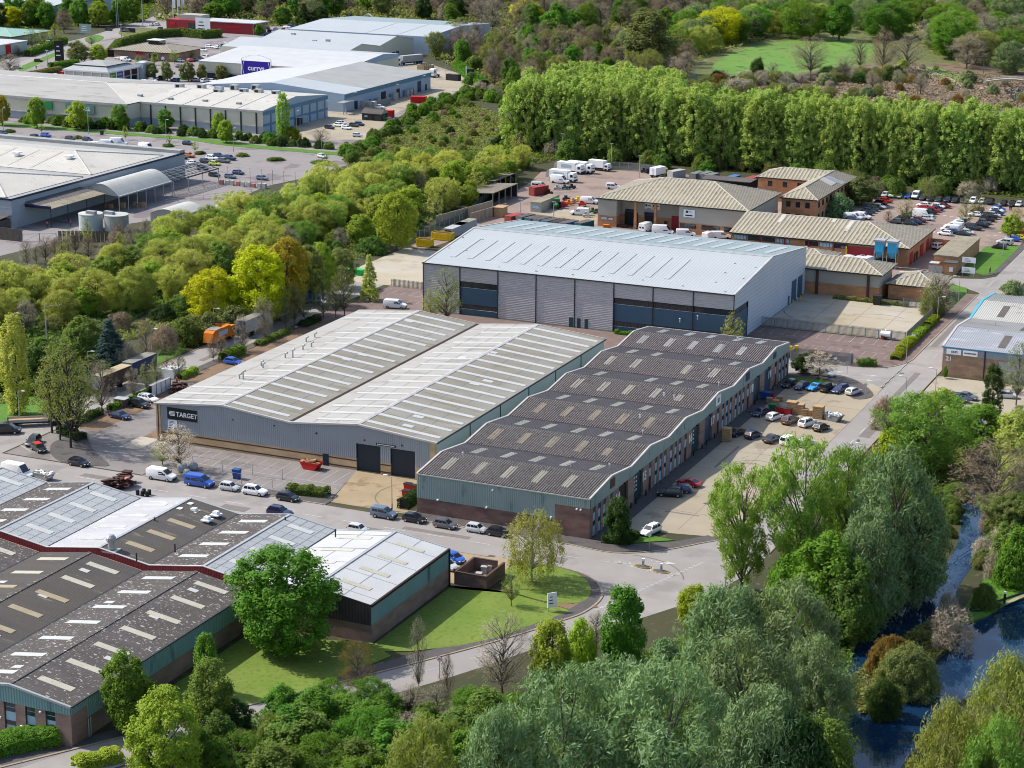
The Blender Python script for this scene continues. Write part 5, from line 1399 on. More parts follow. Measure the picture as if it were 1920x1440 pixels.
# service side store
S=empty('retail_store',(-409,692,0),'grey blue retail store with white and grey roof along the service yard','store',GR)
X0,X1,Y0,Y1,EV,RG=-441,-377,692,766,6.8,9.4
walls(S,X0,Y0,X1,Y1,EV,'wall_blue')
for e0,e1,r0,r1,mm in(((X1+.3,Y0+18,EV),(X1+.3,Y1,EV),(-409,Y0+18,RG),(-409,Y1,RG),'roof_greyflat'),((X1+.3,Y0,EV),(X1+.3,Y0+18,EV),(-409,Y0,RG),(-409,Y0+18,RG),'roof_steel'),((X0,Y1,EV),(X0,Y0,EV),(-409,Y1,RG),(-409,Y0,RG),'roof_white')):
 q=MB();roof_plane(q,e0,e1,r0,r1,pitch=1.5,h=.02);q.build('roof_slope',M[mm],S)
pt('gable','wall_blue',S,lambda q:(q.poly([(X0,Y0-.02,EV),(X1,Y0-.02,EV),(-409,Y0-.02,RG)]),q.poly([(X1,Y1+.02,EV),(X0,Y1+.02,EV),(-409,Y1+.02,RG)])))
pt('band','band_blue',S,lambda q:(q.box(X1+.02,Y0,5.2,X1+.3,Y1+.1,EV-.05),))
for y,w,h,mm in((700,2.5,3.2,'navy'),(712,1.2,2.4,'black'),(722,4,4,'black'),(735,3,3.6,'black'),(754,3.2,4.4,'navy'),(761,1.4,2.4,'black')):bx('side_door',M[mm],S,X1,y,0,X1+.1,y+w,h)
for y in(716,729,731.5,741,744,747):pt('cage','galv',S,lambda q:(q.box(X1+.6,y,0,X1+2,y+1.8,2.6),))
for i in range(5):bx('fence_panel','fence_steel',S,X1+5.2,705+i*3,0,X1+5.3,707.9+i*3,2.6)
pt('canopy','galv',S,lambda q:(q.box(X1,Y0-6,4.2,X1+3.0,Y0+2,4.5),q.tube((X1+2.6,Y0-5.5,0),(X1+2.6,Y0-5.5,4.2),.22,.22,6),q.tube((X1+2.6,Y0-3.5,0),(X1+2.6,Y0-3.5,4.2),.22,.22,6)))
# blue sign store
S=empty('retail_store',(-452,750,0),'cream store with white roof and large blue sign on arched posts','store',GR)
X0,X1,Y0,Y1,EV,RG=-478,-409,750,800,7.6,10.4
walls(S,X0,Y0,X1,Y1,EV,'wall_cream')
for k,mm in((((X0,Y0-.4,EV),(X1,Y0-.4,EV),(X0,786,RG),(X1,786,RG)),'roof_white'),(((X1,Y1,EV+1.6),(X0,Y1,EV+1.6),(X1,786,RG),(X0,786,RG)),'roof_steel')):
 q=MB();roof_plane(q,*k,pitch=1.5,h=.02);q.build('roof_slope',M[mm],S)
pt('gable','wall_blue',S,lambda q:q.poly([(X1+.02,Y0,EV),(X1+.02,Y1,EV),(X1+.02,Y1,EV+1.6),(X1+.02,786,RG)]))
bx('shopfront','glass',S,-474,Y0-.12,.3,-440,Y0-.02,2.8);bx('band','wall_slate',S,X0,Y0-.1,2.8,X1,Y0-.01,3.4)
p=P(450,137,4.0)
sm=mat('sign_violet',(.03,.012,.27),rough=.4)
sx0=P(450,140,3.4).x;sx1=P(501,145,3.4).x
pt('sign',sm,S,lambda q:q.prism([(sx0,Y0-2.2),(sx1,Y0-2.2),(sx1,Y0-1.9),(sx0,Y0-1.9)],3.2,9.2))
sgn=[o for o in bpy.data.objects if o.parent==S][-1]
text('lettering','currys',3.0,((sx0+sx1)/2,Y0-2.24,5.4),'-Y','white',sgn,.03,align='CENTER',sx=1.05)
for s in(-1,1):
 q=MB();cx=(sx0+sx1)/2
 pts=[(cx+s*6.4*math.cos(a),6.2+6.4*math.sin(a))for a in np.linspace(-.47,.47,9)]
 for a,c in zip(pts[:-1],pts[1:]):q.tube((a[0],Y0-2.22,a[1]),(c[0],Y0-2.22,c[1]),.12,.12,4)
 q.build('ring','white',sgn)
for x in(sx0+.2,sx1-.2):pt('sign_post','steel_white',S,lambda q:q.tube((x,Y0-2.05,0),(x,Y0-2.05,10.2),.25,.25,6))
q=MB();pts=[(sx0+(sx1-sx0)*k/8,10.2+1.7*math.sin(math.pi*k/8))for k in range(9)]
for a,c in zip(pts[:-1],pts[1:]):q.tube((a[0],Y0-2,a[1]),(c[0],Y0-2,c[1]),.16,.16,5)
q.build('sign_arch','steel_white',S)
# cream store behind
S=empty('retail_store',(-460,801,0),'cream walled store with pale blue roof behind the blue sign store','store',GR)
X0,X1,Y0,Y1,EV,RG=-498,-436,800.5,868,7.6,10.2
walls(S,X0,Y0,X1,Y1,EV,'wall_cream')
ys=(Y0,834,Y1)
for a,c in zip(ys[:-1],ys[1:]):
 m_=(a+c)/2
 for k,mm in((((X0,a,EV),(X1+.3,a,EV),(X0,m_,RG),(X1+.3,m_,RG)),'roof_steel'),(((X1+.3,c,EV),(X0,c,EV),(X1+.3,m_,RG),(X0,m_,RG)),'roof_steel_shade')):
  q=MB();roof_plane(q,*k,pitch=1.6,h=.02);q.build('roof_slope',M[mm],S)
 pt('gable','wall_cream',S,lambda q:q.poly([(X1+.02,a,EV),(X1+.02,c,EV),(X1+.02,m_,RG)]))
for y,mm in((806,'black'),(812,'black'),(824,'navy'),(846,'black'),(850,'door_teal')):bx('side_door',M[mm],S,X1,y,0,X1+.1,y+3,3.4)
for px,py in((605,64),(653,68),(715,72),(615,77),(550,65),(590,78)):
 p=P(px,py,9);pt('roof_vent','galv',S,lambda q:q.obox(p.x,p.y,8.6,1.8,1.4,1.2))if X0<p.x<X1 and Y0<p.y<Y1 else None
S=empty('retail_store',(-470,872,0),'farthest large store with pale blue white flat pitched roof before the woods','store',GR)
X0,X1,Y0,Y1,EV,RG=-505,-430,872,940,8.2,10
walls(S,X0,Y0,X1,Y1,EV,'wall_blue')
for k,mm in((((X0,Y0,EV),(X1,Y0,EV),(X0,906,RG),(X1,906,RG)),'roof_steel'),(((X1,Y1,EV),(X0,Y1,EV),(X1,906,RG),(X0,906,RG)),'roof_steel_shade')):
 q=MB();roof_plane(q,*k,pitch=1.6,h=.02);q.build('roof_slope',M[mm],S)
pt('gable','wall_blue',S,lambda q:q.poly([(X1+.02,Y0,EV),(X1+.02,Y1,EV),(X1+.02,906,RG)]))
for i in range(2):q=MB();slab_on(q,(X0,Y0,EV),(X1,Y0,EV),(X0,906,RG),(X1,906,RG),.55+i*.22,.557+i*.22,0,1,.1);q.build('roof_seam','trim_white',S)
# small restaurants etc.
S=empty('shop_pavilion',(-506,711,0),'small two tier shop pavilion with green, blue and maroon shopfront boards','shop',GR)
X0,X1,Y0,Y1=-519,-497.5,712,734
walls(S,X0,Y0,X1,Y1,5.4,'wall_slate','wall_cream',2.5)
pt('fascia','steel_white',S,lambda q:(q.box(X0-.6,Y0-.6,5.4,X1+.6,Y1+.6,6.0),))
for i in range(5):bx('pilaster','steel_white',S,X0+i*4.4,Y0-.3,0,X0+.6+i*4.4,Y0,5.4)
for i in range(5):bx('pilaster','steel_white',S,X1,Y0+i*5.2,0,X1+.3,Y0+.7+i*5.2,5.4)
for i,mm in enumerate((g2,mat('sign_blue',(.02,.08,.4),rough=.4),'door_maroon','door_maroon')):
 y=Y0+1.0+i*5.2
 sg=bx('sign',mm,S,X1,y,3.0,X1+.2,y+4.0,5.2);bx('shop_window','glass',S,X1,y,.2,X1+.1,y+4.0,2.7)
 if i<2:pt('print','yellow',sg,lambda q:(q.box(X1+.2,y+.5,3.8,X1+.22,y+1.3,4.5),q.box(X1+.2,y+1.5,3.9,X1+.22,y+3.4,4.4)))
pt('lower_roof','roof_bluegrey',S,lambda q:q.add([(X0-.5,Y0-.5,6),(X1+.5,Y0-.5,6),(X1+.5,Y1+.5,6),(X0-.5,Y1+.5,6),(X0+3,Y0+3,7.6),(X1-3,Y0+3,7.6),(X1-3,Y1-3,7.6),(X0+3,Y1-3,7.6)],[(0,1,5,4),(1,2,6,5),(2,3,7,6),(3,0,4,7)]))
pt('upper_roof','roof_greyflat',S,lambda q:q.add([(X0+2.4,Y0+2.4,7.9),(X1-2.4,Y0+2.4,7.9),(X1-2.4,Y1-2.4,7.9),(X0+2.4,Y1-2.4,7.9),((X0+X1)/2,(Y0+Y1)/2,9.2)],[(0,1,4),(1,2,4),(2,3,4),(3,0,4),(3,2,1,0)]))
bx('stair_tower','clad_pale',S,X1-2,Y1+.5,0,X1+2,Y1+4.5,7.4)
S=empty('restaurant',(-535,795,0),'wide hip roofed restaurant pavilion with glazed cupola','restaurant',GR)
walls(S,-551,794,-519,816,3.8,'brick_pink');hip_roof(S,-551,794,-519,816,4.0,6.6,'X',pitch=1.3,h=.03,mf='roof_moss_x',ms='roof_moss_x',ov=1.5,hips='roof_moss_x')
bx('cupola','glass',S,-538,802.5,6.2,-532,807.5,7.9);bx('cupola_roof','steel_white',S,-538.5,802,7.9,-531.5,808,8.15)
bx('sign','red',S,-539,793.8,2.4,-535.5,793.95,3.4);bx('entrance_door','black',S,-532,793.85,0,-528,793.98,2.8)
S=empty('red_restaurant',(-568,906,0),'long low restaurant with dark red cladding and flat white roof','restaurant',GR)
walls(S,-596,906,-545,918,5.4,'door_red');bx('roof','roof_white',S,-577,905,5.4,-543,919,5.8);bx('tower','clad_beige',S,-590,909,5.4,-577,917,7.8)
win(S,'-Y',-583,-571,1,4,906,'glass',n=6);pt('sign','red',S,lambda q:(q.box(-560,905.8,2.8,-552,905.95,4.0),q.box(-594,905.8,2.8,-590.5,905.95,4.0)))
bx('wall','brick_pink',S,-545,905.9,0,-544.4,918,5.3)
S=empty('drive_through',(-605,768,0),'white walled drive through restaurant with red panel at far left','restaurant',GR)
walls(S,-625,768,-596,790,5.6,'clad_pale');bx('roof','roof_white',S,-625.4,767.6,5.6,-595.6,790.4,6);bx('sign','red',S,-596,774,1.5,-595.7,777.5,5.4);bx('plinth','brick_brown',S,-596,768,0,-595.75,790,1.4)
S=empty('green_roof_restaurant',(-635,812,0),'low restaurant under a long pale green roof at far left','restaurant',GR)
walls(S,-652,813,-622,842,4,'clad_beige');M['roof_green']=mat('roof_green',(.19,.32,.27),(.22,.36,.3),.2,rough=.7)
hip_roof(S,-652,813,-622,842,4.2,6.2,'X',pitch=1.4,h=.02,mf='roof_green',ms='roof_green',ov=1,hips='roof_green')
S=empty('distribution_shed',(-690,905,0),'large blue grey shed with shallow roof beyond the trees at far top left','warehouse',GR)
walls(S,-760,905,-664,965,9.0,'wall_blue');hip_roof(S,-760,905,-664,965,9.2,12,'X',False,False,pitch=2,h=.02,mf='roof_steel',ms='roof_steel',ov=.3,hips='trim_white')
S=empty('gatehouse',(-358,678,0),'dark brick gatehouse with felt gable roof by the service yard','hut',GR)
walls(S,-362,678,-354,683,2.5,'clad_dark');hip_roof(S,-362,678,-354,683,2.6,4.2,'X',False,False,pitch=.6,h=.02,mf='roof_black',ms='roof_black',ov=.3,hips='roof_black');bx('door','black',S,-357.8,677.9,0,-356.9,677.98,2);bx('door',g2,S,-354,679.5,0,-353.9,681,2.1);win(S,'-Y',-361,-359.6,1.1,1.9,678,'panel_blue')
# arched cycle and trolley shelters on the store fronts
for i,(px,py,lab)in enumerate(((32,152,'white arched canopy frame at the far left of the stores'),(176,162,'white arched canopy frame before the shop pavilion'),(270,160,'white arched canopy frame right of the shop pavilion'),(448,152,'white arched canopy frame left of the blue sign'),(503,136,'white arched canopy frame right of the blue sign'),(549,124,'small white arched frame on the far store roof'),(650,46,'white arched frame at the far store corner'),(420,88,'small white arched canopy by the far car park'),(690,34,'white arched frame behind the farthest store'))):
 p=P(px,py,4.5);K=empty('arched_canopy',(p.x,p.y,0),lab,'canopy','white arched canopies of the stores');w=10 if i<3 else 5
 q=MB();pts=[(p.x-w/2+w*k/8,5.2+1.3*math.sin(math.pi*k/8))for k in range(9)]
 for(xa,za),(xb,zb)in zip(pts[:-1],pts[1:]):q.quad((xa,p.y-.6,za),(xb,p.y-.6,zb),(xb,p.y+.6,zb),(xa,p.y+.6,za));q.quad((xa,p.y-.6,za+.3),(xb,p.y-.6,zb+.3),(xb,p.y-.6,zb),(xa,p.y-.6,za));q.quad((xa,p.y-.6,za+.3),(xb,p.y-.6,zb+.3),(xb,p.y+.6,zb+.3),(xa,p.y+.6,za+.3))
 q.build('roof','steel_white',K)
 for f in(.08,.5,.92):pt('post','steel_white',K,lambda q:q.tube((p.x-w/2+w*f,p.y,0),(p.x-w/2+w*f,p.y,5.4+(1.1 if f==.5 else .2)),.22,.22,6))
ORDN=['first','second','third','fourth','fifth','sixth','seventh','eighth','ninth','tenth','eleventh','twelfth','thirteenth','fourteenth','fifteenth','sixteenth','seventeenth','eighteenth','nineteenth','twentieth']
# ================================================================ vehicles
M['paint']=mat_paint('car_paint');M['paint_dull']=mat_paint('truck_paint',rough=.5,coat=.1)
M['car_glass']=mat_glass('car_glass',(.012,.016,.022),.05)
M['tyre']=mat('tyre',(.018,.018,.018),rough=.9)
M['alloy']=mat('alloy',(.42,.42,.43),rough=.35,metal=.6)
M['headlight']=mat('headlight',(.72,.74,.76),rough=.1)
M['tail_light']=mat('tail_light',(.38,.01,.01),rough=.15)
M['plate_w']=mat('plate_white',(.7,.7,.66),rough=.5);M['plate_y']=mat('plate_yellow',(.68,.5,.05),rough=.5)
M['bumper']=mat('bumper',(.02,.02,.022),rough=.6)

def loft(q,st,m=0):
 """st: stations (x, zb, zt, hw, hwt)"""
 ring=[]
 for x,zb,zt,hw,hwt in st:
  h=zt-zb
  ring.append([(x,-hw*.9,zb),(x,-hw,zb+h*.25),(x,-hw,zb+h*.68),(x,-hwt,zt),(x,hwt,zt),(x,hw,zb+h*.68),(x,hw,zb+h*.25),(x,hw*.9,zb)])
 vs=[p for r in ring for p in r];fs=[]
 for i in range(len(ring)-1):
  for k in range(8):
   a,c=i*8+k,i*8+(k+1)%8
   fs.append((a,c,c+8,a+8))
 fs.append(tuple(range(8)));fs.append(tuple(range(len(vs)-1,len(vs)-9,-1)))
 fs=[tuple(reversed(f))for f in fs]
 q.add(vs,fs,m)

SPEC={  # length, width, height, belt, bonnet length fraction, kind of tail
'hatch':dict(L=4.05,W=1.76,H=1.48,belt=.93,a=-1.95,b=.98,at=-1.45,bt=.28,nose=.70),'city':dict(L=3.55,W=1.64,H=1.48,belt=.92,a=-1.72,b=.95,at=-1.36,bt=.38,nose=.72),'saloon':dict(L=4.65,W=1.84,H=1.45,belt=.93,a=-1.75,b=1.05,at=-.85,bt=.25,nose=.70),'estate':dict(L=4.6,W=1.82,H=1.50,belt=.93,a=-2.22,b=1.0,at=-1.85,bt=.25,nose=.70),'suv':dict(L=4.45,W=1.86,H=1.68,belt=1.06,a=-2.12,b=.95,at=-1.72,bt=.25,nose=.86),'mpv':dict(L=4.45,W=1.82,H=1.78,belt=1.05,a=-2.18,b=1.25,at=-2.0,bt=.50,nose=.84),'jeep':dict(L=4.3,W=1.88,H=1.82,belt=1.12,a=-2.05,b=.55,at=-2.0,bt=.35,nose=1.04),'coupe':dict(L=4.5,W=1.9,H=1.30,belt=.86,a=-1.9,b=.75,at=-.75,bt=.0,nose=.66),}
def car_body(kind):
 s=SPEC[kind];L_,Wd,H,bl=s['L']/2,s['W']/2,s['H'],s['belt']
 q=MB()
 loft(q,[(-L_,.38,bl-.12,Wd*.82,Wd*.74),(-L_+.18,.26,bl-.01,Wd*.97,Wd*.86),(s['a']+.5,.22,bl,Wd,Wd*.9),(0,.22,bl-.01,Wd,Wd*.9),(s['b'],.22,bl-.03,Wd,Wd*.9),(L_-.5,.24,s['nose']+.08,Wd*.97,Wd*.84),(L_-.14,.28,s['nose']-.02,Wd*.9,Wd*.76),(L_,.36,s['nose']-.14,Wd*.76,Wd*.66)])
 wb,wt=Wd*.9,Wd*.72
 a,b_,at,bt=s['a'],s['b'],s['at'],s['bt']
 mid=(at+bt)/2
 vs=[(a,-wb,bl-.03),(b_,-wb,bl-.05),(b_,wb,bl-.05),(a,wb,bl-.03),(at,-wt,H-.05),(mid,-wt,H),(bt,-wt,H-.07),(bt,wt,H-.07),(mid,wt,H),(at,wt,H-.05)]
 q.add(vs,[(4,5,8,9),(5,6,7,8),(0,1,6,5,4),(2,3,9,8,7),(1,2,7,6),(3,0,4,9)])
 G={}
 def face(pts,ins,off):
  c=sum((Vector(p)for p in pts),Vector())/len(pts)
  n=(Vector(pts[1])-Vector(pts[0])).cross(Vector(pts[-1])-Vector(pts[0])).normalized()
  return[c+(Vector(p)-c)*ins+n*off for p in pts]
 ws=face([vs[1],vs[2],vs[7],vs[6]],.86,.012);rw=face([vs[3],vs[0],vs[4],vs[9]],.82,.012)
 G['windscreen']=[ws];G['rear_window']=[rw]
 for nm,sg in(('side_window',-1),('side_window',1)):
  y=lambda z:sg*(wb+(wt-wb)*(z-bl)/(H-bl)+.012)
  z0,z1=bl+.05,H-.14
  def X(f,z):
   t_=(z-bl)/(H-bl);return(a+(at-a)*t_)*(1-f)+(b_+(bt-b_)*t_)*f
  ql=[]
  for f0,f1 in((.10,.36),(.40,.63),(.66,.93)):
   p=[(X(f0,z0),y(z0),z0),(X(f1,z0),y(z0),z0),(X(f1,z1),y(z1),z1),(X(f0,z1),y(z1),z1)]
   ql.append(p if sg<0 else p[::-1])
  G.setdefault(nm+str(sg),ql)
 return q,G,s

def wheel_mb(x,y,r=.31,w=.2):
 q=MB();s=1 if y>0 else-1
 q.tube((x,y-s*w,r),(x,y+s*.015,r),r,r,12,0)
 return q

PROTO={}
def proto_car(kind,lod):
 key=(kind,lod)
 if key in PROTO:return PROTO[key]
 q,G,s=car_body(kind)
 Lh,Wd=s['L']/2,s['W']/2
 wx=(-Lh+.78,Lh-.85);r=.31 if kind not in('suv','jeep')else .36
 if lod==2:
  for ql in G.values():
   for p in ql:q.poly(p,1)
  for x in wx:
   for y in(-Wd+.02,Wd-.02):q.add(wheel_mb(x,y,r).v,wheel_mb(x,y,r).f,2)
  o=q.build('parked_car',['paint','car_glass','tyre']);PROTO[key]=o
  return o
 o=empty('parked_car',(0,0,0))
 q.build('body','paint',o,smooth=True).data.set_sharp_from_angle(angle=.6)
 for nm,ql in G.items():
  g=MB()
  for p in ql:g.poly(p)
  g.build(nm.rstrip('-1'),'car_glass',o)
 for x in wx:
  for y in(-Wd+.02,Wd-.02):
   w=wheel_mb(x,y,r).build('wheel','tyre',o)
   if lod==0:
    sy=1 if y>0 else-1
    h=MB();h.tube((x,y,r),(x,y+sy*.022,r),r*.62,r*.55,10);h.build('rim','alloy',w)
 if lod==0:
  nz=s['nose']
  for y in(-1,1):
   pt('headlight','headlight',o,lambda q:q.obox(Lh-.2,y*(Wd*.70),nz-.17,.26,.3,.15))
   pt('tail_light','tail_light',o,lambda q:q.obox(-Lh+.14,y*(Wd*.80),s['belt']-.26,.16,.22,.2))
   pt('door_mirror','paint',o,lambda q:q.obox(s['b']-.25,y*(Wd+.06),s['belt']-.02,.14,.2,.14))
  pt('grille','bumper',o,lambda q:q.obox(Lh-.04,0,.34,.1,Wd*1.1,.2));pt('number_plate','plate_w',o,lambda q:q.obox(Lh+.01,0,.46,.04,.5,.12))
  pt('number_plate','plate_y',o,lambda q:q.obox(-Lh-.0,0,.55,.04,.5,.12))
  if kind in('suv','estate','jeep'):
   pt('roof_rail','bumper',o,lambda q:(q.box(s['at']+.1,-Wd*.66,s['H']-.06,s['bt']-.1,-Wd*.62,s['H']+.03),q.box(s['at']+.1,Wd*.62,s['H']-.06,s['bt']-.1,Wd*.66,s['H']+.03)))
 PROTO[key]=o
 learn(o)
 return o

def proto_van(kind,lod):
 key=(kind,lod)
 if key in PROTO:return PROTO[key]
 L_,Wd,H={'van':(5.3,1.0,2.0),'bigvan':(5.9,1.03,2.55),'carvan':(4.4,.92,1.84),'minibus':(5.2,.98,2.05)}[kind]
 Lh=L_/2;o=empty('van',(0,0,0));q=MB()
 bx=Lh-1.0
 loft(q,[(-Lh,.35,H-.1,Wd*.95,Wd*.82),(-Lh+.12,.3,H,Wd,Wd*.86),(bx-1.25,.28,H+.02,Wd,Wd*.86),(bx-.9,.28,H-.05,Wd,Wd*.84)])
 loft(q,[(bx-.92,.28,H-.06,Wd,Wd*.84),(bx-.02,.28,1.22,Wd,Wd*.88),(Lh-.35,.3,1.02,Wd*.95,Wd*.82),(Lh,.38,.86,Wd*.82,Wd*.7)])
 q.build('body','paint',o,smooth=True).data.set_sharp_from_angle(angle=.6)
 n=Vector((H-1.3,0,.9)).normalized()*.03
 pt('windscreen','car_glass',o,lambda q:q.quad(*[Vector(p)+n for p in((bx-.08,-Wd*.8,1.28),(bx-.08,Wd*.8,1.28),(bx-.84,Wd*.76,H-.14),(bx-.84,-Wd*.76,H-.14))]))
 for s in(-1,1):
  sw=[(bx-1.75,s*(Wd+.012),1.18),(bx-.3,s*(Wd+.012),1.18),(bx-.95,s*(Wd*.965+.012),min(H-.3,1.85)),(bx-1.75,s*(Wd*.965+.012),min(H-.3,1.85))]
  pt('side_window','car_glass',o,lambda q:q.quad(*(sw if s<0 else sw[::-1])))
  if kind in('minibus','carvan'):
   for x0 in(-Lh+.4,-Lh+1.5):
    s2=[(x0,s*(Wd+.013),1.15),(x0+1.0,s*(Wd+.013),1.15),(x0+1.0,s*(Wd+.0),1.6),(x0,s*(Wd+.0),1.6)]
    pt('side_window','car_glass',o,lambda q:q.quad(*(s2 if s<0 else s2[::-1])))
  for x in(-Lh+1.0,Lh-.95):
   w=wheel_mb(x,s*(Wd-.01),.34).build('wheel','tyre',o)
   if lod==0:h=MB();h.tube((x,s*(Wd-.01),.34),(x,s*(Wd+.012),.34),.2,.18,10);h.build('rim','alloy',w)
  if lod==0:
   pt('headlight','headlight',o,lambda q:q.obox(Lh-.2,s*Wd*.7,.74,.24,.3,.2));pt('tail_light','tail_light',o,lambda q:q.obox(-Lh,s*Wd*.86,.8,.08,.14,.7))
   pt('door_mirror','bumper',o,lambda q:q.obox(bx-.35,s*(Wd+.14),1.2,.16,.2,.28))
 pt('bumper','bumper',o,lambda q:(q.obox(Lh-.02,0,.32,.14,Wd*1.5,.28),q.obox(-Lh+.02,0,.32,.12,Wd*1.8,.2)))
 pt('rear_window','car_glass',o,lambda q:(q.obox(-Lh-.01,-.42,1.2,.03,.6,.45),q.obox(-Lh-.01,.42,1.2,.03,.6,.45)))if kind!='van' else None
 PROTO[key]=o;learn(o);return o

CN={'black':(.012,.012,.015),'navy':(.012,.02,.07),'white':(.78,.78,.78),'silver':(.5,.51,.52),'grey':(.10,.105,.115),'dark':(.03,.033,.04),'blue':(.02,.09,.42),'bright blue':(.0,.28,.78),'red':(.42,.012,.014),'dark red':(.13,.012,.016),'green':(.02,.42,.06),'yellow':(.62,.5,.02),'orange':(.5,.13,.03),'slate blue':(.11,.15,.20),'lime':(.42,.48,.03),'brown':(.09,.05,.04),'dark blue':(.015,.035,.11),'pale blue':(.3,.42,.55)}
USED={}
def vehicle(px,py,kind,colour,head,label,group=None,zc=.7,lod=0,cat=None,jit=0):
 """px,py mark the middle of the vehicle in the survey picture; head in degrees from +X"""
 p=P(px,py,zc);p.z=.04
 pr=proto_van(kind,lod)if kind in('van','bigvan','carvan','minibus')else proto_car(kind,lod)
 col=(*CN[colour],1)
 rz=math.radians(head)
 if USED.get(pr.name)is None:
  USED[pr.name]=1
  pr.location=p;pr.rotation_euler=(0,0,rz);pr.color=col
  for c in KIDS.get(pr.name,[]):c.color=col
  for c in KIDS.get(pr.name,[]):
   for d in KIDS.get(c.name,[]):d.color=col
  o=pr
 else:
  o=copy_tree(pr,p,rz,color=col)
 for k in('label','group'):
  if k in o:del o[k]
 tag(o,label,cat or('van' if kind in('van','bigvan','carvan','minibus')else 'car'),group)
 return o

GK='vehicles parked along the front road'
V=vehicle
V(303,889,'van','white',0,'white panel van with green lettering parked beside the blue van',GK,1.0)
V(374,901,'minibus','blue',0,'bright blue van with dark side windows parked at the yard kerb',GK,1.0)
V(430,912,'city','silver',0,'small silver hatchback parked next to the blue van',GK)
V(478,920,'suv','white',0,'white SUV parked between a small silver car and a black hatchback',GK)
V(540,931,'hatch','black',0,'black hatchback parked beside the clipped roadside hedge',GK)
V(525,960,'suv','navy',-1,'dark navy SUV with roof rails passing the silver and white roofs',GK)
V(720,961,'carvan','slate blue',-2,'slate blue people carrier parked left of the black hatchback',GK,.9)
V(777,971,'hatch','black',-2,'black hatchback with shiny rims parked along the brick end wall',GK)
V(835,982,'hatch','grey',-2,'dark grey hatchback in the middle of the row by the brick wall',GK)
V(893,990,'city','silver',-2,'small silver city car parked by the brick wall near the birch',GK)
V(935,997,'hatch','black',-2,'black hatchback half hidden behind the weeping birch',GK)
V(148,866,'hatch','black',-4,'black hatchback parked below the big roadside trees',GK)
o=V(73,839,'hatch','black',-28,'black hatchback with bright red roof at the left junction',GK)
c=MB().add([(-1.42,-.62,1.455),(.24,-.62,1.435),(.24,.62,1.435),(-1.42,.62,1.455),(-.58,-.6,1.5),(-.58,.6,1.5)],[(0,1,4),(1,2,5,4),(2,3,5),(3,0,4,5)]).build('roof_panel','red');c.parent=o
V(62,826,'estate','dark',-75,'dark estate car just behind the red roofed hatchback',GK)
V(12,804,'minibus','black',28,'black people carrier leaving along the left estate road',GK,.9)
V(33,882,'bigvan','white',-3,'tall white van behind the blue grey roofs at far left',GK,1.3)
V(225,778,'saloon','navy',-8,'dark blue saloon parked under the trees beside the brown paving','cars beside the two-ridged warehouse')
V(262,757,'suv','black',-8,'black SUV parked beside the timber bin store','cars beside the two-ridged warehouse')
V(278,746,'estate','white',-10,'white car between the black SUV and the pale plastic shelter','cars beside the two-ridged warehouse')
V(437,677,'hatch','blue',-4,'blue hatchback at the kerb beside the small street trees','cars beside the two-ridged warehouse')
V(671,991,'city','silver',-2,'silver car roof showing behind the white roofed workshop')
V(852,1045,'hatch','blue',-20,'bright blue hatchback behind the teal clad end wall')
V(838,1058,'hatch','silver',-20,'pale silver hatchback in front of the bright blue one')
V(1219,993,'estate','white',-104,'white estate car facing the camera beside the round bush')
GY='cars in the unit yard'
V(1292,903,'coupe','red',168,'bright red low car in the shade of unit 15',GY)
V(1256,923,'suv','black',195,'black SUV nearest the unit 14 doors',GY)
V(1275,916,'hatch','dark blue',195,'dark blue hatchback between the black SUV and the red car',GY)
for px,py,k,c,lab in((1383,809,'saloon','black','black saloon beside the tall plywood crate'),(1412,814,'hatch','navy','navy hatchback second in the front yard row'),(1449,821,'saloon','dark','black saloon in the middle of the front yard row'),(1480,826,'mpv','white','cream white people carrier in the front yard row'),(1510,829,'hatch','silver','silver hatchback at the right end of the front yard row'),(1452,780,'hatch','white','white hatchback in front of the red crate bins'),(1482,787,'suv','brown','dark brown SUV parked below the stacked crates'),(1514,792,'suv','white','white SUV with black roof by the timber crates'),(1540,800,'hatch','black','black hatchback next to the rubble skip'),(1600,733,'hatch','silver','silver white hatchback at the right end of the back yard row'),(1552,727,'jeep','black','boxy black off-roader in the back yard row')):
 V(px,py,k,c,72,lab,GY)
for px,py,k,c,lab in((1427,772,'saloon','navy','dark blue saloon with pale windscreen beside the pallets'),(1481,719,'hatch','black','black hatchback at the left end of the back yard row'),(1503,723,'hatch','navy','royal navy hatchback second in the back yard row'),(1528,724,'coupe','bright blue','vivid sky blue sports car in the back yard row'),(1575,729,'estate','dark blue','dark blue estate facing out in the back yard row')):
 V(px,py,k,c,-108,lab,GY)
V(1545,699,'estate','silver',-5,'silver car half hidden by the pink blossom tree')
V(1774,752,'hatch','grey',-12,'dark grey hatchback first in the row before building 21','cars outside building 21')
V(1797,747,'suv','navy',-14,'navy SUV in the middle of the row before building 21','cars outside building 21')
V(1812,742,'saloon','grey',-12,'grey saloon closest to the brick wall of building 21','cars outside building 21')
V(1826,789,'hatch','pale blue',5,'pale car roof glimpsed between shrub and dark conifer','cars outside building 21')
V(1890,740,'hatch','silver',10,'silver car half hidden behind the small trees of building 21','cars outside building 21')
V(8,1396,'coupe','green',-25,'vivid green sports car at the bottom left corner')
V(741,570,'van','white',12,'white van with its rear doors open in the marked bays',None,1.0)

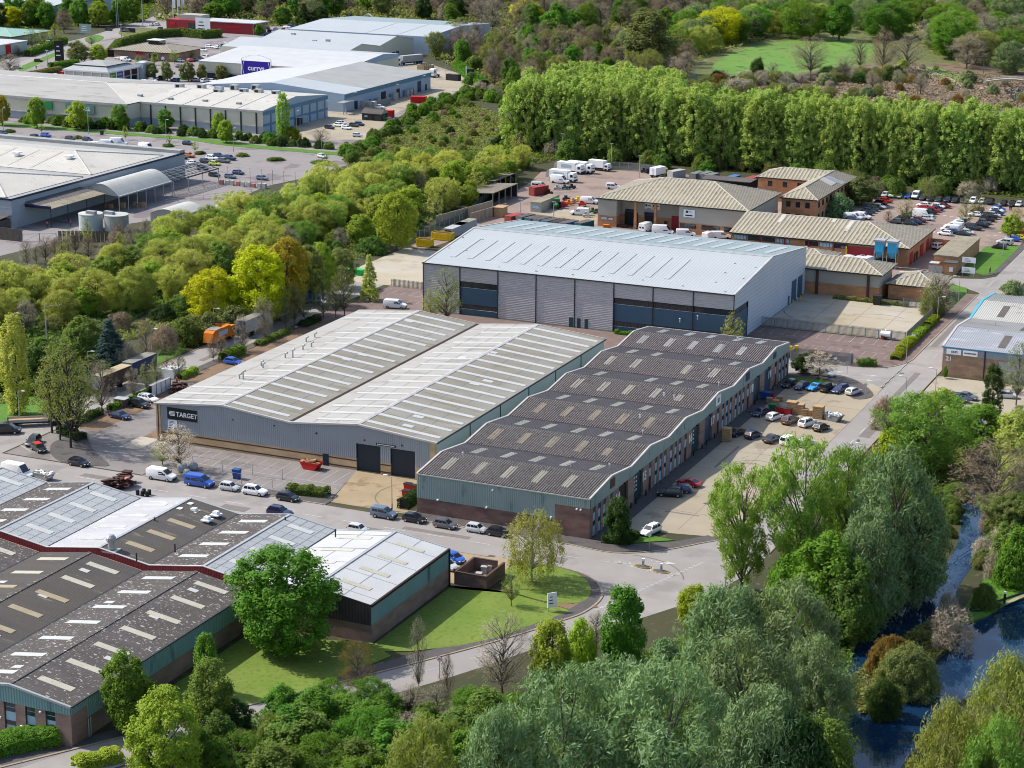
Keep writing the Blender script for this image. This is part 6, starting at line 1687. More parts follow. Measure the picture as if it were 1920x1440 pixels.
# ---- row cars: middle distance
def row(pts,head,kindcycle,group,where,lod=1,zc=.7,scale=None,along='left'):
 for i,(px,py,c)in enumerate(pts):
  k=kindcycle[(i*7+3)%len(kindcycle)];cc=c
  if ':' in c:cc,k=c.split(':')
  nth=ORDN[i]
  nm={'suv':'SUV','hatch':'hatchback','saloon':'saloon','estate':'estate car','mpv':'people carrier','city':'small car','jeep':'off-roader','coupe':'coupe','van':'van','bigvan':'tall van','carvan':'small van','minibus':'minibus'}[k]
  V(px,py,k,cc,head+((i*37)%7-3)*.6,f'{cc} {nm}, {nth} from the {along} {where}',group,1.0 if 'van' in k else zc,lod)
zc7=lambda l:[(1580+x/5.647,340+y/5.647,c)for x,y,c in l]
KC=('hatch','suv','saloon','hatch','estate','mpv','city')
GB='cars in the brick paved car park'
row(zc7([(285,128,'grey'),(372,128,'dark'),(450,138,'silver'),(530,138,'white:suv'),(607,148,'silver'),(690,152,'blue'),(776,155,'white:minibus'),(852,172,'dark'),(932,182,'dark blue'),(1017,192,'dark'),(1116,192,'navy'),(1196,200,'black'),(1292,204,'dark'),(1381,204,'white:suv'),(1476,208,'silver'),(1562,218,'black:suv'),(1705,232,'black'),(1794,236,'black'),(1868,238,'silver')]),-92,KC,GB,'along the back edge under the poplars')
row(zc7([(458,200,'red'),(410,222,'dark red'),(390,262,'white'),(352,272,'black'),(315,288,'dark'),(282,308,'dark blue'),(250,330,'black'),(205,362,'white:van'),(110,395,'dark blue')]),-6,KC,GB,'in the left column beside the offices',along='back')
row(zc7([(1075,255,'dark red'),(1015,258,'white'),(1000,285,'dark blue'),(965,298,'red'),(935,318,'black'),(905,345,'dark'),(850,350,'white:bigvan'),(895,388,'silver'),(815,405,'dark red'),(775,425,'dark blue'),(720,442,'black')]),-6,KC,GB,'in the middle column, right side',along='back')
row(zc7([(855,245,'white'),(842,275,'red'),(735,345,'dark'),(650,368,'black'),(610,392,'dark'),(560,418,'grey')]),174,KC,GB,'in the middle column, left side',along='back')
row(zc7([(1650,285,'blue'),(1635,302,'white'),(1632,330,'dark blue'),(1598,350,'white'),(1568,372,'black:jeep'),(1535,398,'black:suv'),(1505,428,'grey'),(1478,458,'black'),(1395,490,'dark:jeep'),(1325,535,'silver'),(1285,556,'black')]),-6,KC,GB,'in the right column, right side',along='back')
row(zc7([(1425,300,'dark red'),(1405,345,'white'),(1262,412,'white:carvan'),(1225,436,'silver'),(1175,466,'white:van'),(1140,495,'white:van'),(1135,525,'dark blue'),(1085,545,'white')]),174,KC,GB,'in the right column, left side',along='back')
row(zc7([(1905,460,'red'),(1900,548,'red'),(1858,590,'yellow'),(1800,606,'blue'),(1715,632,'silver:carvan'),(1655,688,'black')]),172,KC,GB,'by the roadside trees',along='back')
V(1580+1020/5.647,340+680/5.647,'carvan','white',70,'white small van parked between flat store and long workshop',None,.9,1)
for i,(px,py)in enumerate(((1568,480),(1592,482),(1612,484),(1630,484))):
 V(px,py+2,'bigvan','white',75,f'white van roof, {ORDN[i]} from the left of four before the red door','white vans before the red door',1.8,1)
GD2='white vans at the depot hall'
for px,py,k,h,lab in((1213,426,'bigvan',80,'tall white box bodied van outside the depot entrance'),(1243,432,'bigvan',10,'long white van with roof rack outside the red depot door'),(1286,436,'van',20,'white pickup cab left of the blue workshop window'),(1330,440,'van',80,'white van facing away below the blue window'),(1352,440,'van',25,'white van half hidden by the tall warehouse roof'),(1105,375,'van',5,'white van left of the depot hall corner'),(1050,337,'bigvan',-5,'tall white van by the mesh cage'),(1150,348,'carvan',10,'white van roof behind the depot hall hip'),(1087,396,'van',200,'small white tipper van on the depot apron'),(1012,347,'minibus',-5,'grey white van beside the compound fence'),(1600,405,'van',-5,'white crew van left of the car park')):
 V(px,py,k,'white' if 'grey' not in lab else 'silver',h,lab,GD2,1.1,1)
 # retail near lot
GRL='cars in the near retail car park'
row([(4,250,'dark blue'),(67,258,'black:suv'),(86,254,'blue'),(132,260,'dark'),(164,262,'navy'),(352,269,'navy'),(25,262,'grey'),(86,267,'dark')],-6,KC,GRL,'on the open side of the retail car park',zc=.5)
row([(342,294,'black'),(354,291,'orange:suv'),(342,310,'silver'),(362,305,'white'),(385,301,'dark'),(398,296,'white:suv'),(410,291,'dark blue'),(431,296,'navy:suv'),(420,301,'grey:suv'),(403,306,'lime'),(380,314,'dark blue')],-6,KC,GRL,'in the cluster beside the garden canopy',along='left')
row([(402,327,'dark'),(447,323,'dark blue'),(432,330,'slate blue'),(492,333,'slate blue')],-6,KC,GRL,'behind the garden fence',along='left')
V(604,292,'hatch','silver',-30,'silver hatchback alone by the planted island at the right of the car park',GRL,.7,1)
for i,(px,py)in enumerate(((178,272),(203,269),(222,265))):
 V(px,py,'bigvan','white',12,f'white box bodied van, {ORDN[i]} of three behind the grey store roof','white vans in the retail car park',1.4,1)
V(275,275,'bigvan','white',-12,'white high roofed van right of the three white vans','white vans in the retail car park',1.3,1)
# service yard
GS='cars in the retail service yard'
row([(618,238,'dark'),(636,234,'white'),(640,230,'silver'),(650,239,'white'),(664,234,'dark'),(674,232,'navy')],-12,KC,GS,'in the bays by the gatehouse')
V(732,224,'hatch','black',-8,'black hatchback beside the gatehouse',GS,.7,1);V(712,200,'hatch','white',8,'white hatchback behind the gatehouse',GS,.7,1);V(670,253,'city','silver',5,'silver car roof at the hedge by the service yard',GS,.7,1)
# far car parks: one mesh each
GF='cars in the far store car park'
def nth_(c,l,i):return ORDN[sum(1 for j,q in enumerate(l)if q[2].split(':')[0]==c and(q[0],j)<(l[i][0],i))]
far_cars=[(272,120,'white:van'),(275,125,'silver'),(286,112,'dark'),(303,111,'white:van'),(338,113,'white'),(358,113,'red'),(370,112,'dark blue'),(384,107,'white'),(393,87,'white'),(405,88,'white'),(415,85,'dark'),(430,84,'blue'),(381,93,'white'),(353,90,'dark red'),(347,105,'dark'),(265,130,'white'),(268,143,'blue'),(282,145,'dark'),(290,147,'dark'),(302,146,'dark'),(320,136,'silver'),(336,124,'dark'),(352,120,'white'),(328,150,'dark blue'),(366,149,'silver'),(385,151,'white'),(398,151,'white'),(412,152,'silver'),(345,146,'green'),(93,145,'blue'),(106,141,'white'),(114,138,'red'),(286,150,'white'),(222,108,'silver'),(236,112,'white:van')]
for i,(px,py,c)in enumerate(far_cars):
 cc,k=(c.split(':')+[KC[(i*5)%6]])[:2]
 V(px,py,k,cc,-8+(i%2)*172 if i%5 else 80,f'{cc} {"van" if k == "van" else "car"}, {nth_(cc, far_cars, i)} {cc} one from left among the store bays',GF,.7,2 if k!='van' else 1)
far2=[(508,58,'dark'),(517,54,'silver'),(531,55,'grey'),(538,50,'white'),(547,49,'blue'),(558,53,'dark'),(565,52,'white'),(575,50,'dark blue'),(584,49,'black'),(595,55,'dark'),(604,49,'navy'),(534,61,'white'),(545,60,'red'),(557,59,'dark'),(570,58,'dark red'),(580,54,'black'),(589,59,'silver'),(502,52,'dark'),(524,67,'red'),(500,65,'navy'),(512,62,'white'),(596,51,'white'),(551,55,'grey')]
for i,(px,py,c)in enumerate(far2):
 V(px,py,KC[(i*3)%6],c,-8+(i%3)*60,f'{c} car, {nth_(c, far2, i)} {c} one from left before the far wood','cars before the far wood',.7,2)
for px,py,c,h,lab in((204,55,'black',0,'black car entering the roundabout from the left'),(284,46,'white',100,'white car heading away beyond the roundabout'),(295,45,'white',100,'second white car heading away beyond the roundabout'),(300,53,'dark',150,'dark car leaving the roundabout'),(244,72,'silver',10,'silver car on the near side of the roundabout'),(328,58,'white',-100,'white van-like car by the restaurant kerb'),(300,34,'dark',30,'dark car on the far approach road'),(72,113,'dark red',35,'dark red car on the approach road at left'),(33,126,'silver',35,'silver car on the approach road at far left'),(381,63,'red',0,'red car behind the white totem sign'),(358,62,'dark',0,'dark car left of the red car behind the totem'),(60,93,'blue',20,'blue car behind the clipped hedge at far left'),(92,79,'white',20,'white car behind the clipped hedge at far left'),(290,67,'white',0,'white car passing the hedge by the restaurant'),(328,30,'dark',60,'dark lorry-side car on the far road'),(75,87,'silver',20,'silver car between hedge and young trees at far left')):
 V(px,py,'hatch',c,h,lab,'cars on the far roads',.7,2)

 # ---- lorries
def lorry_wheels(q,xs,w=1.15,r=.5):
 for x in xs:
  for s in(-1,1):q.tube((x,s*(w-.3),r),(x,s*w,r),r,r,10)
def cab(o,x,w,h,mp,L_=2.0):
 pt('cab',mp,o,lambda q:(loft(q,[(x-L_,.5,h,w,w*.92),(x-.25,.5,h,w,w*.9),(x,.5,h-.5,w*.96,w*.86)])))
 pt('windscreen','car_glass',o,lambda q:q.add([(x+.03,-w*.86,h*.52),(x+.03,w*.86,h*.52),(x-.12,w*.84,h-.25),(x-.12,-w*.84,h-.25)],[(0,1,2,3)]))
 for s in(-1,1):pt('side_window','car_glass',o,lambda q:q.obox(x-.85,s*(w+.005),h*.55,.95,.03,h*.27))
 pt('bumper','bumper',o,lambda q:q.obox(x+.02,0,.4,.2,w*1.9,.5))
def place(o,px,py,head,zc=1.5):
 p=P(px,py,zc);p.z=.04;o.location=p;o.rotation_euler=(0,0,math.radians(head));return o
def refuse_truck(label,body='white',colr=None):
 o=empty('refuse_lorry',(0,0,0),label,'refuse lorry')
 mp='white' if colr is None else colr
 pt('hopper_body',mp,o,lambda q:(q.box(-4.6,-1.2,1.0,2.0,1.2,3.5),));pt('tail_loader','galv' if colr is None else mp,o,lambda q:q.add([(-4.6,-1.2,.9),(-4.6,1.2,.9),(-4.6,1.2,3.5),(-4.6,-1.2,3.5),(-6.0,-1.15,1.0),(-6.0,1.15,1.0),(-5.5,1.15,3.1),(-5.5,-1.15,3.1)],[(3,2,6,7),(0,3,7,4),(1,5,6,2),(4,7,6,5),(0,4,5,1)]))
 for s in(-1,1):pt('side_panel','panel_blue',o,lambda q:q.obox(-1.2,s*1.21,1.8,3.8,.03,1.1))
 bx('chassis','bumper',o,-4.6,-.9,.5,4.0,.9,1.0)
 cab(o,4.3,1.2,3.0,mp,2.1);pt('wheel','tyre',o,lambda q:lorry_wheels(q,(3.2,-1.6,-3.0)))
 return o
r0=refuse_truck('white refuse lorry nearest the compound in the parked row');learn(r0)
place(r0,1057,331,-8);r0['group']='refuse lorries of the depot'
for px,py,lab in((1071,316,'white refuse lorry second in the parked row'),(1090,315,'white refuse lorry third in the parked row, nose furthest right')):
 p=P(px,py,1.5);p.z=.04;copy_tree(r0,p,math.radians(-8),lab,'refuse lorries of the depot')
def box_truck(label,colb,colc,name='box_lorry',L_=6.0,h=3.3):
 o=empty(name,(0,0,0),label,'lorry')
 bx('box_body',colb,o,-L_*.6,-1.2,1.05,L_*.4-.6,1.2,h);bx('chassis','bumper',o,-L_*.6,-.9,.55,L_*.5,.9,1.05)
 cab(o,L_*.6,1.15,2.5,colc,1.7);pt('wheel','tyre',o,lambda q:lorry_wheels(q,(L_*.6-.9,-L_*.4)))
 return o
place(box_truck('white box lorry at the right end of the refuse lorries','white','white'),1125,311,-8)
place(box_truck('orange and white gritting lorry by the compound containers','white','orange' if 'orange' in M else 'yellow'),1236,323,75)
def trailer(label,msid,mtop,L_=12.5,h=3.9,zb=1.1,name='trailer'):
 o=empty(name,(0,0,0),label,'trailer')
 pt('side',msid,o,lambda q:(q.box(-L_/2,-1.25,zb,L_/2,1.25,h),));bx('roof',mtop,o,-L_/2-.03,-1.28,h,L_/2+.03,1.28,h+.07)
 pt('chassis','bumper',o,lambda q:(q.box(-L_/2,-.6,.7,L_/2,.6,zb),q.box(L_/2-3,-.9,0,L_/2-2.8,.9,.8)))
 pt('rear_door','galv',o,lambda q:(q.box(-L_/2-.06,-1.2,zb,-L_/2,-.03,h-.1),q.box(-L_/2-.06,.03,zb,-L_/2,1.2,h-.1)))
 pt('wheel','tyre',o,lambda q:lorry_wheels(q,(-L_/2+1.5,-L_/2+2.8,-L_/2+4.1),1.2,.48));return o
nb=mat('curtain_navy',(.015,.03,.10),(.012,.025,.085),.5,rough=.6,obj=True);M['tarp_tan']=mat('tarp_tan',rgb(214,196,160),rgb(196,178,142),.3);M['tarp_grey']=mat('tarp_grey',rgb(176,172,160),rgb(150,148,136),.3,c3=rgb(120,118,104),s3=.5,t3=.58,w3=.1)
M['orange']=mat('orange',(.62,.17,.015),(.54,.14,.012),.6);M['container_grey']=mat('container_grey',(.36,.37,.37),(.3,.31,.31),.6)
GT='lorries and trailers on the left estate road'
t_=place(trailer('curtain sided trailer with tan roof standing under bare trees','brick_band','tarp_tan',10),210,712,88,2);t_['group']=GT
t_=place(trailer('navy blue curtain sided trailer with grey roof',nb,'tarp_grey',9),262,688,90,2);t_['group']=GT
t_=trailer('pale grey box trailer with dark blue rear on the estate road','container_grey','tarp_grey',11)
bx('front_panel',nb,t_,-5.62,-1.2,1.1,-5.57,1.2,3.8);place(t_,478,607,88,2);t_['group']=GT
t_=refuse_truck('orange road works lorry with grey hopper and crane',colr='orange');t_['group']=GT
pt('crane','orange',t_,lambda q:(q.tube((1.0,.4,3.4),(-1.5,.4,4.3),.18,.14,5),q.tube((-1.5,.4,4.3),(.5,.2,3.7),.14,.12,5)));bx('hopper_cover','tarp_grey',t_,-4.6,-1.22,3.5,-1.5,1.22,3.62);place(t_,415,627,92,1.6)
def flatbed(label,L_=7):
 o=empty('flatbed_lorry',(0,0,0),label,'lorry');bx('deck','timber',o,-L_*.6,-1.2,1.0,L_*.35,1.2,1.15);pt('side_board','galv',o,lambda q:(q.box(-L_*.6,-1.23,1.0,L_*.35,-1.2,1.5),q.box(-L_*.6,1.2,1.0,L_*.35,1.23,1.5),q.box(-L_*.6-.03,-1.23,1.0,-L_*.6,1.23,1.5)))
 bx('chassis','bumper',o,-L_*.6,-.7,.55,L_*.5,.7,1.0);cab(o,L_*.6,1.15,2.6,'white',1.6);pt('wheel','tyre',o,lambda q:lorry_wheels(q,(L_*.6-.9,-L_*.4)));return o
t_=place(flatbed('white flatbed lorry half hidden by the roadside trees',8),62,788,35,1.0);t_['group']=GT
t_=place(flatbed('empty low flatbed lorry beyond the grey box trailer',9),535,586,88,1.0);t_['group']=GT
t_=place(box_truck('blue lorry parked at the end of the estate road',nb,'blue_trim'),573,562,60,1.5);t_['group']=GT
def artic(label,msid):
 o=empty('articulated_lorry',(0,0,0),label,'lorry');bx('trailer_box',msid,o,-7.5,-1.25,1.1,4.2,1.25,4.0);cab(o,7.2,1.22,3.6,'white',2.2)
 bx('chassis','bumper',o,-7.5,-.8,.55,6.8,.8,1.1);pt('wheel','tyre',o,lambda q:lorry_wheels(q,(6.2,3.4,-4,-5.3,-6.6)));return o
place(artic('white articulated lorry with grey trailer at the far loading yard','container_grey'),766,112,-115,2)
o=empty('lorry_cab',(0,0,0),'white lorry cab facing the camera beside stacked timber packs','lorry');cab(o,2.2,1.22,3.7,'white',2.4);bx('chassis','bumper',o,-3.5,-.6,.5,1.8,.6,1);pt('wheel','tyre',o,lambda q:lorry_wheels(q,(1.2,-2.2)));place(o,814,137,-95,1.8)
# green tractor
o=empty('tractor',(0,0,0),'green tractor with black cab glass beside the long grey cabin','tractor')
pt('bonnet',mat('tractor_green',(.02,.22,.05),rough=.4),o,lambda q:loft(q,[(.2,.9,1.7,.5,.42),(2.2,.9,1.55,.48,.4),(2.4,1.0,1.4,.4,.34)]));bx('cab','car_glass',o,-1.2,-.75,1.1,.2,.75,2.6);pt('cab_roof',bpy.data.materials['tractor_green'],o,lambda q:q.box(-1.35,-.85,2.6,.35,.85,2.8))
for x,r,w in((-.9,.9,1.1),(1.8,.6,.9)):
 for s in(-1,1):pt('wheel','tyre',o,lambda q:q.tube((x,s*(w-.4),r),(x,s*w,r),r,r,12))
place(o,1044,383,-75,1.2)
# rail tank trailer inside the fence
o=empty('water_bowser',(0,0,0),'white towed tank bowser with red pump inside the fenced yard','bowser')
pt('tank','white',o,lambda q:(q.tube((-1.1,0,1.2),(1.1,0,1.2),.75,.75,12),q.lathe(0,0,[(.3,1.9),(.3,2.15)],8)));bx('pump','red',o,-.9,-.7,.3,-.2,-.3,.9);pt('frame','galv',o,lambda q:(q.box(-1.2,-.6,.35,1.2,.6,.45),q.box(1.2,-.05,.35,2.2,.05,.45)));pt('wheel','tyre',o,lambda q:lorry_wheels(q,(0,),.8,.33))
place(o,1661,628,0,1)
# ================================================================ street furniture and clutter
def lamp(px,py,h,head,label,group='street lamps',arm=1.2):
 p=P(px,py);o=empty('street_lamp',(p.x,p.y,0),label,'street lamp',group)
 pt('post','galv',o,lambda q:(q.tube((p.x,p.y,0),(p.x,p.y,h),.10,.06,6),q.tube((p.x,p.y,0),(p.x,p.y,1.3),.14,.14,6)))
 a=math.radians(head);ex,ey=p.x+arm*math.cos(a),p.y+arm*math.sin(a)
 pt('arm','galv',o,lambda q:q.tube((p.x,p.y,h),(ex,ey,h+.15),.06,.05,5));pt('lamp_head','steel_white',o,lambda q:q.obox(ex,ey,h+.08,.75,.32,.16,a))
 return o
for a in((735,958,6,180,'grey street lamp behind the slate blue people carrier'),(1753,747,6,180,'street lamp in front of brick building 21, taller of two'),(1697,763,6,180,'short street lamp beside the shrubs before building 21'),(1757,605,6,20,'street lamp at the far corner of the fenced yard'),(1699,681,6,20,'street lamp in the flowering hedge of the fenced yard'),(1797,565,6,200,'street lamp on the verge by the bare depot tree'),(1617,895,6,180,'street lamp rising from silver willows by the river road'),(285,668,6,0,'street lamp on the grass strip left of the estate road'),(167,712,6,0,'street lamp beside the tan roofed trailer'),(37,790,6,0,'street lamp beside the yellow column poplar'),(402,628,6,0,'street lamp left of the orange lorry'),(565,600,6,180,'street lamp among the small street trees'),(1880,480,6,180,'tall street lamp on the lawn by the flat roofed store'),(1360,1100,6,180,'street lamp between the river road willows')):
 lamp(*a)
GL='lamp posts of the retail car parks'
for i,(px,py,h,lab)in enumerate(((7,245,8,'car park lamp at the far left edge'),(166,251,8,'car park lamp beside the navy parked car'),(312,268,8,'car park lamp beside the grey planted island'),(438,285,8,'car park lamp right of the orange SUV'),(604,305,8,'car park lamp in the right planted island'),(556,245,7,'lamp by the poplar at the store corner'),(612,224,7,'lamp by the cars in the service bays'),(743,192,7,'lamp beside the red skip'),(793,175,7,'lamp near the end of the grey blue store'),(664,208,7,'lamp beside the beige box'),(836,150,8,'lamp in front of the dark cabin'))):
 lamp(px,py,h,0,lab,GL,.8)
for px,py,h,lab in((268,52,22,'very tall mast lamp on the roundabout'),(219,50,14,'paired tall steel pole left of the roundabout'),(222,50,14,'right hand pole of the paired tall steel poles'),(228,78,8,'lamp post on the near side of the roundabout'),(89,125,7,'lamp post by the approach road'),(316,22,12,'mast on the far road at the top')):
 p=P(px,py);thing_mesh('lamp_mast',MB().tube((p.x,p.y,0),(p.x,p.y,h),.22,.14,6).obox(p.x,p.y,h,1.6,.5,.25),'galv',(p.x,p.y,0),lab,'mast','tall masts by the far roads')
for px,py,h,lab in((1055,296,8,'grey pole behind the refuse lorries, left'),(1146,315,8,'grey pole at the nose of the white box lorry'),(1199,333,7,'lamp pole in the depot yard behind the hall'),(976,420,7,'lamp pole beside the red container row'),(1038,425,7,'lamp pole between the blue and green containers'),(906,306,9,'overhead line mast by the railway'),(995,246,10,'overhead line mast left of the poplars'),(780,370,9,'overhead line mast above the railway wood'),(612,398,9,'overhead line mast in the railway wood'),(1518,174,9,'wooden power pole in front of the heath'),(1842,158,11,'tall wooden pole near the canal bridge'),(88,640,9,'rusty line mast behind the column poplar')):
 p=P(px,py);q=MB().tube((p.x,p.y,0),(p.x,p.y,h),.16,.1,6)
 if 'line mast' in lab:q.tube((p.x,p.y,h-1.2),(p.x+4,p.y+.5,h-.4),.06,.05,4)
 else:q.obox(p.x,p.y,h-.1,1.2,.25,.2)
 thing_mesh('pole',q,'galv' if 'wooden' not in lab else 'timber_dark',(p.x,p.y,0),lab,'pole','poles and line masts')
 # overhead wires
q=MB()
for off,z in((-1.5,6.0),(1.5,6.0),(-1.5,7.2)):
 pts=[(-260+off,385),(-263.5+off,420),(-267.5+off,460),(-272+off,500)]
 for a,c in zip(pts[:-1],pts[1:]):q.tube((*a,z),(*c,z),.02,.02,3)
thing_mesh('overhead_wire',q,'gutter_dark',(-262,400,0),'thin overhead wires strung above the railway line','wire')

def palisade(name,pts,label,h=2.0,group=None,mname='fence_steel',pitch=.2,cat='fence',posts=3.0):
 o=empty(name,(pts[0][0],pts[0][1],0),label,cat,group)
 q=MB();r=MB()
 for a,c in zip(pts[:-1],pts[1:]):
  a,c=Vector((a[0],a[1],0)),Vector((c[0],c[1],0));d=c-a;L_=d.length;d/=L_;ang=math.atan2(d.y,d.x)
  n=int(L_/pitch)
  for i in range(n):
   p=a+d*(i+.5)*pitch;q.obox(p.x,p.y,.05,pitch*.55,.03,h+.06*(i%2),ang)
  for z in(.35,h-.35):m_=(a+c)/2;r.obox(m_.x,m_.y,z,L_,.05,.06,ang)
  k=0
  while k<=L_:p=a+d*k;pt('post','galv',o,lambda q:q.obox(p.x,p.y,0,.1,.1,h,ang));k+=posts
 w=q.build('pales',M[mname],o);w['kind']='stuff'
 r.build('rail',M[mname],o)
 return o
palisade('palisade_fence',[(-133.8,441.7),(-100.6,441.7)],'long grey palisade fence between marked bays and concrete yard',2.2)
palisade('palisade_fence',[(-100.5,441.8),(-100.4,476)],'grey palisade fence along the road side of the concrete yard',2.2)
palisade('palisade_fence',[(-109,473.5),(-103.2,474.5),(-101,477.5)],'short grey palisade fence round the corner under the bare tree',2.2)
palisade('palisade_fence',[(-212,440.6),(-228,440.6)],'thin grey fence left of the tall warehouse',1.8,pitch=.35)
palisade('palisade_fence',[(p.x,p.y)for p in PX([(1145,318),(1200,322),(1250,328)])],'dark palisade fence at the back of the depot yard',2.6)
palisade('palisade_fence',[(-247,482),(-246,520),(-256,560),(-276,610)],'dark green fence along the railway side of the depot',2.4,mname='door_teal',pitch=.4)
palisade('bin_compound',[(-119,415.0),(-119,418.5),(-106.5,419.2),(-106.3,416.2),(-119,415.0)],'galvanised palisade compound with gates at the side road',2.0,cat='compound')
# open rail fence round the yard bays
o=empty('rail_fence',(-190,298,0),'thin galvanised post and rail fence round the front yard bays','fence')
pts=[(-194.5,298.9),(-188.5,299.0),(-182.4,299.1),(-176.4,299.2),(-175.5,294.2),(-181.5,293.9),(-187.5,293.6)]
for x,y in pts:pt('post','galv',o,lambda q:q.tube((x,y,0),(x,y,2.0),.06,.06,5))
for a,c in zip(pts[:-1],pts[1:]):pt('rail','galv',o,lambda q:q.tube((*a,1.95),(*c,1.95),.035,.035,4))
for i,(a,c)in enumerate((((-342.6+28,545),(-316,548)),((-338,508),(-314,530)))):pass
# garden fence
o=empty('mesh_fence',(-338,548,0),'tall thin mesh fence round the garden yard of the store','fence')
for x in range(-340,-314,4):pt('post','galv',o,lambda q:q.tube((x,548,0),(x,548,4.5),.08,.08,5))
for z in(1.6,3.0,4.4):pt('wire','galv',o,lambda q:q.tube((-340,548,z),(-316,548,z),.03,.03,3))
o=empty('rail_barrier',(-330,500,0),'galvanised railings along the ramp of the garden yard','railing')
for i in range(9):pt('post','galv',o,lambda q:q.tube((-336+i*2.0,507+i*3.6,0),(-336+i*2.0,507+i*3.6,1.3),.07,.07,4))
for z in(.6,1.25):pt('rail','galv',o,lambda q:q.tube((-336,507,z),(-320,535.8,z),.05,.05,4))
GP='pallet stacks in the garden yard'
rr=random.Random(11)
for i in range(16):
 if i<9:x,y=-338+i*1.9,541+.3*(i%2);c='fabric_pale' if i%3 else 'coral'
 else:x,y=-348+(i-9)*1.6,492+(i-9)*1.2+rr.random()*3;c='timber'
 thing_mesh('pallet_stack',MB().obox(x,y,0,1.2,1.1,.15).obox(x,y,.15,1.15,1.0,1.0+rr.random()*.5),c,(x,y,0),('wrapped stone pallet, %s from the left under the garden fence' if i<9 else 'brown pallet load, %s from the left beneath the white vault')%ORDN[i if i<9 else i-9],'pallet',GP)

 # brick bin enclosure
o=empty('brick_enclosure',(-126,272,0),'open topped brown brick bin enclosure beside the birch lawn','enclosure')
for a in((-127.5,266.6,-127.2,273.6),(-127.2,266.6,-122.4,266.9),(-122.4,266.6,-122.1,273.4),(-127.2,273.3,-123.4,273.6)):bx('wall','brick_brown',o,a[0],a[1],0,a[2],a[3],2.0);bx('coping','brick_band',o,a[0]-.04,a[1]-.04,2.0,a[2]+.04,a[3]+.04,2.1)
for px,py,lab in((905,1054,'left'),(915,1052,'middle'),(925,1054,'right'),(908,1064,'front left'),(918,1062,'front right'),(898,1076,'lone front')):
 p=P(px,py,1.0);thing_mesh('wheeled_bin',MB().obox(p.x,p.y,.1,.9,.8,1.0,.2).obox(p.x,p.y,1.1,1.0,.9,.12,.2),'container_grey',(p.x,p.y,.1),f'grey lidded bin in the brick enclosure, {lab} one','bin','grey bins in the brick enclosure')
 # refuge bollards and kerbs
for px,py,lab in((1206,1062,'white keep left bollard on the left traffic island'),(1240,1071,'white keep left bollard on the right traffic island')):
 p=P(px,py);o=empty('traffic_island',(p.x,p.y,0),lab,'traffic island','traffic islands at the junction')
 pt('kerb','yellow_line',o,lambda q:q.prism([(p.x+1.1*math.cos(t)*(1.3),p.y-.3+.75*math.sin(t))for t in np.linspace(0,2*math.pi,14)[:-1]],0,.14));pt('paving','tar_dark',o,lambda q:q.prism([(p.x+.95*math.cos(t)*(1.3),p.y-.3+.6*math.sin(t))for t in np.linspace(0,2*math.pi,14)[:-1]],.14,.16))
 b_=pt('bollard','white',o,lambda q:(q.obox(p.x,p.y,.15,.42,.3,1.15,.3),));pt('panel','black',b_,lambda q:q.obox(p.x,p.y-.165,.35,.12,.05,.6,.3))
 # signs
def board(px,py,w,h,z0,label,rz=0,name='sign_board',legs=True,cat='sign',mm='white',split=False):
 p=P(px,py);o=empty(name,(p.x,p.y,0),label,cat);c,s=math.cos(rz),math.sin(rz)
 q=MB();q.obox(p.x,p.y,z0,w,.1,h,rz);q.build('panel',M[mm],o)
 q=MB()
 for i in range(3):q.obox(p.x-c*w*.12+s*.06,p.y-s*w*.12-c*.06,z0+h*(.25+.22*i),w*(.5-.1*i),.02,h*.06,rz)
 q.build('print','gutter_dark' if mm=='white' else 'steel_white',o)
 if legs:
  for k in(-.42,.42):pt('leg','galv',o,lambda q:q.tube((p.x+c*w*k,p.y+s*w*k,0),(p.x+c*w*k,p.y+s*w*k,z0+h),.05,.05,5))
 return o
board(1035,1147,1.5,2.3,.7,'tall white estate sign on two legs at the lawn corner',math.radians(50))
board(1815,516,3.4,1.4,3.2,'white upper notice board on the lawn by the flat store');board(1815,518,3.4,1.5,.8,'white depot name board on the lawn, lower of two')
board(381,66,8.5,7.6,1.0,'huge blank white totem board beside the red restaurant',0)
board(112,117,4.2,9,.6,'tall dark retail park totem with stacked name panels by the approach road',.3,mm='black');board(161,74,7,4.5,3,'green road direction sign before the roundabout',0,mm='clad_green')
board(240,62,9,2.2,.4,'black chevron board with white arrows on the roundabout',0,mm='black')
for px,py,lab in((325,40,'left white banner pole by the curved wall'),(334,37,'middle white banner pole by the curved wall'),(342,33,'right white banner pole by the curved wall'),(358,30,'blue white banner pole behind the red restaurant')):
 p=P(px,py);thing_mesh('banner_pole',MB().box(p.x-.2,p.y-.2,0,p.x+.2,p.y+.2,15).box(p.x+.2,p.y-.15,7,p.x+1.6,p.y+.15,14.6),'steel_white',(p.x,p.y,0),lab,'banner','banner poles')
for px,py,lab in((1217,1032,'small grey sign post on the pavement bell'),(1588,703,'round sign seen from behind on the side road corner'),(1622,745,'sign post at the tip of the side road pavement'),(1608,852,'round sign seen from behind by the river road')):
 p=P(px,py);q=MB().tube((p.x,p.y,0),(p.x,p.y,2.6),.05,.05,5);q.tube((p.x,p.y-.05,2.6),(p.x,p.y+.02,2.6),.35,.35,12);thing_mesh('sign_post',q,'galv',(p.x,p.y,0),lab,'road sign')
p=P(824,1272);o=empty('speed_sign',(p.x,p.y,0),'white round speed limit sign reading 20 on the river road','road sign')
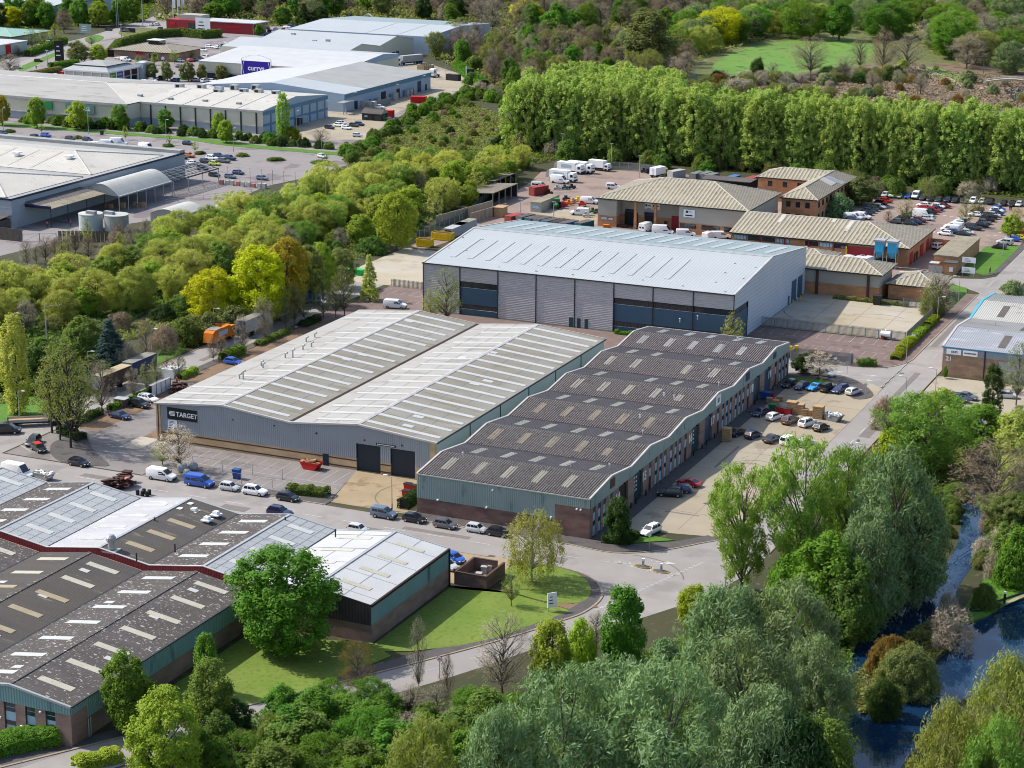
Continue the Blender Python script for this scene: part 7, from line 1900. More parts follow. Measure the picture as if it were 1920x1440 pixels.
pt('post','galv',o,lambda q:q.tube((p.x,p.y,0),(p.x,p.y,2.6),.05,.05,5));d_=pt('disc','red',o,lambda q:q.tube((p.x,p.y-.02,2.9),(p.x,p.y+.02,2.9),.42,.42,16));pt('face','white',d_,lambda q:q.tube((p.x,p.y-.04,2.9),(p.x,p.y-.02,2.9),.33,.33,16));text('numerals','20',.4,(p.x,p.y-.045,2.76),'-Y','black',d_,.005,align='CENTER')

# skips
def skip(px,py,col,label,load,rz=0.0,s=1.0):
 p=P(px,py,.6);o=empty('skip',(p.x,p.y,0),label,'skip',rz=rz)
 L0,L1,w,h=1.15*s,1.85*s,.9*s,1.3*s
 vs=[(-L0,-w,.1),(L0,-w,.1),(L0,w,.1),(-L0,w,.1),(-L1,-w,h),(L1,-w,h),(L1,w,h),(-L1,w,h)]
 q=MB();q.add(vs,[(3,2,1,0),(0,1,5,4),(1,2,6,5),(2,3,7,6),(3,0,4,7)])
 o2=bpy.data.objects.new('tub',q.mesh('tub',M[col]));COL.objects.link(o2);o2.parent=o
 q=MB();q.box(-L1-.05,-w-.06,h-.1,L1+.05,-w,h+.03);q.box(-L1-.05,w,h-.1,L1+.05,w+.06,h+.03);q.box(-L1-.05,-w,h-.1,-L1,w,h+.03);q.box(L1,-w,h-.1,L1+.05,w,h+.03)
 o3=bpy.data.objects.new('rim',q.mesh('rim',M[col]));COL.objects.link(o3);o3.parent=o
 q=MB();r=random.Random(px)
 for i in range(46):q.obox(r.uniform(-L1*.85,L1*.85),r.uniform(-w*.8,w*.8),h*.55+r.random()*.5*h,r.uniform(.2,.9),r.uniform(.1,.4),r.uniform(.1,.35),r.uniform(0,3))
 o4=bpy.data.objects.new('load',q.mesh('load',M[load]));COL.objects.link(o4);o4.parent=o;o4['kind']='stuff'
 return o
skip(584,873,'red','red skip heaped with broken timber in front of the two-ridged warehouse','timber',-.05,1.05)
skip(1563,783,'fence_steel','grey and orange skip of white rubble at the end of the crates','white',-.3)
M['rust']=mat('rust',(.07,.03,.02),(.045,.022,.018),1.5)
skip(82,893,'container_grey','pale skip of white rubbish with red flap behind the blue grey roof','white',-.1)
# crates, pallets, bins by unit 18
rr=random.Random(5)
GC='timber crates by unit 18'
def crate(px,py,w,d,h,label,mm='timber',lid=True,rz=0.0,name='timber_crate',cat='crate',group=GC):
 p=P(px,py,h/2);o=empty(name,(p.x,p.y,0),label,cat,group)
 pt('pallet_base',M[mm],o,lambda q:[q.obox(p.x+dx*w*.4,p.y,0,.12,d,.14,0)for dx in(-1,0,1)])
 n=max(2,int(h/.32))
 for k in range(n):pt('board',M[mm],o,lambda q:(q.box(p.x-w/2,p.y-d/2-.03,.15+k*h/n,p.x+w/2,p.y-d/2,.15+(k+.82)*h/n),q.box(p.x+w/2,p.y-d/2,.15+k*h/n,p.x+w/2+.03,p.y+d/2,.15+(k+.82)*h/n),q.box(p.x-w/2-.03,p.y-d/2,.15+k*h/n,p.x-w/2,p.y+d/2,.15+(k+.82)*h/n)))
 bx('core','timber_dark',o,p.x-w/2+.05,p.y-d/2+.05,.15,p.x+w/2-.05,p.y+d/2-.05,h);bx('lid',M[mm],o,p.x-w/2-.05,p.y-d/2-.05,h,p.x+w/2+.05,p.y+d/2+.05,h+.12)if lid else None
 return o
crate(1363,815,1.5,1.3,2.5,'tall plywood crate standing alone by the unit doors')
crate(1485,764,1.9,1.6,2.3,'dark stacked crate with pale lid behind the red bins','timber');crate(1499,767,1.8,1.6,2.0,'large pale timber crate right of the lidded crate');crate(1510,773,1.0,1.2,1.2,'small brown crate between the two big crates');crate(1519,774,.9,1.2,1.1,'small pale crate beside the tallest crate');crate(1535,773,1.9,1.7,2.4,'tallest pale timber crate next to the rubble skip')
for px,py,lab in((1443,751,'leaning pallet pile at the left end of the crates'),(1455,755,'pallet pile behind the green bin'),(1462,748,'flat pallet pile nearest the wall')):
 p=P(px,py,.5);q=MB()
 for k in range(7):q.obox(p.x,p.y,.02+k*.16,1.2,1.0,.12,.1*(k%3))
 thing_mesh('pallet_pile',q,'timber',(p.x,p.y,0),lab,'pallets','pallet piles by unit 18')
M['bin_green']=mat('bin_green',(.02,.13,.05),rough=.5);M['bin_blue']=mat('bin_blue',(.02,.07,.25),rough=.5)
def bin_(px,py,mm,label,group,w=1.3,d=1.0,h=1.2,rz=0.0):
 p=P(px,py,h/2);o=empty('waste_bin',(p.x,p.y,0.02),label,'bin',group)
 pt('tub',M[mm],o,lambda q:q.add([(p.x-w*.42,p.y-d*.4,.15),(p.x+w*.42,p.y-d*.4,.15),(p.x+w*.42,p.y+d*.4,.15),(p.x-w*.42,p.y+d*.4,.15),(p.x-w/2,p.y-d/2,h),(p.x+w/2,p.y-d/2,h),(p.x+w/2,p.y+d/2,h),(p.x-w/2,p.y+d/2,h)],[(3,2,1,0),(4,5,6,7),(0,1,5,4),(1,2,6,5),(2,3,7,6),(3,0,4,7)]))
 pt('lid','gutter_dark' if mm=='red' else M[mm],o,lambda q:q.box(p.x-w/2-.04,p.y-d/2-.04,h,p.x+w/2+.04,p.y+d/2+.04,h+.12));pt('castor','tyre',o,lambda q:[q.obox(p.x+sx*w*.35,p.y+sy*d*.3,0.02,.14,.1,.14)for sx in(-1,1)for sy in(-1,1)])
GB2='wheeled waste bins'
bin_(765,913,'red','red wheeled bin at the back by the green end wall',GB2);bin_(775,916,'red','red wheeled bin touching the green end wall',GB2);bin_(762,926,'red','red wheeled bin in front, beside the hedge',GB2)
bin_(1463,769,'red','red bin of waste left of the crates, rear',GB2,1.5,1.2);bin_(1477,772,'red','red bin of waste left of the crates, front',GB2,1.5,1.2);bin_(1449,764,'bin_green','green bin beside the two red waste bins',GB2,1.5,1.2);bin_(1436,742,'bin_blue','large blue lidded bin by unit 18',GB2,2,1.4,1.5);bin_(1446,743,'red','small red bin right of the large blue bin',GB2)
bin_(444,889,'bin_blue','square blue bin inside the railed yard bays',GB2,1.3,1.1,1.7);bin_(1645,563,'gutter_dark','tall dark waste container alone on the concrete yard',GB2,1.9,1.6,2.2);bin_(191,249,'gutter_dark','dark litter bin on the grass strip of the retail park',GB2,1,1,1.5)
for px,py,s,lab in((342,879,1.6,'big grey wrapped bale beside the blue van'),(362,876,1.5,'grey wrapped bale behind the first'),(351,886,1.1,'small pale wrapped bale in front of the two grey ones')):
 p=P(px,py,.5);me=bpy.data.meshes.new('wrapped_bale');bm=bmesh.new();bmesh.ops.create_icosphere(bm,subdivisions=3,radius=s*.55)
 rr=random.Random(px)
 for v in bm.verts:v.co=Vector((v.co.x*1.15,v.co.y,max(-.42*s,min(.5*s,v.co.z*1.2))))*(1+rr.uniform(-.05,.05));v.co.z+=.42*s
 bm.to_mesh(me);bm.free();me.materials.append(M['container_grey' if s>1.2 else 'fabric_pale']);ob=bpy.data.objects.new('wrapped_bale',me);COL.objects.link(ob);ob.location=(p.x,p.y,.04);tag(ob,lab,'bale','wrapped bales by the blue van')
 # rusty scrap, barrels behind the roof ridge
for i,(px,py)in enumerate(((205,913),(213,910),(222,909),(232,906),(240,904),(228,898),(236,895))):
 p=P(px,py,.8);q=MB();r=random.Random(i)
 for k in range(9):q.obox(p.x+r.uniform(-.7,.7),p.y+r.uniform(-.5,.5),k*.22,r.uniform(.6,1.8),r.uniform(.4,1.2),.2,r.uniform(0,3))
 thing_mesh('scrap_pile',q,'rust' if i!=3 else 'coral',(p.x,p.y,0),f'rusty scrap metal heap, {ORDN[i]} in the dump behind the blue grey roof','scrap heap','scrap heaps behind the roofs')
for i,(px,py,mm)in enumerate(((258,923,'navy'),(267,925,'black'),(276,926,'black'),(270,921,'gutter_dark'),(280,923,'black'))):
 p=P(px,py,.5);thing_mesh('barrel',MB().lathe(p.x,p.y,[(.3,.02),(.33,.3),(.33,.7),(.3,.95)],10),M[mm],(p.x,p.y,0.02),f'dark oil barrel, {ORDN[i]} of the group right of the scrap','barrel','barrels beside the scrap')
 # timber bin store, plastic shelter, worker
o=empty('bin_store',(-221,333,0),'small dark timber bin store set in the hedge','bin store');p=P(227,762,0.0)
for i in range(6):pt('board','timber_dark' if i%2 else 'timber',o,lambda q:q.box(p.x-1.2+i*.42,p.y-.8,0,p.x-.82+i*.42,p.y-.72,1.6))
bx('frame','timber_dark',o,p.x-1.2,p.y-.7,0,p.x+1.3,p.y+.9,1.55);bx('lid','container_grey',o,p.x-1.3,p.y-.85,1.6,p.x+1.4,p.y+1,1.7)
p=P(300,738,0);o=empty('plastic_shelter',(p.x,p.y,0),'white translucent curved smoking shelter beside the warehouse','shelter')
pt('skin','fabric_pale',o,lambda q:[q.quad((p.x-1.5+1.5*(1-math.cos(a)),p.y-3,2.4*math.sin(a)),(p.x-1.5+1.5*(1-math.cos(b_)),p.y-3,2.4*math.sin(b_)),(p.x-1.5+1.5*(1-math.cos(b_)),p.y+4,2.4*math.sin(b_)),(p.x-1.5+1.5*(1-math.cos(a)),p.y+4,2.4*math.sin(a)))for a,b_ in zip(np.linspace(0,1.57,6)[:-1],np.linspace(0,1.57,6)[1:])])
pt('side','steel_white',o,lambda q:q.quad((p.x,p.y-3,0),(p.x,p.y+4,0),(p.x,p.y+4,2.4),(p.x,p.y-3,2.4)))
for k in range(5):bx('frame','gutter_dark',o,p.x+.01,p.y-3+k*1.7,0,p.x+.08,p.y-2.92+k*1.7,2.4)
p=P(322,706,0);thing_mesh('storage_box',MB().box(p.x-1.5,p.y-1.5,0,p.x+1.5,p.y+1.5,1.9),'white',(p.x,p.y,0),'plain white storage box left of the worker in orange','box')
for i in range(7):
 p=P(322+i*5,732-(i%3)*4,.5);q=MB();r=random.Random(i+50)
 for k in range(7):q.obox(p.x+r.uniform(-.6,.6),p.y+r.uniform(-.6,.6),k*.2,r.uniform(.6,1.5),r.uniform(.3,1),.18,r.uniform(0,3))
 thing_mesh('scrap_pile',q,'rust',(p.x,p.y,0),f'dark pallet and scrap heap, {ORDN[i]} along the left wall of the two-ridged warehouse','scrap heap','scrap heaps by the left wall')
 # depot containers, sheds
def container(px,py,mm,label,rz,L_=6.1,h=2.6,group='shipping containers of the depot',z=1.3,top=None):
 p=P(px,py,z);o=empty('shipping_container',(p.x,p.y,0),label,'container',group,rz)
 q=MB();n=18;w=1.22
 for s in(-1,1):
  for i in range(n):
   x0=-L_/2+L_*i/n;x1=x0+L_/n*.5;dd=.05
   q.add([(x0,s*w,.1),(x1,s*w,.1),(x1,s*w,h),(x0,s*w,h)],[(0,1,2,3)if s<0 else(3,2,1,0)]);q.add([(x1,s*(w-dd),.1),(x0+L_/n,s*(w-dd),.1),(x0+L_/n,s*(w-dd),h),(x1,s*(w-dd),h)],[(0,1,2,3)if s<0 else(3,2,1,0)])
 q.box(-L_/2,-w+.06,.1,L_/2,w-.06,h-.05)
 def lk(nm,qq,mt):oo=bpy.data.objects.new(nm,qq.mesh(nm,mt));COL.objects.link(oo);oo.parent=o
 lk('shell',q,M[mm]);q=MB();q.box(-L_/2,-w-.02,h,L_/2,w+.02,h+.06);lk('roof',q,M[top or mm])
 for s in(-1,1):q=MB();q.box(L_/2,s*w*.5-w*.48,.15,L_/2+.06,s*w*.5+w*.48,h-.05);lk('door',q,M[mm])
 return o
M['cont_red']=mat('cont_red',(.30,.05,.04),(.24,.045,.04),.5,obj=True);M['cont_teal']=mat('cont_teal',(.03,.13,.14),(.025,.10,.11),.5,obj=True);M['cont_blue']=mat('cont_blue',(.05,.16,.33),(.04,.13,.28),.5,obj=True);M['cont_grey']=mat('cont_grey',(.16,.17,.17),(.12,.13,.13),.5,obj=True)
for i,(px,py,mm,tp,lab)in enumerate(((965,411,'cont_red','cont_red','rusty red container at the left of the row behind the tall warehouse'),(985,412,'cont_grey','roof_black','black roofed container second in the row'),(1002,415,'cont_teal','roof_black','teal container third in the row'),(1017,417,'cont_grey','roof_black','dark grey container in the middle of the row'),(1032,420,'cont_blue','roof_black','pale blue container by the lamp pole'),(1050,422,'cont_teal','rust','teal container with rusty roof'),(1066,424,'cont_blue','roof_black','blue container near the right of the row'),(1095,424,'cont_teal','roof_black','dark teal container next to the orange timber'))):
 container(px,py,mm,lab,math.radians(75),top=tp)
for px,py,mm,lab,rz in((1307,331,'cont_grey','grey container, left of three below the scrub',1.4),(1322,331,'cont_grey','grey container, middle of three below the scrub',1.4),(1334,334,'cont_grey','grey container, right of three below the scrub',1.4),(1374,338,'cont_blue','bright blue container under the black shed roof',1.4),(1410,340,'cont_red','orange brown container beside the brick offices',1.4),(1268,327,'container_grey','pale container with brown roof behind the depot hall',1.2),(1010,357,'cont_red','dark red container at the end of the long sheds',1.2),(723,213,'red','low red container beside the hedge of the service yard',.1),(785,187,'red','open red container further along the service yard',.25),(690,196,'roof_cream','beige box container by the gatehouse',.1),(850,145,'clad_dark','dark cabin at the end of the service yard',-.1)):
 container(px,py,mm,lab,rz)
for x0,y0,x1,y1,lab in((-258,545,-248,563,'long open fronted shed with mossy roof, nearest of the row'),(-266,564,-256,580,'long open fronted shed with mossy roof, further of the row')):
 o=empty('open_shed',((x0+x1)/2,y0,0),lab,'shed','open fronted sheds of the depot')
 pt('roof','roof_moss_x',o,lambda q:(q.add([(x0,y0,3.2),(x1,y0,3.8),(x1,y1,3.8),(x0,y1,3.2),(x0,y0,3.4),(x1,y0,4.0),(x1,y1,4.0),(x0,y1,3.4)],[(3,2,1,0),(4,5,6,7),(0,1,5,4),(1,2,6,5),(2,3,7,6),(3,0,4,7)])));pt('back_wall','clad_dark',o,lambda q:(q.box(x0+.2,y0,0,x0+.4,y1,3.2),q.box(x0+.2,y1-.2,0,x1-.2,y1,3.6)))
 for k in range(5):bx('post','galv',o,x1-.3,y0+.1+k*(y1-y0-.4)/4,0,x1-.1,y0+.3+k*(y1-y0-.4)/4,3.75)
for i,(px,py,lab)in enumerate(((1010,376,'long pale site cabin beside the green tractor'),(0,0,''))):
 if not lab:continue
 p=P(1022,382,1.3);o=empty('site_cabin',(p.x,p.y,0),lab,'cabin');bx('body','clad_beige',o,p.x-1.6,p.y-7,0,p.x+1.6,p.y+7,2.8);bx('roof','roof_moss',o,p.x-1.7,p.y-7.1,2.8,p.x+1.7,p.y+7.1,2.95);win(o,'-Y',p.x-1.1,p.x+1.1,1,2.1,p.y-7,'panel_blue')
 # concrete panel walls
for pts,lab in((((-250.5,512),(-246,540)),'tall grey concrete panel wall along the depot edge'),(((-243.5,520),(-240.5,538)),'shorter pale concrete panel wall by the timber hut')):
 o=empty('panel_wall',(*pts[0],0),lab,'wall','concrete panel walls');a,c=Vector((*pts[0],0)),Vector((*pts[1],0));n=9
 for i in range(n):p=a.lerp(c,(i+.5)/n);pt('panel','concrete',o,lambda q:q.obox(p.x,p.y,0,(c-a).length/n-.12,.2,2.9-.05*(i%2),math.atan2((c-a).y,(c-a).x)))
p=P(939,398,1.2);thing_mesh('timber_hut',MB().box(p.x-1.3,p.y-1.8,0,p.x+1.3,p.y+1.8,2.8).box(p.x-1.6,p.y-2.1,2.8,p.x+1.6,p.y+2.1,2.95),'timber',(p.x,p.y,0),'brown timber hut at the end of the panel wall','hut')
# yellow roll-on bins
for px,py,L_,lab in((830,443,6,'long yellow roll-on waste bin by the depot fence'),(797,455,4.2,'shorter yellow waste bin with scrap, left of the long one')):
 p=P(px,py,1);o=empty('waste_container',(p.x,p.y,0),lab,'waste container','yellow waste containers');pt('tub','yellow',o,lambda q:(q.box(p.x-L_/2,p.y-1.2,.15,p.x+L_/2,p.y-1.1,2.1),q.box(p.x-L_/2,p.y+1.1,.15,p.x+L_/2,p.y+1.2,2.1),q.box(p.x-L_/2,p.y-1.1,.15,p.x-L_/2+.1,p.y+1.1,2.1),q.box(p.x+L_/2-.1,p.y-1.1,.15,p.x+L_/2,p.y+1.1,2.1),q.box(p.x-L_/2,p.y-1.1,.15,p.x+L_/2,p.y+1.1,.3)))
 for k in range(int(L_/.8)):bx('rib','yellow',o,p.x-L_/2+.3+k*.8,p.y-1.28,.15,p.x-L_/2+.42+k*.8,p.y-1.2,2.1)
 bx('load','rust',o,p.x-L_/2+.15,p.y-1.05,.3,p.x+L_/2-.15,p.y+1.05,1.9)
for px,py,lab,mm in((872,425,'grey roofed lorry body beside the depot fence, near one','tarp_grey'),(855,432,'pale cab box left of the grey lorry bodies','container_grey')):
 p=P(px,py,1.5);o=empty('stored_lorry',(p.x,p.y,0),lab,'lorry body','stored lorry bodies');bx('shell','container_grey',o,p.x-1.3,p.y-5,.4,p.x+1.3,p.y+5,2.8);bx('roof',M[mm],o,p.x-1.35,p.y-5.1,2.8,p.x+1.35,p.y+5.1,2.92);bx('door','gutter_dark',o,p.x-1.0,p.y-5.06,.5,p.x+1.0,p.y-5.0,2.4)
p=P(668,510,.7);thing_mesh('green_skip',MB().add([(p.x-1.6,p.y-.9,0),(p.x+1.6,p.y-.9,0),(p.x+1.6,p.y+.9,0),(p.x-1.6,p.y+.9,0),(p.x-2.2,p.y-1,1.5),(p.x+2.2,p.y-1,1.5),(p.x+2.2,p.y+1,1.5),(p.x-2.2,p.y+1,1.5)],[(3,2,1,0),(0,1,5,4),(1,2,6,5),(2,3,7,6),(3,0,4,7),(4,5,6,7)]),mat('vivid_green',(.02,.36,.07)),(p.x,p.y,0),'vivid green skip behind the small conifer shaped tree','skip')
# orange timber stacks by the hall
for i,(px,py,w)in enumerate(((1128,420,1.4),(1137,424,1.6),(1151,419,1.8),(1168,424,2.6))):
 p=P(px,py,.4);q=MB()
 for k in range(4):q.obox(p.x,p.y,k*.22,w,1.1,.18,.08*k)
 thing_mesh('timber_stack',q,'orange' if i<3 else 'rust',(p.x,p.y,0),('orange board stack at the hall corner, left','orange board stack at the hall corner, low middle one','orange board stack at the hall corner, right','dark timber stack beside the hall doorway')[i],'timber stack','timber stacks at the depot hall')
rr=random.Random(77)
for i,(px,py,mm)in enumerate(((1057,384,'red'),(1067,381,'orange'),(1075,378,'timber'),(1085,375,'yellow'),(1092,383,'red'),(1098,392,'bin_green'),(1112,396,'bin_green'),(1120,398,'timber_dark'),(1062,373,'gutter_dark'),(1100,404,'container_grey'),(1060,352,'cont_teal'),(1073,351,'gutter_dark'),(1045,353,'container_grey'),(1030,362,'rust'),(1128,380,'gutter_dark'),(1216,322,'navy'),(1208,321,'gutter_dark'),(1258,325,'bin_blue'),(1390,341,'orange'))):
 p=P(px,py,.5);q=MB();r=random.Random(i)
 q.obox(p.x,p.y,.35,2.2,1.0,.5,r.random());q.tube((p.x-.8,p.y,.4),(p.x+1.2,p.y+.4,1.3),.1,.06,5);q.obox(p.x-.3,p.y+.2,.8,.8,.7,.7,r.random())
 for sx in(-.7,.7):q.tube((p.x+sx,p.y-.6,.35),(p.x+sx,p.y-.45,.35),.35,.35,8)
 thing_mesh('yard_machine',q,M[mm],(p.x,p.y,0),f'small {("red", "orange", "brown", "yellow", "red", "green", "green", "dark", "dark", "grey", "teal", "dark", "grey", "rusty", "dark", "navy", "dark", "blue", "orange")[i]} piece of yard plant {("nearest the tractor", "second right of the tractor", "third right of the tractor", "by the white vans", "before the white tipper", "left of the hall", "beside the hall corner", "at the hall corner", "under the hall wall", "before the container row", "by the mesh cage", "right of the cage bins", "left of the cage bins", "behind the long cabin", "under the hall eaves", "at the back fence, right", "at the back fence, left", "beside the gritting lorry", "beside the brick offices")[i]}','yard plant','small plant in the depot yard')
 # dark poplar-side store with black roof
o=empty('open_shed',(-199,612,0),'low black roofed open store between the containers below the scrub','shed','open fronted sheds of the depot');p=P(1362,335,3);bx('roof','roof_black',o,p.x-7,p.y-4,3,p.x+9,p.y+3,3.2);bx('back_wall','clad_dark',o,p.x-7,p.y+2.8,0,p.x+9,p.y+3,3)
# packs of timber at far loading yard, cages
for i in range(5):
 p=P(790+i*4,126,1);thing_mesh('timber_pack',MB().obox(p.x,p.y,0,3.5,2,1.1).obox(p.x,p.y,1.15,3.4,1.9,1.1),'tarp_tan',(p.x,p.y,0),f'pale timber pack, {ORDN[i]} from the left beside the lorry cab','timber pack','timber packs at the loading yard')
p=P(882,156,0);o=empty('floodlight_cabin',(p.x,p.y,0),'dark upright cabinet and wall at the end of the service road','cabinet');bx('cabinet','black',o,p.x-1.3,p.y-1,1,p.x+1.3,p.y+1,6);bx('wall','concrete',o,p.x-2.6,p.y-1.6,0,p.x+3,p.y-1.2,1.6);bx('post','steel_white',o,p.x-1.7,p.y-1,0,p.x-1.3,p.y-.6,7)
# canal bridge and lock gate
o=empty('footbridge',(-180,868,0),'low arched white footbridge over the canal at right','bridge')
pts=[(*P(1848+i*14,159.5-7*math.sin(math.pi*(i+.5)/8),0.0).to_2d(),1.0+2.2*math.sin(math.pi*(i+.5)/8))for i in range(8)]
base=[P(1848+i*14,161+i*.6)for i in range(8)]
q=MB()
for i in range(7):
 a,c=base[i],base[i+1];za,zc=[1.2+1.8*math.sin(math.pi*(k+.5)/8)for k in(i,i+1)]
 q.add([(a.x,a.y-1.4,za),(c.x,c.y-1.4,zc),(c.x,c.y+1.4,zc),(a.x,a.y+1.4,za),(a.x,a.y-1.4,za+.5),(c.x,c.y-1.4,zc+.5),(c.x,c.y+1.4,zc+.5),(a.x,a.y+1.4,za+.5)],[(4,5,6,7),(3,2,1,0),(0,1,5,4),(2,3,7,6)])
q.build('deck','concrete_pale',o)
for s in(-1.4,1.4):pt('rail','steel_white',o,lambda q:[q.tube((base[i].x,base[i].y+s,2.4+1.8*math.sin(math.pi*(i+.5)/8)),(base[i+1].x,base[i+1].y+s,2.4+1.8*math.sin(math.pi*(i+1.5)/8)),.08,.08,4)for i in range(7)])
pt('pier','concrete',o,lambda q:(q.box(base[0].x-1,base[0].y-1.5,0,base[0].x+1,base[0].y+1.5,1.6),q.box(base[6].x-1,base[6].y-1.5,0,base[6].x+1,base[6].y+1.5,1.6)))
p=P(1888,1128,.3);o=empty('lock_gate',(p.x,p.y,.3),'dark lock gate beam with white tip at the canal edge','lock gate');pt('beam','black',o,lambda q:q.tube((p.x-1.5,p.y-3,.9),(p.x+2.4,p.y+3.2,1.2),.22,.18,6));pt('tip','white',o,lambda q:q.tube((p.x+2.1,p.y+2.7,1.18),(p.x+2.8,p.y+3.9,1.24),.24,.24,6));pt('post','black',o,lambda q:(q.tube((p.x-.2,p.y-1,.2),(p.x-.2,p.y-1,1.9),.2,.2,6),q.obox(p.x-1.2,p.y-2.6,.1,1.4,1.4,.5)));pt('post_cap','white',o,lambda q:q.tube((p.x-.2,p.y-1,1.9),(p.x-.2,p.y-1,2.2),.22,.22,6))
q=MB();ribbon(q,curve([(-49.6,293),(-47.5,298),(-44,303)],4),.7,.37);tag(q.build('lock_wall','concrete'),kind='structure')
p=P(1722,1263-110,.2)
o=empty('rowing_boat',(*P(1838,1147).to_2d(),.05),'small dark blue boat tied at the leafy bank','boat');p=P(1838,1147);pt('hull','navy',o,lambda q:q.add([(p.x-1.6,p.y-1.6,.1),(p.x-.7,p.y-.2,.05),(p.x+.9,p.y+1.5,.1),(p.x-.2,p.y-.7,.05),(p.x-1.8,p.y-1.7,.6),(p.x-1.0,p.y+.1,.55),(p.x+1.1,p.y+1.8,.65),(p.x+.2,p.y-.9,.55)],[(0,1,5,4),(1,2,6,5),(2,3,7,6),(3,0,4,7),(0,3,2,1)]));pt('thwart','timber',o,lambda q:q.obox(p.x-.4,p.y-.1,.4,.9,.3,.06,2.4))
# loose street bits: bollard cones, yellow posts
for px,py,lab in((1543,547,'orange cone post at the back of the concrete yard'),(1501,562,'yellow black bollard by the right hand warehouse door'),(1495,566,'yellow black bollard left of the warehouse doors'),(1487,570,'yellow bollard nearest the fire door')):
 p=P(px,py);thing_mesh('bollard',MB().tube((p.x,p.y,0.02),(p.x,p.y,1.1),.14,.12,7),'orange' if 'orange' in lab else 'yellow',(p.x,p.y,0.02),lab,'bollard')
for px,py,lab in((1482,665,'left yellow upright box by the end of the terrace'),(1493,664,'right yellow upright box by the end of the terrace')):
 p=P(px,py);thing_mesh('yellow_box',MB().obox(p.x,p.y,0.02,.7,.6,1.9),'yellow',(p.x,p.y,.02),lab,'grit box')

 # ---- people
def person(px,py,top,legs,label,pose=0.0,rz=0.0,bag=None,z=0.05,hi=None):
 """one continuous skinned figure with hair as a child"""
 p=P(px,py);me=bpy.data.meshes.new('person')
 J=[(0,0,.95),(0,0,1.2),(0,0,1.42),(0,0,1.52),(0,.02,1.66),(.1,0,.92),(.12,.10*pose,.5),(.12,.06-.2*pose,.06),(.12,.18-.2*pose,.03),(-.1,0,.92),(-.12,-.06*pose,.5),(-.12,.04+.2*pose,.06),(-.12,.16+.2*pose,.03),(.2,0,1.4),(.26,.02,1.12),(.25,.16,.9),(-.2,0,1.4),(-.26,.02,1.12),(-.25,.18,.92)]
 E=[(0,1),(1,2),(2,3),(3,4),(0,5),(5,6),(6,7),(7,8),(0,9),(9,10),(10,11),(11,12),(2,13),(13,14),(14,15),(2,16),(16,17),(17,18)]
 Rr=[.15,.15,.16,.06,.115,.11,.085,.06,.05,.11,.085,.06,.05,.07,.055,.045,.07,.055,.045]
 me.from_pydata(J,E,[]);ob=bpy.data.objects.new('person',me);COL.objects.link(ob)
 md=ob.modifiers.new('skin','SKIN');ob.modifiers.new('sub','SUBSURF').levels=1
 for v,r in zip(me.skin_vertices[0].data,Rr):v.radius=(r,r)
 me.skin_vertices[0].data[0].use_root=True
 dg=bpy.context.evaluated_depsgraph_get();m2=bpy.data.meshes.new_from_object(ob.evaluated_get(dg));ob.modifiers.clear();ob.data=m2
 m2.materials.clear()
 for mt in(top,legs,'skin'):m2.materials.append(mt_(mt))
 for f in m2.polygons:
  c=f.center;f.material_index=2 if(c.z>1.5 or(abs(c.x)>.2 and c.z<.95 and c.z>.8))else 0 if c.z>.93 else 1
  f.use_smooth=True
 h=MB().lathe(0,.0,[(.125,1.66),(.12,1.74),(.06,1.80)],8);hh=bpy.data.objects.new('hair',h.mesh('hair','timber_dark'));COL.objects.link(hh);hh.parent=ob
 ob.location=(p.x,p.y,z);ob.rotation_euler=(0,0,rz);tag(ob,label,'person');return ob
M['skin']=mat('skin',(.45,.28,.2),rough=.6);M['cloth_black']=mat('cloth_black',(.015,.015,.018));M['cloth_navy']=mat('cloth_navy',(.02,.03,.07));M['hi_vis']=mat('hi_vis',(.75,.16,.02));M['cloth_pink']=mat('cloth_pink',(.6,.1,.2));M['cloth_teal']=mat('cloth_teal',(.1,.45,.42))
person(332,722,'hi_vis','cloth_navy','person in orange high visibility jacket beside the white box',.5,1.0)
person(1856,513,'cloth_black','cloth_black','person in black walking on the pavement by the depot lawn',.8,2.2);person(1893,395,'cloth_black','cloth_navy','person in dark clothes, left of two by the car park edge',.5,0);person(1896,396,'cloth_black','cloth_black','person in dark clothes, right of two by the car park edge',.3,.4)
person(89,427,'cloth_pink','cloth_black','person with pale pink top under the goods canopy',.3,.5);person(133,425,'cloth_pink','cloth_black','person in bright pink top beside the trolleys',.2,2);person(38,452,'cloth_teal','cloth_navy','person in turquoise top at the goods gate',.2,1);person(68,130,'cloth_black','cloth_black','person crossing the approach road at far left',.6,1)
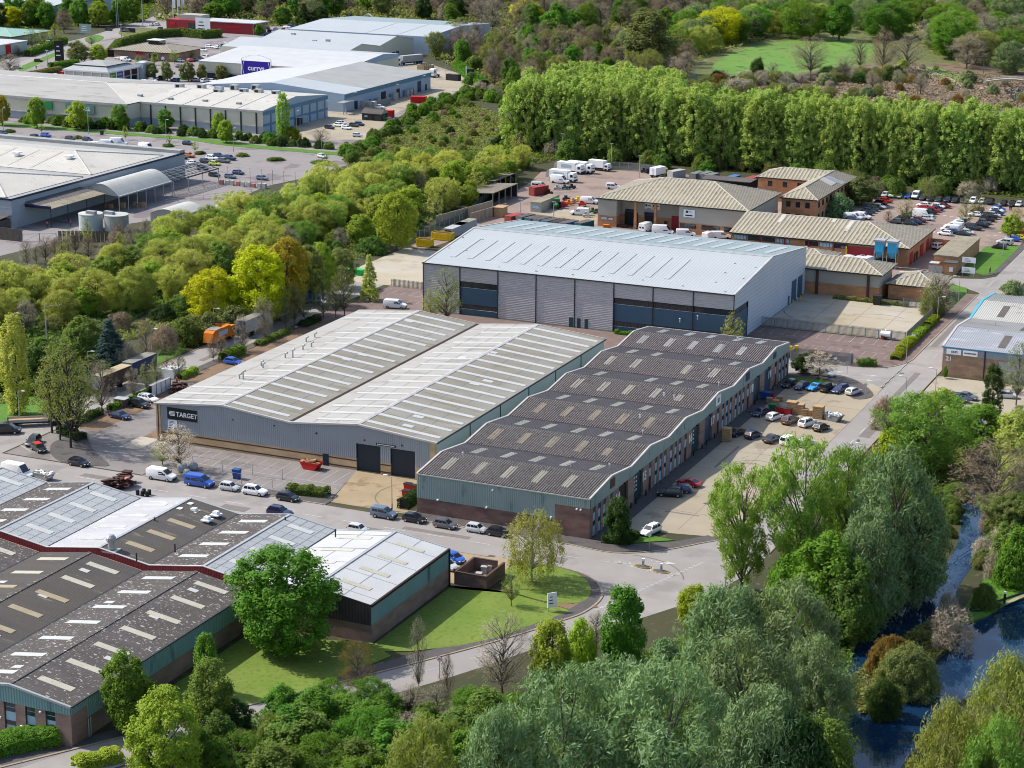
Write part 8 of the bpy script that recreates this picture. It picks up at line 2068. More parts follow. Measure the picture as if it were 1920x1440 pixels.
# ================================================================ trees
LEAF={'green':mat_leaf('leaf_green',(.06,.14,.013),(.125,.235,.03)),'lime':mat_leaf('leaf_lime',(.165,.25,.02),(.27,.35,.05)),'gold':mat_leaf('leaf_gold',(.34,.39,.008),(.52,.54,.02),hue=.01),'amber':mat_leaf('leaf_amber',(.22,.19,.018),(.33,.28,.03),hue=.01),'olive':mat_leaf('leaf_olive',(.11,.135,.04),(.19,.21,.075)),'willow':mat_leaf('leaf_silver',(.085,.155,.06),(.165,.255,.115),hue=.015,val=.25,trans=.25),'willow2':mat_leaf('leaf_sage',(.10,.145,.055),(.18,.225,.10),hue=.015,val=.25,trans=.25),'catkin':mat_leaf('leaf_catkin',(.23,.275,.05),(.37,.39,.11),hue=.012),'poplar':mat_leaf('leaf_poplar',(.175,.27,.05),(.36,.44,.14),hue=.01,val=.2),'dark':mat_leaf('leaf_dark',(.022,.05,.012),(.05,.09,.02),hue=.015),'shrub':mat_leaf('leaf_shrub',(.07,.125,.022),(.145,.21,.045)),'pine':mat_leaf('leaf_blue_fir',(.03,.06,.055),(.055,.095,.085),trans=.1),'spring':mat_leaf('leaf_spring',(.105,.18,.026),(.19,.285,.06)),'pale':mat_leaf('leaf_pale',(.12,.155,.03),(.195,.225,.06)),'blossom':mat_leaf('petal',(.28,.245,.235),(.50,.45,.445),hue=.005,val=.2),'reddish':mat_leaf('leaf_reddish',(.13,.075,.02),(.19,.125,.03),hue=.01),'grey':mat_leaf('twig_grey',(.21,.18,.13),(.30,.265,.195),hue=.01,val=.3,trans=.1),'brown':mat_leaf('twig_brown',(.165,.12,.08),(.25,.185,.125),hue=.01,val=.3,trans=.1),'hedge_y':mat_leaf('leaf_hedge_yellow',(.13,.19,.012),(.24,.28,.02),hue=.015),'weep':mat_leaf('leaf_birch',(.17,.19,.03),(.27,.28,.065),hue=.01,val=.1),}
M['bark']=mat('bark',(.085,.07,.055),(.13,.11,.09),3.0,obj=True,rough=.95)
M['bark_pale']=mat('bark_pale',(.42,.38,.33),(.2,.17,.14),3.5,obj=True,rough=.9)
M['bark_dark']=mat('bark_dark',(.035,.03,.024),(.06,.05,.04),3.0,obj=True,rough=.95)

def leaf_mesh(name,C,N,size,aspect,tone,T=None):
 """diamond leaves: centres C, normals N, sizes, length/width ratio, tone 0..1"""
 n=len(C);rng=np.random.default_rng(n)
 N=N/(np.linalg.norm(N,axis=1,keepdims=True)+1e-9)
 if T is None:T=rng.normal(size=(n,3))
 T=T-N*np.sum(T*N,axis=1,keepdims=True);T/=(np.linalg.norm(T,axis=1,keepdims=True)+1e-9)
 Bv=np.cross(N,T);s=size[:,None]*.5
 V=np.empty((n,4,3));V[:,0]=C-T*s*aspect;V[:,1]=C+Bv*s;V[:,2]=C+T*s*aspect;V[:,3]=C-Bv*s
 me=bpy.data.meshes.new(name)
 me.vertices.add(n*4);me.loops.add(n*4);me.polygons.add(n)
 me.vertices.foreach_set('co',V.astype(np.float32).ravel())
 me.loops.foreach_set('vertex_index',np.arange(n*4,dtype=np.int32))
 me.polygons.foreach_set('loop_start',np.arange(0,n*4,4,dtype=np.int32))
 me.polygons.foreach_set('loop_total',np.full(n,4,dtype=np.int32))
 at=me.attributes.new('tone','FLOAT','FACE');at.data.foreach_set('value',np.clip(tone,0,1).astype(np.float32))
 me.update();me.validate()
 return me

def prof(shape,t):
 """crown radius fraction at crown height fraction t"""
 if shape=='dome':return np.sqrt(np.clip(1-(np.clip(t-.25,0,1)/.75)**2.2,0,1))*np.clip(.55+t*1.8,0,1)
 if shape=='ovoid':return np.sin(np.pi*np.clip(t,0.0,1)**.75)**.7
 if shape=='column':return np.clip(np.sin(np.pi*np.clip(t*.93+.05,0,1))**.45,.05,1)
 if shape=='cone':return np.clip(1.03-t,0,1)**.85
 if shape=='vase':return np.clip(.35+.9*t,0,1)*np.sqrt(np.clip(1-np.clip((t-.62)/.38,0,1)**2,0,1))
 if shape=='mound':return np.sqrt(np.clip(1-t**2,0,1))
 return np.ones_like(t)

def make_tree(name,seed,H,Rd,base,shape,ncl,cr,nleaf,leaf,aspect=1.5,up=.5,fill=.55,limbs=18,trunk_r=.22,stretch=(1,1,1),mode='leaf',lumps=10,twig=0,lean=0.0,droop=0.0):
 """trunk mesh (with limbs and twigs) and crown mesh (leaves in clumps on an uneven crown)"""
 rng=np.random.default_rng(seed)
 # lumpy outline: a few big lobes push the crown out or in
 lob=rng.normal(size=(lumps,3));lob[:,2]*=.6;lob/=np.linalg.norm(lob,axis=1,keepdims=True);la=rng.uniform(-.42,.34,lumps)
 def lump(d):
  k=np.exp(5.0*(d@lob.T-1));return 1+(k*la).sum(1)
 t=rng.random(ncl*3);pr=prof(shape,t);keep=rng.random(ncl*3)<pr+.08;t=t[keep][:ncl];n=len(t)
 an=rng.random(n)*2*np.pi;rr=(fill+(1-fill)*rng.random(n))*prof(shape,t)*Rd
 P0=np.stack([np.cos(an)*rr,np.sin(an)*rr,base+t*(H-base)],1)
 d=P0-np.array([0,0,base+.45*(H-base)]);d/=np.linalg.norm(d,axis=1,keepdims=True)+1e-9
 L_=lump(d);P0[:,:2]*=L_[:,None];P0[:,2]=base+(P0[:,2]-base)*(.75+.25*L_)
 P0[:,0]+=lean*P0[:,2]
 q=MB();top=Vector((lean*H*.8,0,base+(H-base)*.62))
 hb=base*.9
 if trunk_r>0:
  k=5;pts=[Vector((lean*top.z*i/k+rng.normal()*trunk_r*.5*(i>0),rng.normal()*trunk_r*.5*(i>0),top.z*i/k))for i in range(k+1)]
  for i in range(k):q.tube(pts[i],pts[i+1],trunk_r*(1-.8*i/k),trunk_r*(1-.8*(i+1)/k),6,cap=False)
  order=rng.permutation(n)[:limbs]
  for j in order:
   e=Vector(P0[j]);z0=min(max(hb*.8,e.z-e.xy.length*(.9+.5*rng.random())),top.z*.97)
   f=z0/top.z*k;i0=min(int(f),k-1);a=pts[i0].lerp(pts[i0+1],f-i0)
   m_=a.lerp(e,.5)+Vector((rng.normal()*.3,rng.normal()*.3,.10*(e-a).length+rng.normal()*.2));r0=trunk_r*.42
   q.tube(a,m_,r0,r0*.6,4,cap=False);q.tube(m_,e,r0*.6,r0*.16,4,cap=False)
   for s_ in range(twig):
    b_=m_.lerp(e,.2+.8*rng.random());tp=b_+Vector((rng.normal(),rng.normal(),abs(rng.normal())*.9+.3)).normalized()*cr*(.8+rng.random())
    q.tube(b_,tp,r0*.22,r0*.08,3,cap=False)
 tm=q.mesh(name+'_trunk',[M['bark']])
 per=max(1,nleaf//n);idx=np.repeat(np.arange(n),per);m=len(idx)
 v=rng.normal(size=(m,3));v/=np.linalg.norm(v,axis=1,keepdims=True)
 csz=cr*rng.uniform(.65,1.3,n)
 rad=csz[idx]*rng.random(m)**.45
 off=v*rad[:,None]*np.array(stretch)
 C=P0[idx]+off
 if droop:C[:,2]-=droop*rng.random(m)**2*(1.2+.0*C[:,2])
 outw=d[idx]
 Nn=v*.7+outw*.35+np.array([0,0,up])+rng.normal(size=(m,3))*.45
 ctone=rng.uniform(.1,.9,n)
 tone=ctone[idx]*.55+rng.random(m)*.45
 T=None
 if mode=='feather':T=v*.6+outw*.8+np.array([0,0,.75])+rng.normal(size=(m,3))*.35
 if mode=='weep':T=np.tile(np.array([0,0,-1.0]),(m,1))+rng.normal(size=(m,3))*.2
 if mode=='twig':T=v+outw*.8+np.array([0,0,.5])+rng.normal(size=(m,3))*.3
 ok=C[:,2]>.15
 cm=leaf_mesh(name+'_crown',C[ok],Nn[ok],(leaf*rng.uniform(.6,1.35,m))[ok],aspect,tone[ok],None if T is None else T[ok])
 cm.materials.append(LEAF['green'])
 return tm,cm

 # shapes at nominal height 10
SH={}
def shape(key,n,**kw):
 SH[key]=[make_tree(f'{key}_{i}',hash_(key)+i*17,**kw)for i in range(n)]
def hash_(s):return sum(ord(c)*(i+3)for i,c in enumerate(s))%9973
shape('round',3,H=10,Rd=3.7,base=1.5,shape='dome',ncl=150,cr=.85,nleaf=15000,leaf=.25,aspect=1.25,limbs=20,trunk_r=.26,up=.7)
shape('big',2,H=10,Rd=4.0,base=1.2,shape='dome',ncl=260,cr=.62,nleaf=26000,leaf=.17,aspect=1.3,limbs=26,trunk_r=.24,up=.7)
shape('feather',3,H=10,Rd=4.2,base=.6,shape='dome',ncl=240,cr=.75,nleaf=24000,leaf=.085,aspect=4.2,up=.15,mode='feather',limbs=26,trunk_r=.22,stretch=(1,1,1.1))
shape('tall',3,H=10,Rd=2.6,base=1.2,shape='ovoid',ncl=150,cr=.62,nleaf=12000,leaf=.17,aspect=1.5,limbs=22,trunk_r=.17,stretch=(1,1,1.15))
shape('poplar',4,H=10,Rd=1.45,base=.6,shape='column',ncl=260,cr=.27,nleaf=11000,leaf=.115,aspect=1.4,limbs=24,trunk_r=.13,stretch=(1,1,1.5),fill=.35)
shape('column',2,H=10,Rd=1.35,base=.35,shape='column',ncl=200,cr=.34,nleaf=10000,leaf=.13,aspect=1.5,limbs=10,trunk_r=.14,stretch=(1,1,1.9))
shape('airy',4,H=10,Rd=3.0,base=2.2,shape='ovoid',ncl=130,cr=.55,nleaf=2600,leaf=.14,aspect=1.4,limbs=60,trunk_r=.14,twig=3)
shape('vase',3,H=10,Rd=4.0,base=1.2,shape='vase',ncl=240,cr=.62,nleaf=19000,leaf=.10,aspect=2.6,limbs=46,trunk_r=.2,mode='feather',up=.2,twig=2)
shape('weep',1,H=10,Rd=3.4,base=2.6,shape='dome',ncl=220,cr=.42,nleaf=11000,leaf=.085,aspect=3.0,limbs=40,trunk_r=.13,mode='weep',stretch=(.8,.8,2.1),droop=2.0,twig=1)
shape('bare',4,H=10,Rd=3.4,base=1.6,shape='dome',ncl=150,cr=.8,nleaf=4200,leaf=.035,aspect=14,limbs=70,trunk_r=.16,mode='twig',twig=4)
shape('shrub',4,H=10,Rd=7.5,base=.2,shape='mound',ncl=150,cr=1.7,nleaf=8500,leaf=.52,aspect=1.4,limbs=6,trunk_r=.3,up=.6)
shape('bush',2,H=10,Rd=7.5,base=.2,shape='mound',ncl=380,cr=1.05,nleaf=30000,leaf=.24,aspect=1.5,limbs=6,trunk_r=.3,up=.5)
shape('scrub',3,H=10,Rd=7.0,base=.2,shape='mound',ncl=110,cr=2.0,nleaf=5200,leaf=.16,aspect=9,limbs=30,trunk_r=.3,mode='twig',up=.3,twig=2)
shape('fir',1,H=10,Rd=2.6,base=.4,shape='cone',ncl=260,cr=.5,nleaf=11000,leaf=.14,aspect=2.5,limbs=30,trunk_r=.16,stretch=(1,1,.5),up=.4)

TREES=[]
def ordn(i):
 """ordinal words"""
 tens=['','','twenty','thirty','forty','fifty','sixty','seventy','eighty','ninety']
 if i<20:return ORDN[i]
 n=i+1
 if n>=100:return 'hundred and '+ordn(n-101)if n>100 else 'hundredth'
 if n%10==0:return tens[n//10][:-1]+'ieth'
 return tens[n//10]+' '+ORDN[n%10-1]
COLW={'green':'fresh green','lime':'yellow green','gold':'bright golden yellow','amber':'amber brown','olive':'olive green','willow':'silvery green','willow2':'sage grey','catkin':'lime catkin','spring':'spring green','pale':'pale olive','poplar':'light green','dark':'dark evergreen','shrub':'mid green','pine':'blue green','blossom':'pink white blossom','reddish':'russet','grey':'bare grey','brown':'bare brown','hedge_y':'yellow leaved','weep':'yellow weeping'}
SHW={'round':('broad_tree','broad crowned tree'),'big':('broad_tree','large dense tree'),'feather':('willow_tree','feathery willow'),'tall':('tall_tree','tall oval tree'),'poplar':('poplar_tree','slim poplar'),'column':('column_poplar','columnar poplar'),'airy':('young_tree','thin crowned tree'),'vase':('willow_tree','upright open willow'),'weep':('birch_tree','weeping birch'),'bare':('leafless_tree','leafless tree'),'shrub':('shrub','rounded shrub'),'bush':('shrub','rounded bush'),'scrub':('bramble_bush','twiggy bush'),'fir':('fir_tree','conical fir')}
BARK={'bare':'bark','weep':'bark_pale','column':'bark_dark','poplar':'bark_dark','feather':'bark','airy':'bark'}
_tr=random.Random(4)
def tree(sh,leafc,x,y,h,w=1.0,label=None,group=None,z=0.0,rz=None,bark=None):
 """one tree: Empty at its foot > trunk, crown"""
 tm,cm=SH[sh][_tr.randrange(len(SH[sh]))]
 nm,words=SHW[sh]
 s=h/10.0
 o=empty(nm,(x,y,z),label or '','tree' if sh not in('shrub','scrub','bush')else 'shrub',group,rz=_tr.uniform(0,6.28)if rz is None else rz)
 o.scale=(s*w,s*w,s)
 for part_,me,mt in(('trunk',tm,M[bark or BARK.get(sh,'bark')]),('crown',cm,LEAF[leafc])):
  c=bpy.data.objects.new(part_,me);COL.objects.link(c);c.parent=o
  c.material_slots[0].link='OBJECT';c.material_slots[0].material=mt
 TREES.append((o,sh,leafc))
 return o
def tp(px,py,sh,leafc,h,w=1.0,label=None,group=None,**k):
 p=P(px,py);return tree(sh,leafc,p.x,p.y,h,w,label,group,**k)

def inside(p,poly):
 x,y=p;c=False;n=len(poly)
 for i in range(n):
  x1,y1=poly[i];x2,y2=poly[(i+1)%n]
  if(y1>y)!=(y2>y)and x<(x2-x1)*(y-y1)/(y2-y1+1e-12)+x1:c=not c
 return c
def fill(poly,spacing,mix,where,seed=1,jit=.42,px=True,avoid=(),group=None,wd=1.0):
 """trees over an area, each an individual; poly in picture pixels of their feet (px) or site metres"""
 pts=[tuple(P(*p).to_2d())for p in poly]if px else poly
 r=random.Random(seed);xs=[p[0]for p in pts];ys=[p[1]for p in pts]
 tot=sum(m[2]for m in mix);out=[];y=min(ys);k=0
 while y<max(ys):
  x=min(xs)+(spacing/2 if k%2 else 0)
  while x<max(xs):
   q=(x+r.uniform(-jit,jit)*spacing,y+r.uniform(-jit,jit)*spacing)
   if inside(q,pts)and not any(inside(q,a)for a in avoid):
    t_=r.random()*tot
    for m_ in mix:
     t_-=m_[2]
     if t_<=0:break
    out.append((q,m_,r.uniform(m_[3],m_[4]),wd*r.uniform(.85,1.2)))
   x+=spacing
  y+=spacing*.87;k+=1
  # label by kind, counted from the left of the picture
 def sx(q):v=Vector((q[0],q[1],-CAM_H));return v.dot(RIGHT)/v.dot(FWD)
 out.sort(key=lambda e:sx(e[0]));cnt={}
 for q,m_,h,w in out:
  k_=F_PX/Vector((q[0],q[1],-CAM_H)).dot(FWD);ux=960+F_PX*sx(q);rad=h*w*.45*k_;vt=Vector((q[0],q[1],h-CAM_H))
  if not(-rad<ux<1920+rad)or 720-F_PX*vt.dot(UP)/vt.dot(FWD)>1445:continue
  key=(m_[0],m_[1]);i=cnt.get(key,0);cnt[key]=i+1
  col=COLW[m_[1]];words=SHW[m_[0]][1]
  if m_[1]in('grey','brown'):words=words.replace('leafless ','')
  tree(m_[0],m_[1],q[0],q[1],h,w,f'{col} {words}, {ordn(i)} from left {where}',group or f'trees {where}')
 return out
 # ================================================================ planting
RN={'round':4.3,'big':4.5,'feather':4.75,'tall':3.0,'poplar':1.75,'column':1.6,'airy':3.4,'vase':4.4,'weep':3.7,'bare':4.0,'shrub':8.6,'bush':8.3,'scrub':8.4,'fir':2.9}
def tw(px,py,top,wid,sh,leafc,label,group=None,**k):
 """tree from the picture: foot pixel, top row, crown width in pixels"""
 p=P(px,py);lo,hi=0.3,45.0
 for _ in range(40):
  m_=(lo+hi)/2;v=Vector((p.x,p.y,m_-CAM_H))
  if 720-F_PX*v.dot(UP)/v.dot(FWD)>top:lo=m_
  else:hi=m_
 dist=(p-Vector((0,0,CAM_H))).dot(FWD);h=lo
 w=(wid*dist/F_PX/2)/(RN[sh]*h/10)
 return tree(sh,leafc,p.x,p.y,h,w,label,group,**k)

 # -- single trees of the foreground
tw(530,1228,1030,250,'big','green','large round fresh green maple on the lawn between dark roof and white roof')
tw(243,1378,1226,118,'round','green','deep green tree against the teal side wall of the dark roofed workshop')
tw(308,1500,1292,180,'big','lime','bright lime green maple at the lower left beside the side road')
tw(398,1392,1232,105,'tall','shrub','olive leaved slim tree between the lime maple and the lawn')
tw(388,1300,1190,60,'round','green','small bright green tree at the corner of the dark lawn')
tw(998,1092,960,135,'weep','weep','weeping birch with pale trunk on the round lawn')
tw(959,1137,1068,48,'airy','olive','small thin early leafed tree on the lawn left of the white sign')
tw(785,1300,1158,42,'bare','grey','slim leafless sapling rising before the river road, left of the speed sign')
tw(838,1325,1215,40,'bare','brown','thin leaning leafless sapling beside the speed sign')
tw(942,1300,1150,125,'bare','grey','spreading bare grey tree with ivy by the river road')
tw(1033,1300,1166,105,'round','lime','lime green round tree right of the bare grey tree')
tw(1090,1255,1168,70,'shrub','lime','low lime shrub between lime tree and dark maple')
tw(1168,1272,1104,112,'round','green','dense dark green egg shaped maple beside the river road')
tw(1118,1215,1140,62,'bare','grey','small bare tree left of the egg shaped maple')
tw(1300,1166,1100,88,'shrub','hedge_y','yellow green rounded shrub by the road mouth')
tw(670,1300,1205,90,'bare','reddish','russet early leafed tree at the edge of the dark lawn')
tw(1157,1020,935,66,'round','dark','dark round evergreen bush at the corner of unit 14')
tw(790,1600,1352,215,'feather','pale','pale yellow green willow at the bottom centre of the picture')
# silver willows
for px,py,top,wd,c,lab in((1348,1372,1098,250,'willow','silvery willow nearest the road mouth, behind the others'),(1470,1368,1096,260,'willow2','sage grey open willow left of the river, in the middle'),(1165,1500,1250,270,'willow','silvery willow below the egg shaped maple'),(1390,1500,1190,280,'willow2','grey green willow with visible trunk in the middle of the silver group'),(1050,1590,1272,290,'willow','silvery willow at the bottom, second from the yellow willow'),(1235,1600,1262,310,'willow','silvery willow at the bottom centre right'),(1420,1640,1300,260,'willow','silvery willow at the bottom, furthest right of the group'),(925,1620,1330,190,'willow','silvery willow directly right of the yellow willow'),(1520,1430,1205,170,'willow2','sage grey willow leaning over the river edge')):
 tw(px,py,top,wd,'feather',c,lab,'silver willows of the foreground')
tw(1480,1640,1345,190,'round','dark','dark green tree at the bottom beside the blue river');tw(1540,1560,1345,140,'round','shrub','mid green tree overhanging the river at the bottom')
tw(1655,1345,1278,84,'bush','dark','dark rounded bush at the lower end of the islet')
tw(1702,1304,1210,140,'bush','olive','large olive rounded bush in the middle of the islet');tw(1668,1262,1190,110,'bush','reddish','russet bush on the left edge of the islet');tw(1775,1215,1142,105,'scrub','grey','pale grey twiggy bush at the upper end of the islet')
tw(1775,1165,1115,55,'scrub','grey','small pale twiggy bush beside the upper river');tw(1845,1140,1095,60,'bush','shrub','green shrub on the bank above the small boat')
# willows between road and river
for px,py,top,wd,sh,c,lab in((1388,1112,880,150,'vase','spring','open upright willow nearest the road, left of three'),(1500,1128,832,190,'vase','spring','open upright willow in the middle of three by the road'),(1580,1090,842,150,'vase','spring','open upright willow, right of three by the road'),(1668,1140,845,235,'feather','willow','great silver green willow above the upper river'),(1732,1125,940,110,'feather','willow2','drooping silver willow over the narrow water'),(1625,1180,960,170,'feather','willow','lower silver green willow left of the great one')):
 tw(px,py,top,wd,sh,c,lab,'willows between road and river')
tw(1545,1190,1000,160,'round','green','bright green tree under the open willows');tw(1600,1215,1060,120,'round','shrub','deep green tree at the dark river bend');tw(1480,1150,1040,110,'shrub','green','green thicket below the middle open willow')
tw(1735,890,738,215,'vase','spring','broad twiggy willow with catkins beside the parking of building 21');tw(1690,882,805,125,'shrub','hedge_y','bright yellow green shrub below the twiggy willow');tw(1765,800,738,115,'shrub','hedge_y','yellow green shrub at the edge of the parking of building 21');tw(1835,862,762,120,'round','green','fresh green tree right of the twiggy willow');tw(1660,805,742,70,'scrub','brown','brown twiggy hedge clump by the road lamp')
tw(1865,985,826,190,'bare','brown','wide bare brown tree over the head of the river');tw(1905,905,770,130,'round','catkin','lime green tree at the right edge above the bare brown tree')
tw(1857,795,686,48,'column','dark','dark ivy clad column beside building 21');tw(1905,760,640,70,'airy','willow2','pale leaved small tree before the door of building 21');tw(1875,735,690,60,'airy','olive','thin olive tree right of the dark column');tw(1772,710,686,12,'tall','green','tiny young tree at the corner of building 21');tw(1895,600,528,60,'round','willow2','grey green round tree across the road from the depot')
tw(1900,1010,930,130,'round','shrub','green bank tree at the right edge above the canal');tw(1893,1075,985,80,'round','shrub','deep green tree on the island bank');tw(1905,1100,1000,100,'shrub','green','bright green thicket on the right bank');tw(1880,1012,925,100,'vase','olive','olive willow leaning over the upper water');tw(1862,1085,1040,50,'scrub','grey','grey twigs over the upper water')
for px,py,top,wd,c,lab in((1885,1545,1238,240,'pale','yellow green willow at the bottom right corner, tallest'),(1775,1600,1322,195,'pale','lime willow at the bottom right, nearest the river'),(1860,1640,1350,200,'spring','lime green willow at the very bottom right')):
 tw(px,py,top,wd,'feather',c,lab,'yellow willows at the bottom right')
 # -- left hand side
tw(34,778,592,72,'column','catkin','bright yellow green columnar poplar at the left edge')
for px,py,top,wd,lab in((98,812,650,110,'tall airy tree at the junction, leftmost of four'),(113,826,664,90,'tall airy tree at the junction, second of four'),(133,840,640,120,'tall airy tree at the junction, third of four'),(146,828,675,90,'tall airy tree at the junction, rightmost of four')):
 tw(px,py,top,wd,'airy','olive',lab,'tall airy trees at the junction',bark='bark_dark')
tw(305,872,830,46,'airy','lime','small lime tree left of the white blossom');tw(337,882,795,95,'airy','blossom','white flowering tree in front of the two-ridged warehouse');tw(1535,712,658,84,'airy','blossom','pink white flowering tree at the end of the terrace');tw(1505,700,665,50,'round','dark','dark shrub tree left of the pink blossom')
GST='small street trees of the estate road'
for i,(px,py,top,wd,sh,c)in enumerate(((192,772,680,62,'bare','grey'),(250,745,690,45,'bare','grey'),(276,735,680,46,'airy','olive'),(294,722,668,34,'airy','olive'),(336,716,655,36,'airy','olive'),(313,706,668,30,'bare','brown'),(400,677,628,34,'bare','brown'),(416,670,628,28,'bare','brown'),(456,659,588,42,'bare','grey'),(497,640,556,56,'bare','grey'),(536,618,545,44,'airy','olive'),(552,612,530,54,'airy','olive'),(570,606,540,36,'airy','olive'),(606,598,528,52,'airy','olive'),(630,596,522,46,'airy','olive'))):
 tw(px,py,top,wd,sh,c,f'{"bare grey" if c == "grey" else "bare brown" if c == "brown" else "thin olive leaved"} street tree, {ORDN[i]} from the left along the estate road',GST)
tw(645,598,498,62,'airy','olive','taller olive street tree at the far end of the estate road',GST);tw(693,563,478,42,'fir','catkin','bright green cone shaped young tree before the sandy yard')
tw(838,612,500,88,'airy','olive','tall olive leaved tree before the blue bays of the tall warehouse');tw(808,606,540,52,'airy','catkin','shorter leafy tree left of the tall olive one at the warehouse corner');tw(1372,652,586,52,'airy','catkin','small yellow green tree at the right corner of the tall warehouse')
tw(1757,588,508,96,'bare','grey','wide grey bare tree at the depot entrance');tw(1748,590,535,60,'scrub','olive','olive twigs beneath the bare tree at the depot entrance')
for px,py,top,wd,c,lab in((402,608,505,125,'gold','golden yellow maple, left of the pair'),(487,606,462,150,'gold','golden yellow maple, taller right of the pair'),(540,590,445,110,'amber','amber leaved maple behind the golden pair'),(575,570,460,80,'olive','olive brown tree right of the amber maple'),(605,555,455,75,'lime','lime green round tree right of the golden maples'),(640,540,465,70,'olive','grey olive tree before the railway wood')):
 tw(px,py,top,wd,'big',c,lab)
tw(208,700,600,84,'fir','pine','blue green spreading fir by the estate road');tw(160,690,600,96,'round','shrub','deep green tree left of the blue fir')
for px,py,top,wd,sh,c,lab in((275,690,600,50,'bare','brown','bare brown tree above the grass strip'),(310,660,610,70,'scrub','brown','brown bramble clump above the grass strip'),(240,700,640,60,'scrub','grey','grey twiggy bush right of the blue fir'),(350,645,600,70,'shrub','shrub','green shrub at the top of the grass strip'),(390,636,590,80,'shrub','olive','olive shrub left of the orange lorry'),(440,620,575,90,'shrub','olive','olive thicket below the golden maples'),(500,592,550,60,'shrub','dark','dark shrub behind the grey box trailer'),(120,720,640,80,'shrub','shrub','green thicket right of the columnar poplar'),(70,735,660,70,'shrub','dark','dark shrub at the foot of the columnar poplar'),(180,730,665,100,'airy','olive','olive tree behind the bare street trees')):
 tw(px,py,top,wd,sh,c,lab)
 # -- poplar plantation (feet in site metres)
r=random.Random(9);pop=[]
for row_ in range(4):
 x=-284+row_*1.3
 while x<-98:
  pop.append((x+r.uniform(-.8,.8),640-(x+284)*.035+row_*4.2+r.uniform(-.8,.8)));x+=4.7
for row_ in range(4,11):
 x=-291+row_*1.0
 while x<-246+(11-row_)*2:pop.append((x+r.uniform(-1,1),641+row_*5.2+r.uniform(-1,1)));x+=5.6
pop.sort(key=lambda q:q[0])
for i,(x,y)in enumerate(pop):
 tree('poplar','poplar',x,y,r.uniform(22.5,26.5),r.uniform(1.05,1.4),f'tall light green poplar, {ordn(i)} from the left in the plantation','poplars of the plantation')
 # -- areas of trees and scrub
fill([(-70,660),(120,615),(250,585),(340,570),(480,515),(600,462),(700,415),(800,380),(890,330),(820,318),(720,340),(600,372),(480,415),(390,440),(300,470),(220,520),(120,545),(-70,570)],8.2,[('feather','catkin',5,7.5,11),('vase','catkin',5,8,11),('round','lime',1,7,9),('vase','spring',2,8,10),('bare','grey',1,7,9),('round','spring',1,6,9),('scrub','olive',1,3,5)],'in the railway wood',3,wd=1.3)
fill([(20,500),(120,500),(190,490),(260,470),(300,452),(240,440),(150,460),(60,475)],6.5,[('bare','brown',2,4,6.5),('bare','grey',1,5,7),('airy','catkin',1,5,8)],'by the goods gate',5)
fill([(0,745),(60,700),(140,668),(240,622),(330,605),(420,575),(500,540),(600,500),(680,462),(640,452),(560,490),(400,560),(280,600),(120,640),(0,680)],6.5,[('shrub','shrub',3,2.5,4.5),('shrub','dark',3,2,4.5),('scrub','olive',2,2,4),('scrub','brown',1,2,4),('bare','grey',1,5,7)],'beside the railway line',7)
fill([(690,480),(760,448),(860,405),(960,345),(1010,300),(975,292),(900,335),(820,380),(740,415),(660,452)],7.5,[('vase','catkin',3,7,10),('round','lime',3,7,10),('tall','lime',2,8,11),('airy','catkin',2,7,10),('shrub','shrub',1,3,4)],'by the depot fence',11,wd=1.25)
tw(745,470,362,92,'big','lime','large yellow green oak beside the depot fence')
fill([(650,290),(720,262),(800,222),(870,195),(930,215),(985,248),(985,265),(930,300),(880,325),(800,338),(700,330)],9.5,[('shrub','shrub',3,1.2,3),('scrub','olive',3,1.2,3),('shrub','green',2,1.5,3.2),('scrub','brown',2,1,2.5),('shrub','dark',1,2,3.5)],'on the scrubby field',13)
fill([(640,300),(700,256),(760,218),(830,190),(880,175),(892,186),(840,205),(770,235),(710,272),(650,312)],5.5,[('shrub','green',3,2.5,4),('shrub','shrub',2,2.5,4)],'in the yard hedge',17)
fill([(885,185),(960,215),(1000,240),(1000,285),(1040,300),(1400,330),(1620,372),(1700,370),(1900,372),(1920,362),(1700,352),(1400,312),(1100,292),(1020,230),(940,180),(880,150)],9,[('shrub','shrub',3,3,6),('scrub','olive',2,3,5.5),('shrub','green',2,3,5),('scrub','grey',2,3,5)],'under the poplars',19)
fill([(800,108),(880,128),(940,175),(1010,215),(1100,200),(1250,200),(1290,150),(1240,95),(1100,75),(950,78),(840,72)],12.5,[('bare','grey',4,9,13),('bare','brown',3,9,14),('vase','olive',2,10,14),('round','green',1.5,9,12),('round','olive',2,8,12),('scrub','olive',2,4,7),('shrub','shrub',1,4,6)],'behind the poplars',23)
fill([(300,34),(420,42),(600,42),(640,26),(820,44),(900,62),(1200,66),(1300,62),(1310,0),(300,0)],20,[('bare','brown',5,13,18),('bare','grey',2,13,17),('round','green',1.2,11,15),('round','dark',1.2,12,16),('round','olive',1,11,15),('tall','green',.6,14,18)],'in the far wood',29,wd=1.3)
fill([(-40,62),(60,58),(150,52),(260,40),(300,10),(300,0),(-40,0)],18,[('round','green',3,12,17),('round','dark',2,12,16),('big','lime',2,12,16),('bare','brown',1.5,12,16),('tall','green',1,14,18)],'at the far top left',31,avoid=([(-770,900),(-660,900),(-660,970),(-770,970)],))
fill([(1240,140),(1320,120),(1345,92),(1420,76),(1500,68),(1600,62),(1650,50),(1720,40),(1745,110),(1850,140),(1950,140),(1960,0),(1310,0)],17,[('bare','grey',2,10,15),('feather','willow2',3,12,16),('vase','green',3,12,16),('feather','catkin',1.5,10,14),('vase','olive',3,10,14),('scrub','grey',2,5,8),('bare','brown',1.5,11,16)],'around the meadow',37,wd=1.5)
